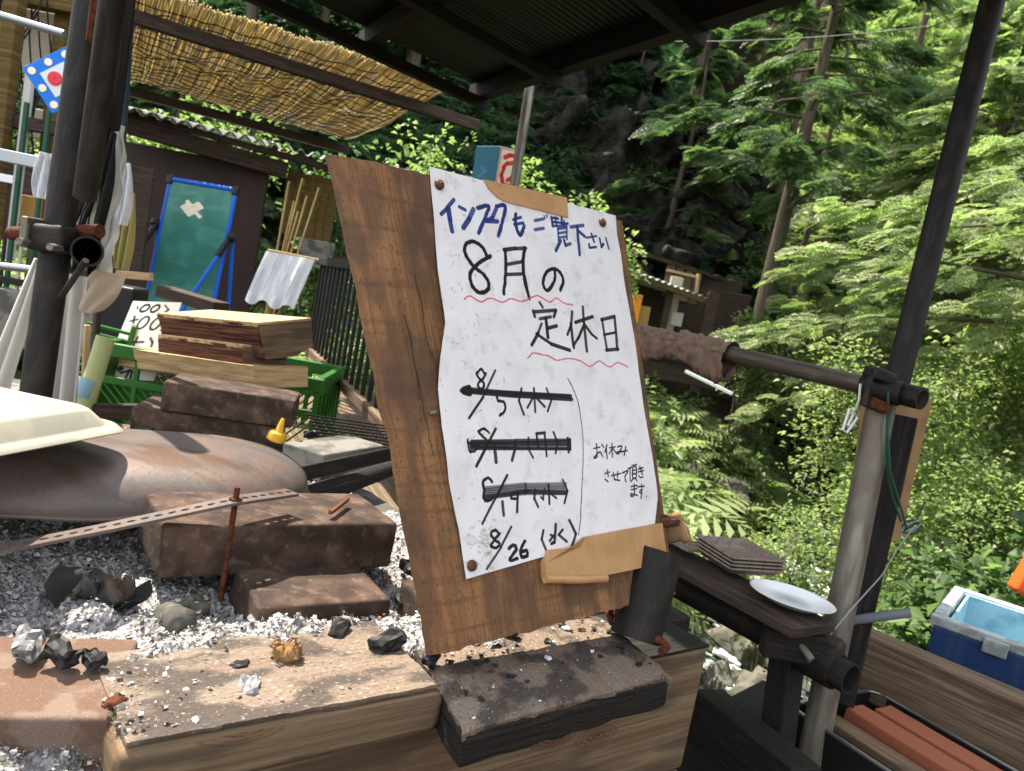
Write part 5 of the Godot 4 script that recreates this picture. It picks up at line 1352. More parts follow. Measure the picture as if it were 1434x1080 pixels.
	ink(im, INK.k, 5.0, 1.00, [734, 927, 756, 926])
	ink(im, INK.k, 5.0, 1.00, [736, 934, 735, 939, 733, 946, 731, 954, 730, 961, 730, 965, 737, 970, 746, 966, 748, 961, 750, 954, 752, 946, 753, 938, 752, 933, 745, 932, 736, 934])
	ink(im, INK.k, 5.0, 1.00, [734, 944, 750, 944])
	ink(im, INK.k, 5.0, 1.00, [732, 954, 748, 955])
	ink(im, INK.k, 5.0, 1.00, [733, 967, 721, 976])
	ink(im, INK.k, 5.0, 1.00, [742, 968, 748, 978])
	ink(im, INK.k, 5.0, 1.00, [761, 941, 782, 938])
	ink(im, INK.k, 5.0, 1.00, [759, 950, 782, 948])
	ink(im, INK.k, 5.0, 1.00, [769, 933, 776, 960])
	ink(im, INK.k, 5.0, 1.00, [758, 962, 765, 970, 778, 968])
	ink(im, INK.k, 5.0, 1.00, [719, 992, 747, 992])
	ink(im, INK.k, 5.0, 1.00, [717, 1003, 744, 1002])
	ink(im, INK.k, 5.0, 1.00, [734, 986, 734, 991, 733, 999, 732, 1007, 731, 1015, 729, 1020, 722, 1024, 715, 1023, 713, 1019, 715, 1015, 724, 1017, 735, 1021, 743, 1024])
	ink(im, INK.k, 5.0, 1.00, [749, 998, 778, 998])
	ink(im, INK.k, 5.0, 1.00, [767, 990, 766, 996, 766, 1004, 765, 1012, 763, 1018, 758, 1018, 754, 1014, 759, 1009, 765, 1009, 764, 1014, 762, 1022, 759, 1030, 758, 1036])
	ink(im, INK.k, 5.0, 1.00, [784, 1031, 785, 1032])
	return im

func build_notice() -> void:
	var o := thing("notice_board", "thick rough plank leaning on the grill with a hand-written white notice pinned on", "notice board")
	o.transform = Transform3D(Basis(Vector3(0.7388, 0.0970, -0.6519), Vector3(-0.2895, 0.9365, -0.1916), Vector3(0.5919, 0.3370, 0.7200)), Vector3(0.0327, 0.9650, -0.7690))
	var tl := Vector3(-0.181, 0.183, 0)
	var tr := Vector3(0.141, 0.166, 0)
	var br := Vector3(0.150, -0.254, 0)
	var bl := Vector3(-0.1455, -0.243, 0)
	var f := FastNoiseLite.new()
	f.seed = 4; f.frequency = 22.0
	var g := Geo.new()
	g.sheet(50, 36, func(u, v):
		var p := bl.lerp(tl, u).lerp(br.lerp(tr, u), 1.0 - v)
		p.x += 0.003 * sin(u * 4.0 + 0.6) * v
		p.y += 0.0016 * f.get_noise_2d(p.x * 9.0, 4.0) * (1.0 if u < 0.01 or u > 0.99 else 0.0) * 1.5
		p.z += 0.0009 * f.get_noise_2d(p.x * 2.0, p.y * 0.5)
		return p, 0.036, Vector2(0.43, 0.32))
	for k in g.v.size():  # the waney left edge splays out towards the back
		var p := g.v[k]
		if p.z < -0.02:
			var wl := clampf((-0.04 - p.x) / 0.10, 0.0, 1.0)
			var ty := clampf((p.y + 0.245) / 0.43, 0.0, 1.0)
			g.v[k] = p + Vector3(-lerpf(0.011, 0.0225, ty), lerpf(-0.005, 0.016, ty), 0) * wl
	part("plank", g, M.board_wood, o)
	# the paper: its edges wander, its left edge lifts
	var lx := [Vector2(-0.1241, 0.1865), Vector2(-0.1251, 0.1417), Vector2(-0.1273, 0.0881), Vector2(-0.1267, 0.0506), Vector2(-0.1282, 0.0388), Vector2(-0.1367, 0.0083), Vector2(-0.1409, -0.0190), Vector2(-0.1416, -0.0537), Vector2(-0.1402, -0.1005), Vector2(-0.1338, -0.1427), Vector2(-0.1313, -0.1860)]
	var rx := [Vector2(0.1273, 0.1694), Vector2(0.1255, 0.1476), Vector2(0.1275, 0.1271), Vector2(0.1275, 0.0902), Vector2(0.1306, 0.0577), Vector2(0.1326, 0.0253), Vector2(0.1325, -0.0230), Vector2(0.1324, -0.0707), Vector2(0.1328, -0.1274), Vector2(0.1342, -0.1494), Vector2(0.1264, -0.1755)]
	var pg := Geo.new()
	pg.sheet(40, 60, func(u, v):
		var k: float = v * (lx.size() - 1)
		var i := mini(int(k), lx.size() - 2)
		var l: Vector2 = lx[i].lerp(lx[i + 1], k - i)
		k = v * (rx.size() - 1)
		i = mini(int(k), rx.size() - 2)
		var r: Vector2 = rx[i].lerp(rx[i + 1], k - i)
		var q := l.lerp(r, u)
		var lift := 0.0045 * exp(-pow((v - 0.42) / 0.16, 2.0)) * pow(1 - u, 3.0) + 0.003 * exp(-pow((v - 0.75) / 0.08, 2.0)) * pow(1 - u, 5.0) + 0.004 * exp(-pow((v - 0.8) / 0.12, 2.0)) * pow(u, 7.0)
		return Vector3(q.x, q.y, 0.0032 + lift + 0.0006 * f.get_noise_2d(q.x * 1.5, q.y * 1.5)), 0.0004)
	for k in pg.v.size(): pg.t[k] = Vector2((pg.v[k].x + 0.145) / 0.29, (0.2 - pg.v[k].y) / 0.4)
	var pm := mat("notice_paper", Color.WHITE, 0.75, tx(notice_print()), Vector3.ONE, grey(512, 512, nz(512, 512, 0.010, 1.0, 2.0, 85, 3)), 0.12)
	part("paper_notice", pg, pm, o)
	var tape := func(called: String, pts: Array, z: float) -> void:
		var t := Geo.new()
		var face := []
		var uv := []
		for q in pts: face.append(Vector3(q.x, q.y, z)); uv.append(Vector2(q.x, q.y))
		t.face(face, uv)
		for k in pts.size():
			var a: Vector3 = face[k]
			var b: Vector3 = face[(k + 1) % face.size()]
			t.face([a, b, b - Vector3(0, 0, z - 0.0015), a - Vector3(0, 0, z - 0.0015)])
		part(called, t, M.tape, o)
	tape.call("top_tape", [Vector2(-0.0622, 0.1830), Vector2(-0.0565, 0.1745), Vector2(-0.0470, 0.1672), Vector2(-0.0385, 0.1640), Vector2(0.0032, 0.1612), Vector2(0.0488, 0.1576), Vector2(0.0505, 0.1797), Vector2(-0.0080, 0.1815)], 0.0052)
	tape.call("bottom_tape", [Vector2(-0.0423, -0.1875), Vector2(-0.0351, -0.1767), Vector2(0.0059, -0.1799), Vector2(0.0131, -0.1720), Vector2(0.0625, -0.1730), Vector2(0.1326, -0.1748), Vector2(0.1330, -0.2187), Vector2(0.0872, -0.2152), Vector2(0.0360, -0.2131), Vector2(0.0314, -0.2158), Vector2(-0.0437, -0.2018)], 0.0095)
	var roll := Geo.new()
	var r0 := Vector3(Vector2(-0.0463, -0.2013).x, Vector2(-0.0463, -0.2013).y, 0.010)
	var r1 := Vector3(Vector2(0.0345, -0.2157).x, Vector2(0.0345, -0.2157).y, 0.010)
	roll.tube([r0, r0.lerp(r1, 0.5) + Vector3(0, -0.001, 0), r1], 0.0042, 10)
	part("tape_fold", roll, M.tape, o)
	for q in [Vector2(-0.1160, 0.1700), Vector2(0.1021, 0.1582), Vector2(-0.1245, -0.1756)]:
		var p := Geo.new()
		p.lathe([Vector2(0.0, 0.0035), Vector2(0.0028, 0.0033), Vector2(0.0048, 0.0018), Vector2(0.0052, 0.0)], 16)
		part("drawing_pin", p, M.pin_brown, o).transform = Transform3D(Basis(Vector3.RIGHT, PI / 2), Vector3(q.x, q.y, 0.0045))
	var nl := Geo.new()
	nl.tube([Vector3(-0.150, -0.04, 0.002), Vector3(-0.146, -0.04, 0.006)], 0.0022, 8)
	part("nail_head", nl, M.galvanised, o)

# ---------- the grill ----------
const EX := Vector3(0.787, 0, -0.617)   # along the grill's front edge
const EZ := Vector3(0.617, 0, 0.787)    # towards the cook

func ash_level(p: Vector3) -> float:
	var n := land_noise.get_noise_2d(p.x * 40.0, p.z * 40.0) * 0.016 + land_noise.get_noise_2d(p.x * 160.0 + 9.0, p.z * 160.0) * 0.010 + land_noise.get_noise_2d(p.x * 600.0 + 9.0, p.z * 600.0) * 0.004
	var d := (p - Vector3(-0.199, 0, -0.449)).dot(EZ)  # 0 at the front edge, negative inwards
	var h := 0.683 + n
	h += 0.022 * exp(-pow((d + 0.13) / 0.04, 2.0)) * (1.0 if p.x > -0.25 else 0.4)
	h -= 0.020 * smoothstep(-0.35, -0.7, d)
	h -= 0.045 * smoothstep(-0.055, 0.0, d) 
	return h

func build_grill() -> void:
	var lowc := Vector3(0.289, 0, -0.888)
	var o := thing("grill_hearth", "waist-high timber grill bench full of ash, its front beams smoke-stained", "grill", Vector3(0.0, 0.0, -0.9))
	var off := -o.position
	var put := func(called: String, c: Vector3, along: Vector3, size: Vector3, m: Material, r := 0.006) -> MeshInstance3D:
		var q := part(called, box(size, r, 0.0, 1.0, Vector3i(2, 1, 1), Vector2(rng.randf(), rng.randf())), m, o)
		var fr := frame(c + off, along)
		q.transform = fr
		return q
	put.call("front_beam", lowc - EX * 0.65 - EZ * 0.052 + Vector3(0, 0.582, 0), EX, Vector3(1.3, 0.156, 0.104), M.timber_wood)
	put.call("front_beam", lowc - EX * 0.65 - EZ * 0.050 + Vector3(0, 0.425, 0), EX, Vector3(1.3, 0.15, 0.10), M.timber_wood)
	put.call("front_beam", lowc - EX * 0.65 - EZ * 0.053 + Vector3(0, 0.27, 0), EX, Vector3(1.3, 0.15, 0.10), M.dark_wood)
	put.call("charred_top", lowc - EX * 0.10 - EZ * 0.054 + Vector3(0, 0.6615, 0), EX, Vector3(0.203, 0.004, 0.106), M.charred_wood, 0.001)
	put.call("base_wall", Vector3(-0.50, 0.29, -1.0), EX, Vector3(1.1, 0.58, 0.55), M.concrete)
	put.call("side_beam", Vector3(0.15, 0.585, -1.10), EZ, Vector3(0.34, 0.14, 0.10), M.charred_wood)
	put.call("inner_slab", Vector3(-0.55, 0.60, -1.0), EX, Vector3(1.05, 0.04, 0.72), M.concrete)
	var ft := put.call("front_plank", (Vector3(-0.199, 0, -0.449) + Vector3(-0.006, 0, -0.600)) / 2 - EZ * 0.066 + Vector3(0, 0.681, 0), Vector3(0.193, 0, -0.151), Vector3(0.247, 0.038, 0.132), M.timber_wood, 0.010)
	# top skin, paler and dusty
	var f := FastNoiseLite.new()
	f.seed = 12; f.frequency = 18.0
	var sk := Geo.new()
	sk.sheet(30, 14, func(u, v): return Vector3((u - 0.5) * 0.235 + 0.004 * f.get_noise_2d(v * 3.0, u), 0.0198 + 0.0012 * f.get_noise_2d(u * 3.0, v * 2.0), (v - 0.5) * 0.120), 0.003, Vector2(0.24, 0.13))
	part("dusty_top", sk, M.ashy_wood, ft)
	# the loose short plank in front of the notice
	var fl := Vector3(0.012, 0, -0.558)
	var fr2 := Vector3(0.206, 0, -0.722)
	var dir := (fr2 - fl).normalized()
	var inn := Vector3(-0.44, 0, -0.90).normalized()
	var loose := thing("loose_plank", "short thick plank grey with ash, blackened front edge, laid before the notice board", "plank", (fl + fr2) / 2 + inn * 0.069 + Vector3(0, 0.679, 0))
	var g := Geo.new()
	var hx := dir * fl.distance_to(fr2) / 2
	var hz := inn * 0.069
	g.sheet(40, 20, func(u, v):
		var p: Vector3 = hx * (u * 2 - 1) * (1.0 - 0.03 * v) + hz * (v * 2 - 1)
		p += dir * 0.003 * f.get_noise_2d(v * 6.0, 3.0 if u < 0.5 else 9.0) * absf(u * 2 - 1)
		return p + Vector3.UP * (0.0165 + 0.0016 * f.get_noise_2d(u * 1.0, v * 4.0) - 0.0025 * pow(absf(v * 2 - 1), 8.0) - 0.003 * pow(absf(u * 2 - 1), 12.0)), 0.006, Vector2(0.12, 0.26))
	for k in g.t.size(): g.t[k] = Vector2(g.t[k].y, g.t[k].x * 2.0)
	part("top", g, M.ashy_wood, loose)
	var body := Geo.new()
	body.xf = Transform3D(Basis(dir, Vector3.UP, -inn), Vector3(0, -0.0035, 0))
	body.rbox(Vector3(fl.distance_to(fr2) - 0.001, 0.031, 0.1375), 0.004, Vector3i(14, 2, 8), Vector3.ZERO, 0.0025, 30.0, 5)
	part("body", body.smooth(), M.charred_wood, loose)
	# ash bed
	var ag := Geo.new()
	ag.grid(280, 280, func(u, v):
		var au := lerpf(-0.55, 0.46, u)
		var p: Vector3 = Vector3(-0.199, 0, -0.449) + EX * au - EZ * lerpf(0.06 * smoothstep(-0.03, 0.0, au), 1.02, v)
		return Vector3(p.x, ash_level(p), p.z))
	tag(part("ash_bed", ag, M.ash, self), "pale grey ash covering the grill bench", "ash", "", "stuff")
	# flakes and crumbs on it
	var fm := Geo.new()
	for k in 5:
		var a := TAU * k / 5.0
		fm.vert(Vector3(cos(a) * (0.7 + 0.3 * sin(k * 3.0)), 0.25 * sin(k * 2.2), sin(a) * 0.8), Vector3(cos(a) * 0.4, 1, sin(a) * 0.3), Vector2.ZERO)
	var ce := fm.vert(Vector3(0.1, 0.1, 0), Vector3.UP, Vector2.ZERO)
	for k in 5: fm.tri(ce, k, (k + 1) % 5)
	var crumb := box(Vector3(1.6, 1.0, 1.2), 0.35, 0.5, 1.2, Vector3i(2, 2, 2)).mesh()
	var fx := []
	var fc := []
	var cx := []
	var cc := []
	for k in 95000:
		var u := rng.randf_range(-0.5, 0.42)
		var v := 0.015 + 0.95 * pow(rng.randf(), 1.5)
		var p := Vector3(-0.199, 0, -0.449) + EX * u - EZ * v
		var patch := land_noise.get_noise_2d(p.x * 55.0 + 40.0, p.z * 55.0)
		var on_front: bool = v < 0.12 and u > 0.0 and u < 0.245
		if u > 0.0 and v < 0.062 and not on_front: continue
		if on_front and rng.randf() > (0.05 + 0.9 * smoothstep(0.085, 0.118, v) + 0.5 * smoothstep(0.07, 0.01, u)): continue
		p.y = (0.7025 if on_front and v < 0.095 else ash_level(p)) + rng.randf() * 0.003
		var s := 0.0003 + 0.0026 * pow(rng.randf(), 10.0)
		var b := Basis.from_euler(Vector3(rng.randfn(0, 0.5), rng.randf() * TAU, rng.randfn(0, 0.5)))
		var w := rng.randf()
		var dark := 0.13 + 0.50 * smoothstep(0.08, 0.3, patch) + (0.25 if p.x > -0.12 and v > 0.12 else 0.0)
		var l := rng.randf_range(0.34, 0.50) if w > dark else rng.randf_range(0.02, 0.09) if w > dark * 0.35 else rng.randf_range(0.15, 0.32)
		var c := Color(l, l * 0.985, l * 0.98)
		if rng.randf() < 0.02: c = Color(0.30, 0.17, 0.07)
		if rng.randf() < 0.7: fx.append(Transform3D(b.scaled(Vector3.ONE * s * 1.5), p + Vector3(0, 0.0008, 0))); fc.append(c)
		else: cx.append(Transform3D(b.scaled(Vector3.ONE * s * 0.8), p)); cc.append(c)
	tag(many("ash_flakes", fm.mesh(), M.flake, fx, fc, self), "white, grey and black ash flakes strewn over the bench", "ash")
	tag(many("cinders", crumb, M.flake, cx, cc, self), "small cinders and crumbs strewn over the bench", "cinders")
	# specks on the loose plank
	var px := []
	var pc := []
	for k in 240:
		var q: Vector3 = loose.position + hx * rng.randf_range(-0.95, 0.95) + hz * clampf(0.35 + rng.randfn(0, 0.5), -0.9, 0.95) + Vector3(0, 0.0185, 0)
		var s := 0.0008 + 0.0042 * pow(rng.randf(), 5.0)
		px.append(Transform3D(Basis.from_euler(Vector3(rng.randf(), rng.randf() * 6, rng.randf())).scaled(Vector3(s, s * 0.6, s)), q))
		var l := rng.randf_range(0.012, 0.04) if rng.randf() < 0.75 else 0.6
		pc.append(Color(l, l, l))
	tag(many("soot_specks", crumb, M.flake, px, pc, self), "black and white crumbs on the loose plank", "crumbs")
	# single lumps of charcoal
	var lumps := [[Vector3(0.0411, 0.7000, -0.7361), 0.016, "black charcoal crumb at the foot of the notice on the loose plank"], [Vector3(-0.0263, 0.7000, -0.6472), 0.015, "black charcoal lump at the notice board's lower left corner"], [Vector3(-0.0675, 0.7050, -0.6480), 0.026, "charcoal lump on the front plank near the notice board"], [Vector3(-0.1147, 0.7000, -0.6610), 0.022, "flat charcoal lump behind the front plank's dusty top"], [Vector3(-0.3105, 0.7120, -0.5262), 0.022, "white and black burnt flake lying on the far corner of the flat brick"], [Vector3(-0.2840, 0.7120, -0.5256), 0.022, "dark burnt chip on the flat brick beside the white flake"], [Vector3(-0.2639, 0.7100, -0.5321), 0.016, "small charcoal chip near the flat brick's corner"], [Vector3(-0.1507, 0.7000, -0.5452), 0.018, "grey cinder at the front plank's ash edge"], [Vector3(-0.1698, 0.7000, -0.5742), 0.013, "tiny black coal left of the straw-coloured crumble"], [Vector3(-0.2991, 0.6800, -1.4089), 0.026, "black coal in front of the green crate"], [Vector3(-0.3871, 0.6800, -1.5519), 0.024, "black coal by the yellow nozzle"], [Vector3(-0.5863, 0.6900, -1.2626), 0.03, "dark clump of ash behind the white tray"], [Vector3(-0.0752, 0.7000, -0.8503), 0.022, "coal between the bricks and the notice board"], [Vector3(-0.0742, 0.6900, -0.7800), 0.020, "small coal before the half-buried brick end"]]
	for l in lumps:
		var lg := Geo.new()
		lg.col = Color(0.030, 0.029, 0.030) if not l[2].begins_with("white") and not l[2].begins_with("grey") else Color(0.42, 0.42, 0.43)
		l[1] = l[1] * 0.72
		lg.rbox(Vector3(l[1] * 1.5, l[1] * 0.7, l[1]), l[1] * 0.15, Vector3i(3, 2, 2), Vector3.ZERO, l[1] * 0.55, 1.1 / l[1], rng.randi() % 99)
		single("charcoal_lump", lg.facet(), M.charcoal, l[2], "charcoal", Transform3D(Basis.from_euler(Vector3(0, rng.randf() * 3, 0.2)), l[0] + Vector3(0, l[1] * 0.2, 0)))
	# curled burnt paper on the ash
	var bp := thing("burnt_paper", "curled sheet of burnt black paper standing in the white ash", "burnt paper", Vector3(-0.3328, 0.6900, -0.6690))
	for k in 6:
		var pg := Geo.new()
		pg.col = [Color(0.03, 0.029, 0.03), Color(0.10, 0.075, 0.06), Color(0.02, 0.02, 0.02)][k % 3]
		var w := rng.randf_range(0.020, 0.034)
		var ph := rng.randf() * 6
		pg.sheet(8, 8, func(u, v): return Vector3((u - 0.5) * w, (v - 0.3) * w * 0.9 + 0.006 * sin(u * 5 + ph), 0.009 * sin(v * 4.0 + ph) + 0.005 * f.get_noise_2d(u * 6.0 + k, v * 6.0)), 0.0006)
		part("shred", pg, M.flake, bp).transform = Transform3D(Basis.from_euler(Vector3(rng.randf_range(-0.9, 0.6), k * 1.1, rng.randfn(0, 0.3))), Vector3((k - 2.5) * 0.011, 0.006, rng.randfn(0, 0.006)))
	# straw-coloured crumble
	var cr := thing("crumble", "knotted straw-coloured crumble at the edge of the front plank's ash", "crumble", Vector3(-0.1404, 0.7080, -0.5981))
	var cg := box(Vector3(0.024, 0.016, 0.020), 0.007, 0.0045, 140.0, Vector3i(10, 8, 10))
	part("lump", cg, M.straw, cr)
	for k in 9:
		var pts := []
		var c := Vector3(rng.randfn(0, 0.007), rng.randfn(0, 0.004) + 0.003, rng.randfn(0, 0.007))
		var r := rng.randf_range(0.002, 0.005)
		var bs := Basis.from_euler(Vector3(rng.randf() * 6, rng.randf() * 6, 0))
		for j in 9: pts.append(c + bs * Vector3(cos(j * 0.75) * r, sin(j * 0.75) * r, j * 0.0006))
		var tg := Geo.new()
		tg.tube(pts, 0.0009, 4, false)
		part("strand", tg, M.straw, cr)
	for s in [[Vector3(-0.2532, 0.6950, -0.6451), 0.027, "grey stone half sunk in the ash"], [Vector3(-0.2477, 0.6950, -0.6767), 0.020, "pale pebble behind the grey stone in the ash"], [Vector3(-0.2287, 0.7020, -0.4983), 0.012, "small rusty chip on the flat brick"]]:
		single("stone", box(Vector3(s[1] * 1.3, s[1] * 0.8, s[1]), s[1] * 0.3, s[1] * 0.3, 0.8 / s[1], Vector3i(5, 4, 5)), M.rock if s[1] > 0.015 else M.rusty, s[2], "stone", Transform3D(Basis.from_euler(Vector3(0, rng.randf() * 3, 0)), s[0]))
	for s in [[Vector3(-0.2208, 0.7000, -0.4980), Vector3(-0.1904, 0.7000, -0.5077), "brown bark strip lying in the ash gap by the flat brick"], [Vector3(-0.2194, 0.7000, -0.5253), Vector3(-0.2022, 0.7000, -0.5113), "pale splinter leaning on the bark strip"], [Vector3(-0.1639, 0.7700, -0.7881), Vector3(-0.1584, 0.7720, -0.8448), "dark splinter lying across the sooty long brick"]]:
		var b := beam(s[0], s[1], 0.006, 0.005, 0.002)
		single("splinter", b[0], M.fresh_wood if s[2].begins_with("pale") else M.bark, s[2], "splinter", b[1])
	# bricks: each a thing
	var brick := func(label: String, c: Vector3, along: Vector3, size: Vector3, m: Material, amp := 0.0012, r := 0.004, up := Vector3.UP) -> void:
		single("brick", box(size, r, amp, 26.0, Vector3i(10, 5, 6)), m, label, "brick", frame(c, along, up))
	var e := Vector3(0.945, 0, -0.326)
	brick.call("flat pinkish brick at the near left corner, sprinkled with burnt chips", Vector3(-0.221, 0.679, -0.482) - e * 0.115 + Vector3(-0.326, 0, -0.945) * 0.057, e, Vector3(0.23, 0.046, 0.114), M.dusty_brick)
	var l2: Vector3 = Vector3(-0.2902, 0.7100, -0.6830)
	var r2: Vector3 = Vector3(-0.0948, 0.7100, -0.8212)
	var d2 := (r2 - l2).normalized()
	var i2 := Vector3(d2.z, 0, -d2.x) 
	if i2.z > 0: i2 = -i2
	brick.call("long sooty firebrick propped across the ash, front face reddish and black", (l2 + r2) / 2 + i2 * 0.055 + Vector3(0, 0.026, 0), d2, Vector3(l2.distance_to(r2), 0.052, 0.110), M.sooty_brick)
	var l3: Vector3 = Vector3(-0.1862, 0.7160, -0.6576)
	var r3: Vector3 = Vector3(-0.0795, 0.7160, -0.7297)
	var d3 := (r3 - l3).normalized()
	var i3 := Vector3(d3.z, 0, -d3.x)
	if i3.z > 0: i3 = -i3
	brick.call("half-buried sooty brick below the long firebrick", (l3 + r3) / 2 + i3 * 0.045 + Vector3(0, -0.027, 0), d3, Vector3(l3.distance_to(r3), 0.054, 0.10), M.sooty_brick)
	brick.call("small reddish brick end peeping out beside the notice board", Vector3(-0.0539, 0.6900, -0.7464) + Vector3(0.01, 0.005, -0.03), d3, Vector3(0.05, 0.04, 0.05), M.sooty_brick)
	var a1: Vector3 = Vector3(-0.6011, 0.7365, -1.3075)
	var a2: Vector3 = Vector3(-0.3860, 0.7723, -1.3515)
	var da := ((a2 - a1) * Vector3(1, 0, 1)).normalized()
	brick.call("orange-brown brick with a blackened end on top of the rear stack", (a1 + a2) / 2 + Vector3(0, 0, -0.055), da, Vector3(a1.distance_to(a2), 0.052, 0.11), M.sooty_brick)
	brick.call("dark brick under the orange-brown one in the rear stack", (a1 + a2) / 2 + Vector3(-0.035, -0.059, -0.062), da, Vector3(0.25, 0.064, 0.12), M.sooty_brick)
	brick.call("ash-dusted brick at the left end of the rear stack", Vector3(-0.6999, 0.6647, -1.3301) + Vector3(-0.02, -0.028, -0.03), da, Vector3(0.16, 0.06, 0.11), M.dusty_brick)
	brick.call("grey concrete block beside the grate behind the coals", Vector3(-0.2940, 0.6882, -1.3728), Vector3(0.4, 0, -0.9), Vector3(0.18, 0.05, 0.09), M.concrete)
	# iron lid: a long flattened half-round shell
	var ld := thing("iron_lid", "long brown iron shell lying open side down on the ash", "iron lid", Vector3(-0.415, 0.735, -0.870))
	var ax := Vector3(0.84, 0, -0.54).normalized()
	var az := Vector3(0.54, 0, 0.84).normalized()
	var shell := Geo.new()
	shell.sheet(70, 40, func(u, v):
		var x := lerpf(-0.45, 0.20, u)
		var w := 0.120
		var end := clampf((x - 0.07) / 0.130, 0, 1)
		var k := sqrt(maxf(0.0, 1.0 - end * end * 0.999))
		var a: float = (v - 0.5) * PI
		var sa := signf(sin(a)) * pow(absf(sin(a)), 0.75)
		var hh := 0.050 * pow(maxf(cos(a), 0.0), 0.9) * pow(k, 0.55)
		return ax * x + az * sa * w * pow(k, 0.9) + Vector3.UP * hh, 0.004)
	part("shell", shell, M.brown_iron, ld)
	var lip := Geo.new()
	var lp := []
	for k in 26: lp.append(ax * lerpf(-0.45, 0.07, k / 25.0) + az * 0.122 + Vector3.UP * 0.002 * sin(k * 0.9))
	for k in range(1, 14): lp.append(ax * (0.07 + 0.135 * sin(k * PI / 14)) + az * 0.122 * cos(k * PI / 14))
	lip.tube(lp, 0.005, 8, true, 0.0, 0.6)
	part("lip", lip, M.brown_iron, ld)
	# perforated strap with its threaded rod
	var sp := thing("perforated_strap", "long flat iron strap with a row of holes, curving over the ash", "strap", Vector3(-0.3313, 0.7600, -0.6621))
	var sg := Geo.new()
	var path := Curve3D.new()
	for p in [Vector3(-0.4297, 0.7300, -0.6165), Vector3(-0.4027, 0.7380, -0.6287), Vector3(-0.3322, 0.7600, -0.6637), Vector3(-0.2410, 0.7880, -0.7194), Vector3(-0.2060, 0.7860, -0.7857)]: path.add_point(p - sp.position)
	path.bake_interval = 0.004
	var cells := 26
	var total := path.get_baked_length()
	for k in cells:
		var s0 := total * k / cells
		var s1 := total * (k + 1) / cells
		var p0 := path.sample_baked(s0)
		var p1 := path.sample_baked(s1)
		var t0 := (path.sample_baked(minf(total, s0 + 0.004)) - path.sample_baked(maxf(0, s0 - 0.004))).normalized()
		var t1 := (path.sample_baked(minf(total, s1 + 0.004)) - path.sample_baked(maxf(0, s1 - 0.004))).normalized()
		var n0 := t0.cross(Vector3.UP).normalized() * 0.010
		var n1 := t1.cross(Vector3.UP).normalized() * 0.010
		var c := (p0 + p1) / 2
		var td := (p1 - p0).normalized()
		var nd := td.cross(Vector3.UP).normalized()
		var outer := []
		for q in [p0 - n0, c - nd * 0.010, p1 - n1, p1, p1 + n1, c + nd * 0.010, p0 + n0, p0]: outer.append(q)
		var hole := []
		for j in 8:
			var dd: Vector3 = outer[j] - c
			var an := atan2(dd.dot(nd), dd.dot(td))
			hole.append(c + td * cos(an) * 0.0042 + nd * sin(an) * 0.0026)
		for y in [0.0, -0.003]:
			for j in 8: sg.face([outer[j] + Vector3.UP * y, outer[(j + 1) % 8] + Vector3.UP * y, hole[(j + 1) % 8] + Vector3.UP * y, hole[j] + Vector3.UP * y])
		for j in 8: sg.face([hole[j], hole[(j + 1) % 8], hole[(j + 1) % 8] - Vector3.UP * 0.003, hole[j] - Vector3.UP * 0.003])
		for sd in [-1.0, 1.0]: sg.face([p0 + n0 * sd, c + nd * 0.010 * sd, c + nd * 0.010 * sd - Vector3.UP * 0.003, p0 + n0 * sd - Vector3.UP * 0.003]); sg.face([c + nd * 0.010 * sd, p1 + n1 * sd, p1 + n1 * sd - Vector3.UP * 0.003, c + nd * 0.010 * sd - Vector3.UP * 0.003])
	part("strap", sg, M.brown_iron, sp)
	var rb: Vector3 = Vector3(Vector3(-0.2410, 0.7880, -0.7194)) * Vector3(1, 0, 1) + Vector3(0, 0.695, 0)
	var rd := thing("threaded_rod", "thin rusty threaded rod standing upright in front of the long firebrick", "rod", rb)
	var th := Geo.new()
	var tp := []
	var tr2 := []
	for k in 150:
		tp.append(Vector3(0, -0.01 + k * 0.00077, 0)); tr2.append(0.0030 if k % 2 else 0.0026)
	th.tube(tp, tr2, 10)
	part("shaft", th, M.rusty, rd)
	var nut := Geo.new()
	nut.tube([Vector3(0, 0.088, 0), Vector3(0, 0.094, 0)], 0.0065, 6)
	part("nut", nut, M.rusty, rd)
	# the tray upside down on the shell
	var ty := thing("white_tray", "off-white baking tray turned upside down on the iron shell", "tray", Vector3(-0.392, 0.812, -0.818))
	var d1 := Vector3(-0.12, 0, 0.99).normalized()
	var dl := Vector3(-0.99, 0, -0.12).normalized()
	ty.transform = Transform3D(Basis(dl, Vector3.UP, dl.cross(Vector3.UP)).rotated(dl, 0.02), ty.position)
	var tg := Geo.new()
	var ring := func(inset: float, y: float, rad: float) -> Array:
		var o2 := []
		for k in 40:
			var a := TAU * k / 40.0
			var hx2 := 0.20 - inset
			var hz2 := 0.135 - inset
			var q := Vector2(cos(a), sin(a))
			var cn := Vector2(signf(q.x) * (hx2 - rad), signf(q.y) * (hz2 - rad))
			var pt := cn + q * rad
			o2.append(Vector3(0.20 + pt.x, y, 0.135 + pt.y))
		return o2
	var prof := [[0.0, 0.0, 0.032], [0.005, 0.005, 0.031], [0.012, 0.003, 0.030], [0.014, 0.006, 0.028], [0.026, 0.019, 0.024], [0.031, 0.0215, 0.022], [0.043, 0.0225, 0.02], [0.09, 0.0228, 0.015], [0.131, 0.023, 0.003]]
	var rings := []
	for q in prof: rings.append(ring.call(q[0], q[1], q[2]))
	var zdir := 1.0 if dl.cross(Vector3.UP).dot(d1) > 0 else -1.0
	tg.sheet(40, prof.size() - 1, func(u, v):
		var q: Vector3 = rings[roundi(v * (prof.size() - 1))][int(round(u * 40)) % 40]
		return Vector3(q.x, q.y, q.z * zdir), 0.002)
	part("pan", tg, M.tray_paint, ty)
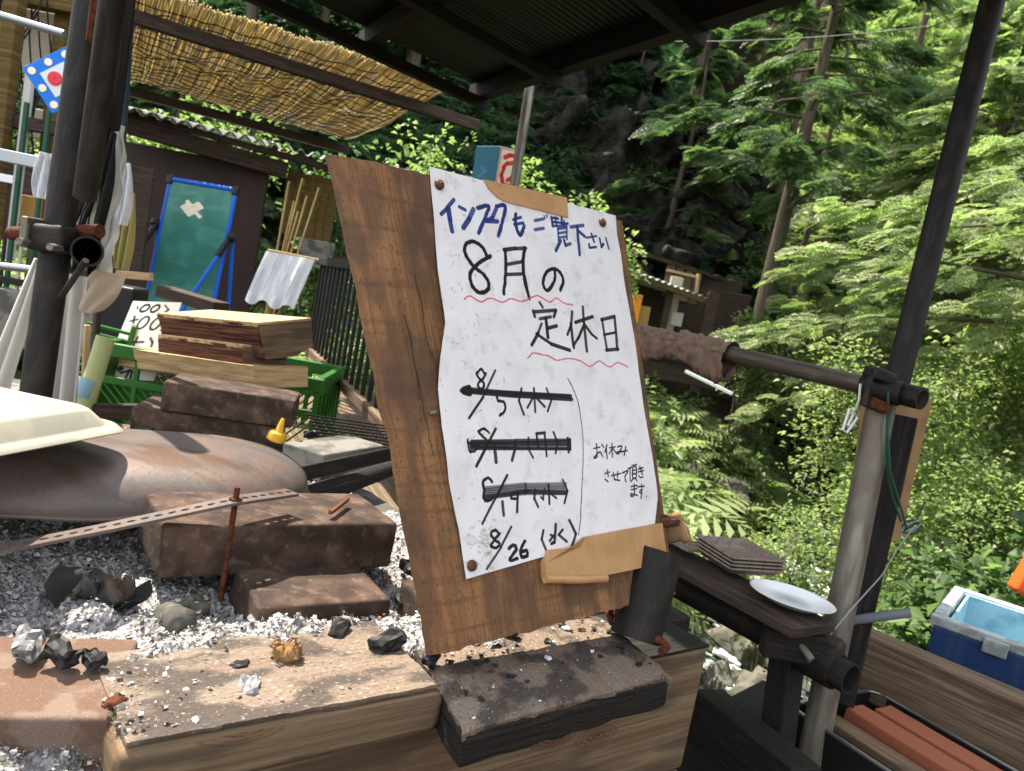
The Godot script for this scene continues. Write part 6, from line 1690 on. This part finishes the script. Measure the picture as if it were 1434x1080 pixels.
	# bars, sticks and grate behind
	var fb := beam(Vector3(-0.2920, 0.7192, -1.0744), Vector3(-0.1630, 0.7446, -1.2581), 0.006, 0.024)
	single("flat_bar", fb[0], M.dark_pipe, "dark flat iron bar lying on edge from the shell to the notice board", "bar", fb[1])
	var stg := Geo.new()
	stg.tube([Vector3(-0.2687, 0.6900, -1.1027), Vector3(-0.2269, 0.7000, -1.1527), Vector3(-0.1683, 0.7050, -1.3298)], [0.014, 0.016, 0.013], 9)
	single("charred_stick", stg, M.charred_wood, "thick charred stick half in the ash behind the long firebrick", "stick")
	var gr := thing("wire_grate", "black wire grate lying on the coals under the rack", "grate", Vector3(-0.2613, 0.7104, -1.4958))
	for k in 11: part("wire", rod(Vector3(-0.10 + 0.02 * k, 0, -0.09), Vector3(-0.10 + 0.02 * k, 0.0, 0.09), 0.0018, 6), M.black_iron, gr)
	for k in 9: part("cross_wire", rod(Vector3(-0.11, 0.003, -0.08 + 0.02 * k), Vector3(0.11, 0.003, -0.08 + 0.02 * k), 0.0018, 6), M.black_iron, gr)
	gr.rotation = Vector3(0.12, 0.5, -0.05)
	var nzl := Geo.new()
	nzl.lathe([Vector2(0, 0), Vector2(0.0165, 0.0), Vector2(0.0175, 0.003), Vector2(0.016, 0.014), Vector2(0.013, 0.017), Vector2(0.0075, 0.018), Vector2(0.0055, 0.030), Vector2(0.003, 0.042), Vector2(0.0, 0.043)], 20)
	single("yellow_nozzle", nzl, M.yellow_plastic, "yellow plastic nozzle cap standing before the green crate", "nozzle", Transform3D(Basis.from_euler(Vector3(0, 0, -0.18)), Vector3(-0.3925, 0.7073, -1.3346)))
	# upright pipe stub, hook and wooden spoon head
	single("pipe_stub", rod(Vector3(0.1743, 0.7009, -0.7759), Vector3(0.1864, 0.7887, -0.8052), 0.0268, 28, 0.0025), M.dark_pipe, "short charred pipe standing at the notice board's right corner", "pipe")
	var hk := thing("rusty_hook", "rusty bent hook lying on the loose plank beside the charred pipe", "hook", Vector3(0.1739, 0.7000, -0.7936))
	var hg := Geo.new()
	var hp := []
	for p in [Vector3(0.1455, 0.7160, -0.8039), Vector3(0.1489, 0.7120, -0.7789), Vector3(0.1597, 0.7110, -0.7788), Vector3(0.1822, 0.7120, -0.7633), Vector3(0.1988, 0.7100, -0.7577), Vector3(0.2026, 0.7080, -0.7519), Vector3(0.1953, 0.7060, -0.7419)]: hp.append(p - hk.position)
	hg.tube(hp, 0.0042, 10)
	part("shank", hg, M.rusty, hk)
	part("bright_tip", rod(hp[1] + Vector3(0, 0.003, 0), hp[2] + Vector3(0, 0.003, 0), 0.0036, 8), M.galvanised, hk)
	var sph := Geo.new()
	sph.rbox(Vector3(0.042, 0.034, 0.010), 0.005, Vector3i(6, 5, 2), Vector3.ZERO, 0.006, 40.0, 8)
	var swd := thing("wooden_tag", "curled scrap of tan wood at the lower right corner of the notice", "wood scrap", Vector3(0.2024, 0.8054, -0.8422))
	part("flat_piece", sph.smooth(), M.tan_card, swd).rotation = Vector3(0.2, -0.7, 0.5)
	var kn := Geo.new()
	kn.tube([Vector3(-0.020, -0.002, 0.008), Vector3(-0.012, 0.010, 0.009), Vector3(0.004, 0.013, 0.008), Vector3(0.012, 0.010, 0.0)], [0.006, 0.008, 0.006, 0.003], 10)
	part("curled_edge", kn, M.bark, swd)

func build_crate() -> void:
	var c: Vector3 = Vector3(-0.7533, 0.6432, -1.9010)
	var o := thing("green_crate", "green plastic harvest crate behind the bricks, logs piled on it", "crate", Vector3(c.x, 0.42, c.z - 0.16))
	o.rotation.y = deg_to_rad(4)
	var hx := 0.265
	var hz := 0.17
	var h := 0.31
	for z in [-hz, hz]:
		part("rim", box(Vector3(hx * 2 + 0.03, 0.035, 0.02), 0.004), M.green_plastic, o).position = Vector3(0, h, z)
		part("band", box(Vector3(hx * 2, 0.02, 0.012), 0.003), M.green_plastic, o).position = Vector3(0, h - 0.075, z)
		part("base_band", box(Vector3(hx * 2, 0.03, 0.014), 0.003), M.green_plastic, o).position = Vector3(0, 0.02, z)
		for k in 7: part("rib", box(Vector3(0.012, h - 0.02, 0.013), 0.002), M.green_plastic, o).position = Vector3(-hx + k * hx / 3.0, h / 2, z * 0.995)
		for k in 17:
			for s in [-1.0, 1.0]:
				part("lattice_bar", box(Vector3(0.005, 0.28, 0.004), 0.001), M.green_plastic, o).transform = Transform3D(Basis(Vector3.BACK, s * 0.78), Vector3(-hx + 0.09 + k * 0.022, 0.125, z * 0.985 + s * 0.0022))
	for x in [-hx, hx]:
		part("end_rim", box(Vector3(0.02, 0.035, hz * 2), 0.004), M.green_plastic, o).position = Vector3(x, h + 0.001, 0)
		part("end_wall", box(Vector3(0.008, h - 0.02, hz * 2 - 0.02), 0.003), M.green_plastic, o).position = Vector3(x, h / 2 - 0.01, 0)
		for k in 6: part("end_rib", box(Vector3(0.016, h - 0.03, 0.010), 0.002), M.green_plastic, o).position = Vector3(x * 1.01, h / 2 - 0.012, -hz + 0.03 + k * 0.056)
	part("floor", box(Vector3(hx * 2 - 0.02, 0.01, hz * 2 - 0.02), 0.002), M.green_plastic, o).position.y = 0.01
	# a crate end leaning behind at left
	var gp := thing("crate_end", "second green crate standing on end behind, left of the price card", "crate", Vector3(-1.0544, 0.6882, -2.0264))
	gp.rotation = Vector3(0.1, 0.5, -0.14)
	part("wall", box(Vector3(0.012, 0.22, 0.17), 0.003), M.green_plastic, gp).position = Vector3(0.02, 0, 0)
	for k in 9: part("slot_bar", box(Vector3(0.10, 0.008, 0.012), 0.002), M.green_plastic, gp).position = Vector3(-0.035, -0.09 + k * 0.022, 0.07)
	var st := beam(Vector3(-0.8623, 0.6482, -1.5195), Vector3(-0.6905, 0.6839, -1.4729), 0.03, 0.03)
	single("sooty_board", st[0], M.dark_wood, "dark board end lying between the tray and the rear bricks", "board", st[1])
	var tb := thing("crate_table", "dark low table under the green crate", "table", Vector3(c.x, 0.0, c.z - 0.2))
	part("top", box(Vector3(0.9, 0.04, 0.55), 0.004), M.dark_wood, tb).position.y = 0.395
	for x in [-0.4, 0.4]:
		for z in [-0.22, 0.22]: part("leg", box(Vector3(0.05, 0.375, 0.05), 0.004), M.dark_wood, tb).position = Vector3(x, 0.187, z)
	# price card
	var im := Image.create(200, 300, false, Image.FORMAT_RGB8)
	im.fill(Color(0.90, 0.88, 0.84))
	for q in [[64, 26, 17, 14], [106, 26, 15, 14], [80, 82, 19, 24], [132, 84, 18, 24]]:
		var ov := []
		for j in 17: ov.append_array([q[0] + cos(j * TAU / 16) * q[2], q[1] + sin(j * TAU / 16 - 0.4) * q[3]])
		ink(im, Color(0.16, 0.15, 0.15), 8.0, 0.92, ov)
	for l in [[30, 20, 34, 30], [140, 12, 160, 30, 150, 40]]: ink(im, Color(0.16, 0.15, 0.15), 8.0, 0.8, l)
	for l in [[34, 60, 40, 84], [24, 78, 54, 70], [184, 62, 164, 66, 168, 84, 188, 90, 186, 110, 166, 114], [160, 96, 196, 104], [160, 108, 194, 92]]: ink(im, Color(0.16, 0.15, 0.15), 9.0, 0.95, l)
	for l in [[80, 140, 76, 172, 70, 180], [54, 160, 110, 156], [60, 186, 66, 180], [132, 140, 144, 156, 146, 170]]: ink(im, Color(0.16, 0.15, 0.15), 10.0, 0.95, l)
	for l in [[52, 262, 62, 252, 70, 262, 58, 270], [70, 276, 100, 266, 96, 290], [110, 268, 112, 294]]: ink(im, Color(0.16, 0.15, 0.15), 10.0, 0.95, l)
	var cd := Geo.new()
	var q0: Vector3 = Vector3(-1.0159, 0.8450, -2.0127)
	var q1: Vector3 = Vector3(-0.8742, 0.8672, -1.9748)
	cd.sheet(6, 10, func(u, v): return q0.lerp(q1, u) + Vector3(-0.030 * v * (1.0 - u * 0.3), -0.205 * v, 0.05 * v + 0.004 * sin(u * 4.0)), 0.002)
	single("price_card", cd, mat("price_print", Color.WHITE, 0.7, tx(im), Vector3(1, 1, 1)), "white card with black hand-written figures behind the logs", "card")
	# three split logs on the crate
	var wedge := func(label: String, pa: Vector3, pb: Vector3, sec: Array, bark: bool, roll: float) -> void:
		var l := thing("split_log", label, "log", (pa + pb) / 2)
		var g := Geo.new()
		var len := pa.distance_to(pb)
		var f := FastNoiseLite.new()
		f.seed = rng.randi() % 99; f.frequency = 14.0
		var n := sec.size()
		g.grid(n * 8, 26, func(u, v):
			var k: float = u * n
			var i := int(k) % n
			var q: Vector2 = sec[i].lerp(sec[(i + 1) % n], k - floorf(k))
			var p := Vector3(q.x, q.y, (v - 0.5) * len)
			var d := 0.005 * f.get_noise_3d(p.x * 3.0, p.y * 3.0, p.z * 0.5) + 0.004 * f.get_noise_3d(p.x * 12.0, p.y * 12.0, p.z)
			return p + Vector3(q.x, q.y, 0).normalized() * d * (0.15 if k < 1.0 else 1.0))
		for k in g.t.size(): g.t[k] = Vector2(g.t[k].y * 0.35, g.t[k].x * 0.35)
		var m := part("body", g.smooth(), M.bark if bark else M.fresh_wood, l)
		for z in [-0.5, 0.5]:
			var e := Geo.new()
			var pts := []
			var uvs := []
			for q in sec: pts.append(Vector3(q.x * 1.0, q.y * 1.0, z * len * 1.002)); uvs.append(q * 1.5)
			e.face(pts, uvs)
			part("cut_end", e, M.fresh_wood if not bark else M.timber_wood, m)
		if bark:
			var t := Geo.new()
			t.face([Vector3(sec[0].x, sec[0].y + 0.005, -len / 2), Vector3(sec[1].x, sec[1].y + 0.005, -len / 2), Vector3(sec[1].x, sec[1].y + 0.005, len / 2), Vector3(sec[0].x, sec[0].y + 0.005, len / 2)], [Vector2(0, 0), Vector2(0, 0.12), Vector2(0.34, 0.12), Vector2(0.34, 0)])
			t.face([Vector3(sec[0].x, sec[0].y - 0.004, -len / 2), Vector3(sec[1].x, sec[1].y - 0.004, -len / 2), Vector3(sec[1].x, sec[1].y - 0.004, len / 2), Vector3(sec[0].x, sec[0].y - 0.004, len / 2)])
			for z in [0, 1]: t.face([Vector3(sec[z].x, sec[z].y + 0.005, -len / 2), Vector3(sec[z].x, sec[z].y + 0.005, len / 2), Vector3(sec[z].x, sec[z].y - 0.004, len / 2), Vector3(sec[z].x, sec[z].y - 0.004, -len / 2)])
			for z in [-len / 2, len / 2]: t.face([Vector3(sec[0].x, sec[0].y + 0.005, z), Vector3(sec[1].x, sec[1].y + 0.005, z), Vector3(sec[1].x, sec[1].y - 0.004, z), Vector3(sec[0].x, sec[0].y - 0.004, z)])
			part("split_face", t, M.fresh_wood, m)
		var zd := (pb - pa).normalized()
		var xd := Vector3.UP.cross(zd).normalized()
		l.basis = Basis(xd, zd.cross(xd), zd).rotated(zd, roll)
	var lx := Vector3(0.95, -0.02, 0.30).normalized()
	wedge.call("split log with dark red bark and a pale flat top, topmost of the pile", Vector3(-0.8342, 0.8050, -1.9381), Vector3(-0.5117, 0.8459, -1.7112), [Vector2(-0.075, 0.042), Vector2(0.070, 0.042), Vector2(0.072, -0.018), Vector2(0.02, -0.036), Vector2(-0.06, -0.034)], true, 0.16)
	wedge.call("squat log with a yellowish cut end, middle of the pile", Vector3(-0.8252, 0.7608, -1.9033), Vector3(-0.5513, 0.7959, -1.7160), [Vector2(-0.065, 0.026), Vector2(0.055, 0.026), Vector2(0.05, -0.026), Vector2(-0.06, -0.026)], true, 0.0)
	wedge.call("pale freshly split log at the bottom of the pile", Vector3(-0.9466, 0.7114, -1.9786), Vector3(-0.5066, 0.7662, -1.7028), [Vector2(-0.085, 0.022), Vector2(0.07, 0.026), Vector2(0.075, -0.022), Vector2(-0.07, -0.026)], false, 0.0)

# ---------- the right side ----------
func build_right() -> void:
	var lp := thing("steel_pole", "grey steel pole standing by the shelf, clamped at both ends", "pole", Vector3(0.6281, 0.5121, -1.2940))
	part("tube", rod(Vector3(0, -0.6, 0.06), Vector3(0.6475, 0.9870, -1.3640) - lp.position, 0.0243, 22), M.galvanised, lp)
	single("roof_pole", rod(Vector3(0.7657, 1.8023, -1.5503), Vector3(0.6948, 0.9783, -1.4234), 0.0225, 20), M.dark_pipe, "long dark leaning pole rising to the roof at right", "pole")
	var s := beam(Vector3(0.7493, 0.9424, -1.4699), Vector3(0.6934, 0.4175, -1.3444), 0.042, 0.036)
	single("dark_post", s[0], M.charred_wood, "black square post behind the grey steel pole", "post", s[1])
	var cb := Geo.new()
	var ca: Vector3 = Vector3(0.6994, 0.9624, -1.5625)
	var cbx: Vector3 = Vector3(0.8397, 0.9825, -1.5646)
	var cc: Vector3 = Vector3(0.7173, 0.6850, -1.5334)
	var cd2: Vector3 = Vector3(0.8319, 0.6930, -1.5342)
	cb.sheet(8, 10, func(u, v): return ca.lerp(cbx, u).lerp(cc.lerp(cd2, u), v) + Vector3(0, 0, 0.006 * sin(u * 3.0 + v * 2.0)), 0.004, Vector2(0.15, 0.28))
	single("tan_card", cb, M.tan_card, "sheet of tan cardboard tied behind the poles at right", "cardboard")
	# upper rail with rag and clamp
	var ra: Vector3 = Vector3(0.2653, 1.0073, -1.9695)
	var rb: Vector3 = Vector3(0.6828, 0.9880, -1.3038)
	single("hand_rail", rod(ra + (ra - rb) * 0.3, rb, 0.0172, 22, 0.003), M.pipe_iron, "horizontal steel rail running from behind the notice to the clamp", "rail")
	var rg := Geo.new()
	var f := FastNoiseLite.new()
	f.seed = 21; f.frequency = 9.0
	var r0: Vector3 = Vector3(0.2805, 1.0072, -1.9463)
	var r1: Vector3 = Vector3(0.4551, 0.9988, -1.6669)
	var rd := (r1 - r0).normalized()
	var sd := rd.cross(Vector3.UP).normalized()
	rg.grid(60, 40, func(u, v):
		var a: float = v * TAU
		var rad := 0.0195 + 0.008 * f.get_noise_2d(u * 2.0, sin(a) * 0.2) + 0.005 * sin(u * 40.0 + a * 1.5) * f.get_noise_2d(u * 3.0, 5.0) * 2.0 + (0.006 if u > 0.52 else 0.0)
		var hang := maxf(0.0, -sin(a)) * (0.028 + 0.012 * sin(u * 9.0)) * smoothstep(0.0, 0.15, u)
		return r0.lerp(r1, u) + Vector3.UP * (sin(a) * rad - hang) + sd * cos(a) * rad)
	single("brown_rag", rg.smooth(), M.rag, "crumpled brown rag wrapped round the steel rail", "rag")
	var cl := thing("rail_clamp", "black scaffold clamp joining the rail to the leaning pole", "clamp", Vector3(0.6302, 0.9886, -1.3441))
	part("collar", rod(Vector3(0.6050, 0.9881, -1.3641) - cl.position, Vector3(0.6582, 0.9885, -1.3240) - cl.position, 0.0215, 20), M.dark_pipe, cl)
	part("upper_jaw", box(Vector3(0.042, 0.022, 0.05), 0.006), M.dark_pipe, cl).transform = Transform3D(Basis(Vector3(0, 0, 1), -0.2), Vector3(-0.006, 0.024, 0.0))
	part("lower_jaw", box(Vector3(0.04, 0.02, 0.05), 0.006), M.rusty, cl).transform = Transform3D(Basis(Vector3(0, 0, 1), -0.2), Vector3(-0.008, -0.026, 0.010))
	part("bolt", rod(Vector3(-0.035, 0.02, 0.03), Vector3(-0.035, -0.03, 0.034), 0.006, 8), M.dark_pipe, cl)
	part("end_cap", rod(rb + (ra - rb).normalized() * 0.035 - cl.position, rb + (rb - ra).normalized() * 0.002 - cl.position, 0.0195, 20, 0.005), M.dark_pipe, cl)
	# white peg on its loop of cord
	var pg := thing("cord_peg", "white plastic peg hanging on a cord loop from the rail", "peg", Vector3(0.5952, 0.9238, -1.3574))
	var lg := Geo.new()
	lg.tube([Vector3(0.5932, 0.9923, -1.3394) - pg.position, Vector3(0.5913, 0.9656, -1.3266) - pg.position, Vector3(0.5936, 0.9498, -1.3350) - pg.position, Vector3(0.5913, 0.9380, -1.3438) - pg.position], 0.0022, 6)
	part("cord", lg, M.cord_white, pg)
	var p2 := Geo.new()
	var pk := []
	for q in [Vector3(0.5870, 0.9473, -1.3448), Vector3(0.5816, 0.9084, -1.3407), Vector3(0.5898, 0.9049, -1.3403), Vector3(0.6024, 0.9325, -1.3432), Vector3(0.5967, 0.9427, -1.3443), Vector3(0.5888, 0.9173, -1.3416)]: pk.append(q - pg.position)
	p2.tube(pk, 0.0024, 6)
	part("clip", p2, M.white_plastic, pg)
	# cords and wires on the pole
	var gc := Geo.new()
	gc.tube([Vector3(0.6309, 0.9895, -1.3140), Vector3(0.6439, 0.9388, -1.3187), Vector3(0.6575, 0.8775, -1.3223), Vector3(0.6925, 0.8143, -1.3459), Vector3(0.7296, 0.7645, -1.3607)], 0.0024, 6)
	single("green_twine", gc, M.cord_green, "dark green cord hanging down the steel pole", "cord")
	gc = Geo.new()
	gc.tube([Vector3(0.6505, 0.9759, -1.3327), Vector3(0.6436, 0.9272, -1.3125), Vector3(0.6706, 0.8539, -1.3249), Vector3(0.7161, 0.7969, -1.3541), Vector3(0.7420, 0.7538, -1.3596)], 0.0022, 6)
	single("green_twine", gc, M.cord_green, "second green cord twisted beside the first on the pole", "cord")
	var wg := Geo.new()
	wg.tube([Vector3(0.7560, 0.7628, -1.3606), Vector3(0.7253, 0.7125, -1.3452), Vector3(0.6979, 0.6709, -1.3207), Vector3(0.6394, 0.6089, -1.2841), Vector3(0.5862, 0.5541, -1.2431), Vector3(0.5661, 0.5119, -1.2186), Vector3(0.5620, 0.4663, -1.2087)], 0.0013, 6)
	single("tie_wire", wg, M.wire_grey, "thin grey wire slanting from the cord knot down to the lower clamp", "wire")
	var kn := thing("wire_knot", "tangle of thin dark wire tied where the cords end", "wire knot", Vector3(0.7518, 0.7567, -1.3650))
	for k in 5:
		var pts := []
		for j in 10: pts.append(Vector3(cos(j * 0.8 + k) * 0.014, sin(j * 0.8 + k * 1.7) * 0.014, 0.004 * sin(j + k)))
		var g := Geo.new()
		g.tube(pts, 0.0014, 5, false)
		part("loop", g, M.wire_grey if k % 2 else M.cord_green, kn)
	part("wire_end", rod(Vector3(0.003, 0, 0), Vector3(0.014, 0.05, 0.0), 0.0016, 5), M.cord_green, kn)
	# shelf board and the pipe beneath
	var sa: Vector3 = Vector3(0.3125, 0.6200, -1.4752)
	var sb: Vector3 = Vector3(0.5223, 0.6200, -1.1691)
	var shd := ((sb - sa) * Vector3(1, 0, 1)).normalized()
	var sh := thing("shelf", "narrow dark plank shelf running back beside the stream", "shelf", (sa + sb) / 2 - Vector3(0, 0.012, 0))
	part("board", box(Vector3(sa.distance_to(sb) + 0.2, 0.016, 0.112), 0.003), M.dark_wood, sh).transform = frame(shd * -0.085, shd)
	part("bracket", box(Vector3(0.10, 0.05, 0.03), 0.004), M.charred_wood, sh).position = shd * 0.16 + Vector3(0.01, -0.04, 0)
	single("low_rail", rod(Vector3(0.2503, 0.5450, -1.6363), Vector3(0.5994, 0.5450, -1.1497), 0.0243, 22, 0.003), M.dark_pipe, "dark pipe running below the shelf to the lower clamp", "pipe")
	var lc := thing("lower_clamp", "greasy black clamp on the end of the pipe below the shelf", "clamp", Vector3(0.5677, 0.5450, -1.1898))
	part("collar", rod(Vector3(0.5519, 0.5450, -1.2164) - lc.position, Vector3(0.5852, 0.5450, -1.1700) - lc.position, 0.030, 20), M.dark_pipe, lc)
	part("jaw", box(Vector3(0.05, 0.05, 0.06), 0.010), M.dark_pipe, lc).transform = Transform3D(Basis(Vector3(0, 1, 0), -0.6), Vector3(0.012, 0.012, -0.02))
	part("bolt", rod(Vector3(-0.05, 0.035, 0.0), Vector3(-0.03, 0.015, 0.03), 0.006, 8), M.galvanised, lc)
	s = beam(Vector3(0.5378, 0.5689, -1.2598), Vector3(0.5501, 0.3518, -1.2369), 0.04, 0.045)
	single("shelf_prop", s[0], M.charred_wood, "black wooden prop under the near end of the shelf", "prop", s[1])
	single("drain_pipe", rod(Vector3(0.6658, 0.5524, -1.3787), Vector3(0.7646, 0.6134, -1.3248), 0.0085, 14, 0.0015), M.grey_pvc, "short grey plastic pipe sticking out behind the steel pole", "pipe")
	# plates
	var plate := func(called: String, label: String, at: Vector3, yaw: float, n: int) -> void:
		for k in n:
			var g := Geo.new()
			g.sheet(18, 18, func(u, v):
				var x: float = u * 2 - 1
				var z: float = v * 2 - 1
				var d := maxf(absf(x), absf(z))
				return Vector3(x * 0.058, 0.004 + 0.014 * smoothstep(0.70, 1.0, d), z * 0.058), 0.003, Vector2(1, 1))
			single(called, g, M.plate_brown, label % ["topmost of four", "second from the top", "third from the top", "lowest"][k], "plate", Transform3D(Basis(Vector3.UP, yaw + 0.02 * (k % 2)), at + Vector3(0, 0.0065 * (n - 1 - k), 0)), "square plates stacked on the shelf")
	plate.call("square_plate", "square brown plate in the stack on the shelf, %s", Vector3(0.4615, 0.6200, -1.3699) + Vector3(0, 0.001, 0), 0.35, 4)
	var rp := Geo.new()
	rp.sheet(14, 10, func(u, v): return Vector3((u - 0.5) * 0.06, 0.004 + 0.008 * smoothstep(0.6, 1.0, maxf(absf(u * 2 - 1), absf(v * 2 - 1))), (v - 0.5) * 0.12), 0.003)
	single("oblong_dish", rp, M.plate_brown, "small dark oblong dish on the shelf next to the notice board", "dish", Transform3D(Basis(Vector3.UP, 0.5), Vector3(0.3690, 0.6220, -1.4392)))
	var op := Geo.new()
	op.lathe([Vector2(0.0, 0.004), Vector2(0.034, 0.004), Vector2(0.042, 0.0055), Vector2(0.046, 0.008), Vector2(0.061, 0.0125), Vector2(0.063, 0.0125), Vector2(0.060, 0.010), Vector2(0.044, 0.004), Vector2(0.040, 0.0), Vector2(0.0, 0.0)], 48, 1.12, 0.92)
	single("oval_plate", op, M.plate_white, "white oval plate on the near end of the shelf", "plate", Transform3D(Basis(Vector3.UP, -0.75), Vector3(0.5147, 0.6220, -1.2305)))
	# big timber rail, cooler, red thing
	var t0: Vector3 = Vector3(0.7749, 0.5000, -1.5096)
	var t1: Vector3 = Vector3(0.9779, 0.5000, -1.2951)
	var td := (t1 - t0).normalized()
	var tn := Vector3(td.z, 0, -td.x)
	if tn.z > 0: tn = -tn
	single("timber_rail", box(Vector3(0.75, 0.13, 0.062), 0.006, 0.0, 1.0, Vector3i.ONE, Vector2(0.2, 0.3)), M.rail_wood, "thick weathered timber rail at lower right", "timber", frame(t0 + td * 0.375 + tn * 0.031 + Vector3(0, -0.065, 0), td))
	single("timber_rail", box(Vector3(0.75, 0.10, 0.05), 0.006, 0.0, 1.0, Vector3i.ONE, Vector2(0.6, 0.1)), M.rail_wood, "second weathered timber against the back of the first rail", "timber", frame(t0 + td * 0.42 + tn * 0.092 + Vector3(0, -0.062, 0), (td + tn * 0.06).normalized()))
	single("dark_floor_beam", beam(Vector3(0.4466, 0.3501, -1.3172), Vector3(0.5369, 0.3627, -1.0873), 0.06, 0.12)[0], M.charred_wood, "black beam near the floor between grill and pan", "beam", beam(Vector3(0.4466, 0.3501, -1.3172), Vector3(0.5369, 0.3627, -1.0873), 0.06, 0.12)[1])
	s = beam(Vector3(0.4854, 0.2918, -1.4317), Vector3(0.6995, 0.3063, -1.2321), 0.5, 0.05)
	single("deck_board", s[0], M.charred_wood, "dark deck board in the gap right of the grill", "deck board", s[1])
	var k0: Vector3 = Vector3(1.1020, 0.4713, -1.8025)
	var ck := thing("cooler_box", "open blue cooler box with pale blue lining behind the timber rail", "cooler", k0)
	var kx := Vector3(0.80, 0, 0.60)
	var kz := Vector3(0.60, 0, -0.80)
	ck.basis = Basis(kx, Vector3.UP, -kz)
	var cx := 0.52
	var cz := 0.36
	for q in [[Vector3(cx / 2, -0.10, 0.008), Vector3(cx, 0.16, 0.016)], [Vector3(cx / 2, -0.10, -cz + 0.008), Vector3(cx, 0.16, 0.016)], [Vector3(0.008, -0.10, -cz / 2), Vector3(0.016, 0.158, cz - 0.034)], [Vector3(cx - 0.008, -0.10, -cz / 2), Vector3(0.016, 0.158, cz - 0.034)], [Vector3(cx / 2, -0.185, -cz / 2), Vector3(cx - 0.01, 0.012, cz - 0.02)]]:
		part("shell", box(q[1], 0.005), M.cooler_blue, ck).position = q[0]
	for q in [[Vector3(cx / 2, -0.085, -0.0135), Vector3(cx - 0.03, 0.17, 0.008)], [Vector3(cx / 2, -0.085, -cz + 0.035), Vector3(cx - 0.03, 0.17, 0.008)], [Vector3(0.031, -0.085, -cz / 2), Vector3(0.008, 0.168, cz - 0.06)], [Vector3(cx - 0.031, -0.085, -cz / 2), Vector3(0.008, 0.168, cz - 0.06)], [Vector3(cx / 2, -0.168, -cz / 2), Vector3(cx - 0.05, 0.008, cz - 0.05)]]:
		part("liner", box(q[1], 0.003), M.cooler_liner, ck).position = q[0]
	for q in [[Vector3(cx / 2, -0.008, 0.004), Vector3(cx + 0.02, 0.026, 0.03)], [Vector3(cx / 2, -0.008, -cz + 0.010), Vector3(cx + 0.02, 0.026, 0.03)], [Vector3(0.006, -0.0075, -cz / 2), Vector3(0.03, 0.026, cz - 0.038)], [Vector3(cx - 0.006, -0.0075, -cz / 2), Vector3(0.03, 0.026, cz - 0.038)]]:
		part("rim", box(q[1], 0.006), M.cooler_lip, ck).position = q[0]
	part("latch", box(Vector3(0.05, 0.035, 0.012), 0.004), M.cooler_lip, ck).position = Vector3(0.13, -0.02, 0.026)
	var rt := Geo.new()
	rt.rbox(Vector3(0.10, 0.14, 0.06), 0.015, Vector3i(3, 3, 3))
	single("orange_can", rt, M.orange_plastic, "orange-red plastic can at the right edge above the cooler", "can", Transform3D(Basis(Vector3(0, 0, 1), -0.3), Vector3(1.7785, 0.4584, -2.4547)))
	single("can_stand", box(Vector3(0.5, 0.5, 0.4), 0.01), M.dark_wood, "dark stand under the orange can and cooler", "stand", Transform3D(Basis(Vector3.UP, -0.6), k0 + kx * 0.3 + kz * 0.16 + Vector3(0, -0.445, 0)))
	# pan with board and two bricks
	var b0: Vector3 = Vector3(0.7082, 0.4100, -1.3505)
	var b1: Vector3 = Vector3(0.8133, 0.4100, -1.1832)
	var bd := (b1 - b0).normalized()
	var bn := Vector3(bd.z, 0, -bd.x)
	if bn.x < 0: bn = -bn
	var pn := thing("black_pan", "black rectangular pan with a pale worn rim holding bricks", "pan", b0 + bd * 0.12 + Vector3(0, -0.05, 0))
	pn.basis = Basis(bd, Vector3.UP, bd.cross(Vector3.UP))
	var sgn := signf(bn.dot(pn.basis.z))
	var pl := 0.40
	var pw := 0.26
	part("floor", box(Vector3(pl, 0.006, pw), 0.002), M.black_iron, pn).position = Vector3(0.03, -0.03, sgn * 0.03)
	for q in [[Vector3(0.03, 0.0, sgn * 0.03 - pw / 2), Vector3(pl, 0.075, 0.005)], [Vector3(0.03, 0.0, sgn * 0.03 + pw / 2), Vector3(pl, 0.075, 0.005)], [Vector3(0.03 - pl / 2, 0.0, sgn * 0.03), Vector3(0.005, 0.074, pw)], [Vector3(0.03 + pl / 2, 0.0, sgn * 0.03), Vector3(0.005, 0.074, pw)]]:
		part("side", box(q[1], 0.002), M.black_iron, pn).position = q[0]
	var rim := Geo.new()
	var rp2 := []
	for k in 41:
		var a := TAU * k / 40.0
		var q := Vector2(cos(a), sin(a))
		rp2.append(Vector3(0.03 + signf(q.x) * (pl / 2 - 0.03) + q.x * 0.03, 0.038, sgn * 0.03 + signf(q.y) * (pw / 2 - 0.03) + q.y * 0.03))
	rim.tube(rp2, 0.004, 8, false)
	part("rim", rim, M.chrome_ring, pn)
	single("brick", box(Vector3(0.225, 0.034, 0.052), 0.003, 0.0012, 30.0, Vector3i(8, 3, 4)), M.orange_brick, "clean orange brick in the black pan, nearer one with its end showing", "brick", frame(b0 + bd * 0.112 + bn * 0.022 + Vector3(0, -0.017, 0), bd))
	single("brick", box(Vector3(0.225, 0.034, 0.050), 0.003, 0.0012, 30.0, Vector3i(8, 3, 4)), M.orange_brick, "clean orange brick behind the nearer one against the timber rail", "brick", frame(b0 + bd * 0.132 + bn * 0.080 + Vector3(0, -0.015, 0), bd))
	single("wood_slat", box(Vector3(0.26, 0.014, 0.042), 0.003, 0.0, 1.0, Vector3i.ONE, Vector2(0.1, 0.2)), M.timber_wood, "pale wooden slat lying in the pan beside the bricks", "slat", frame(b0 + bd * 0.10 - bn * 0.040 + Vector3(0, -0.020, 0), bd))
	single("pan_stand", box(Vector3(0.5, 0.32, 0.4), 0.01), M.charred_wood, "dark stand carrying the black pan", "stand", Transform3D(pn.basis, pn.position + Vector3(0.0, -0.195, 0) + bn * 0.03))
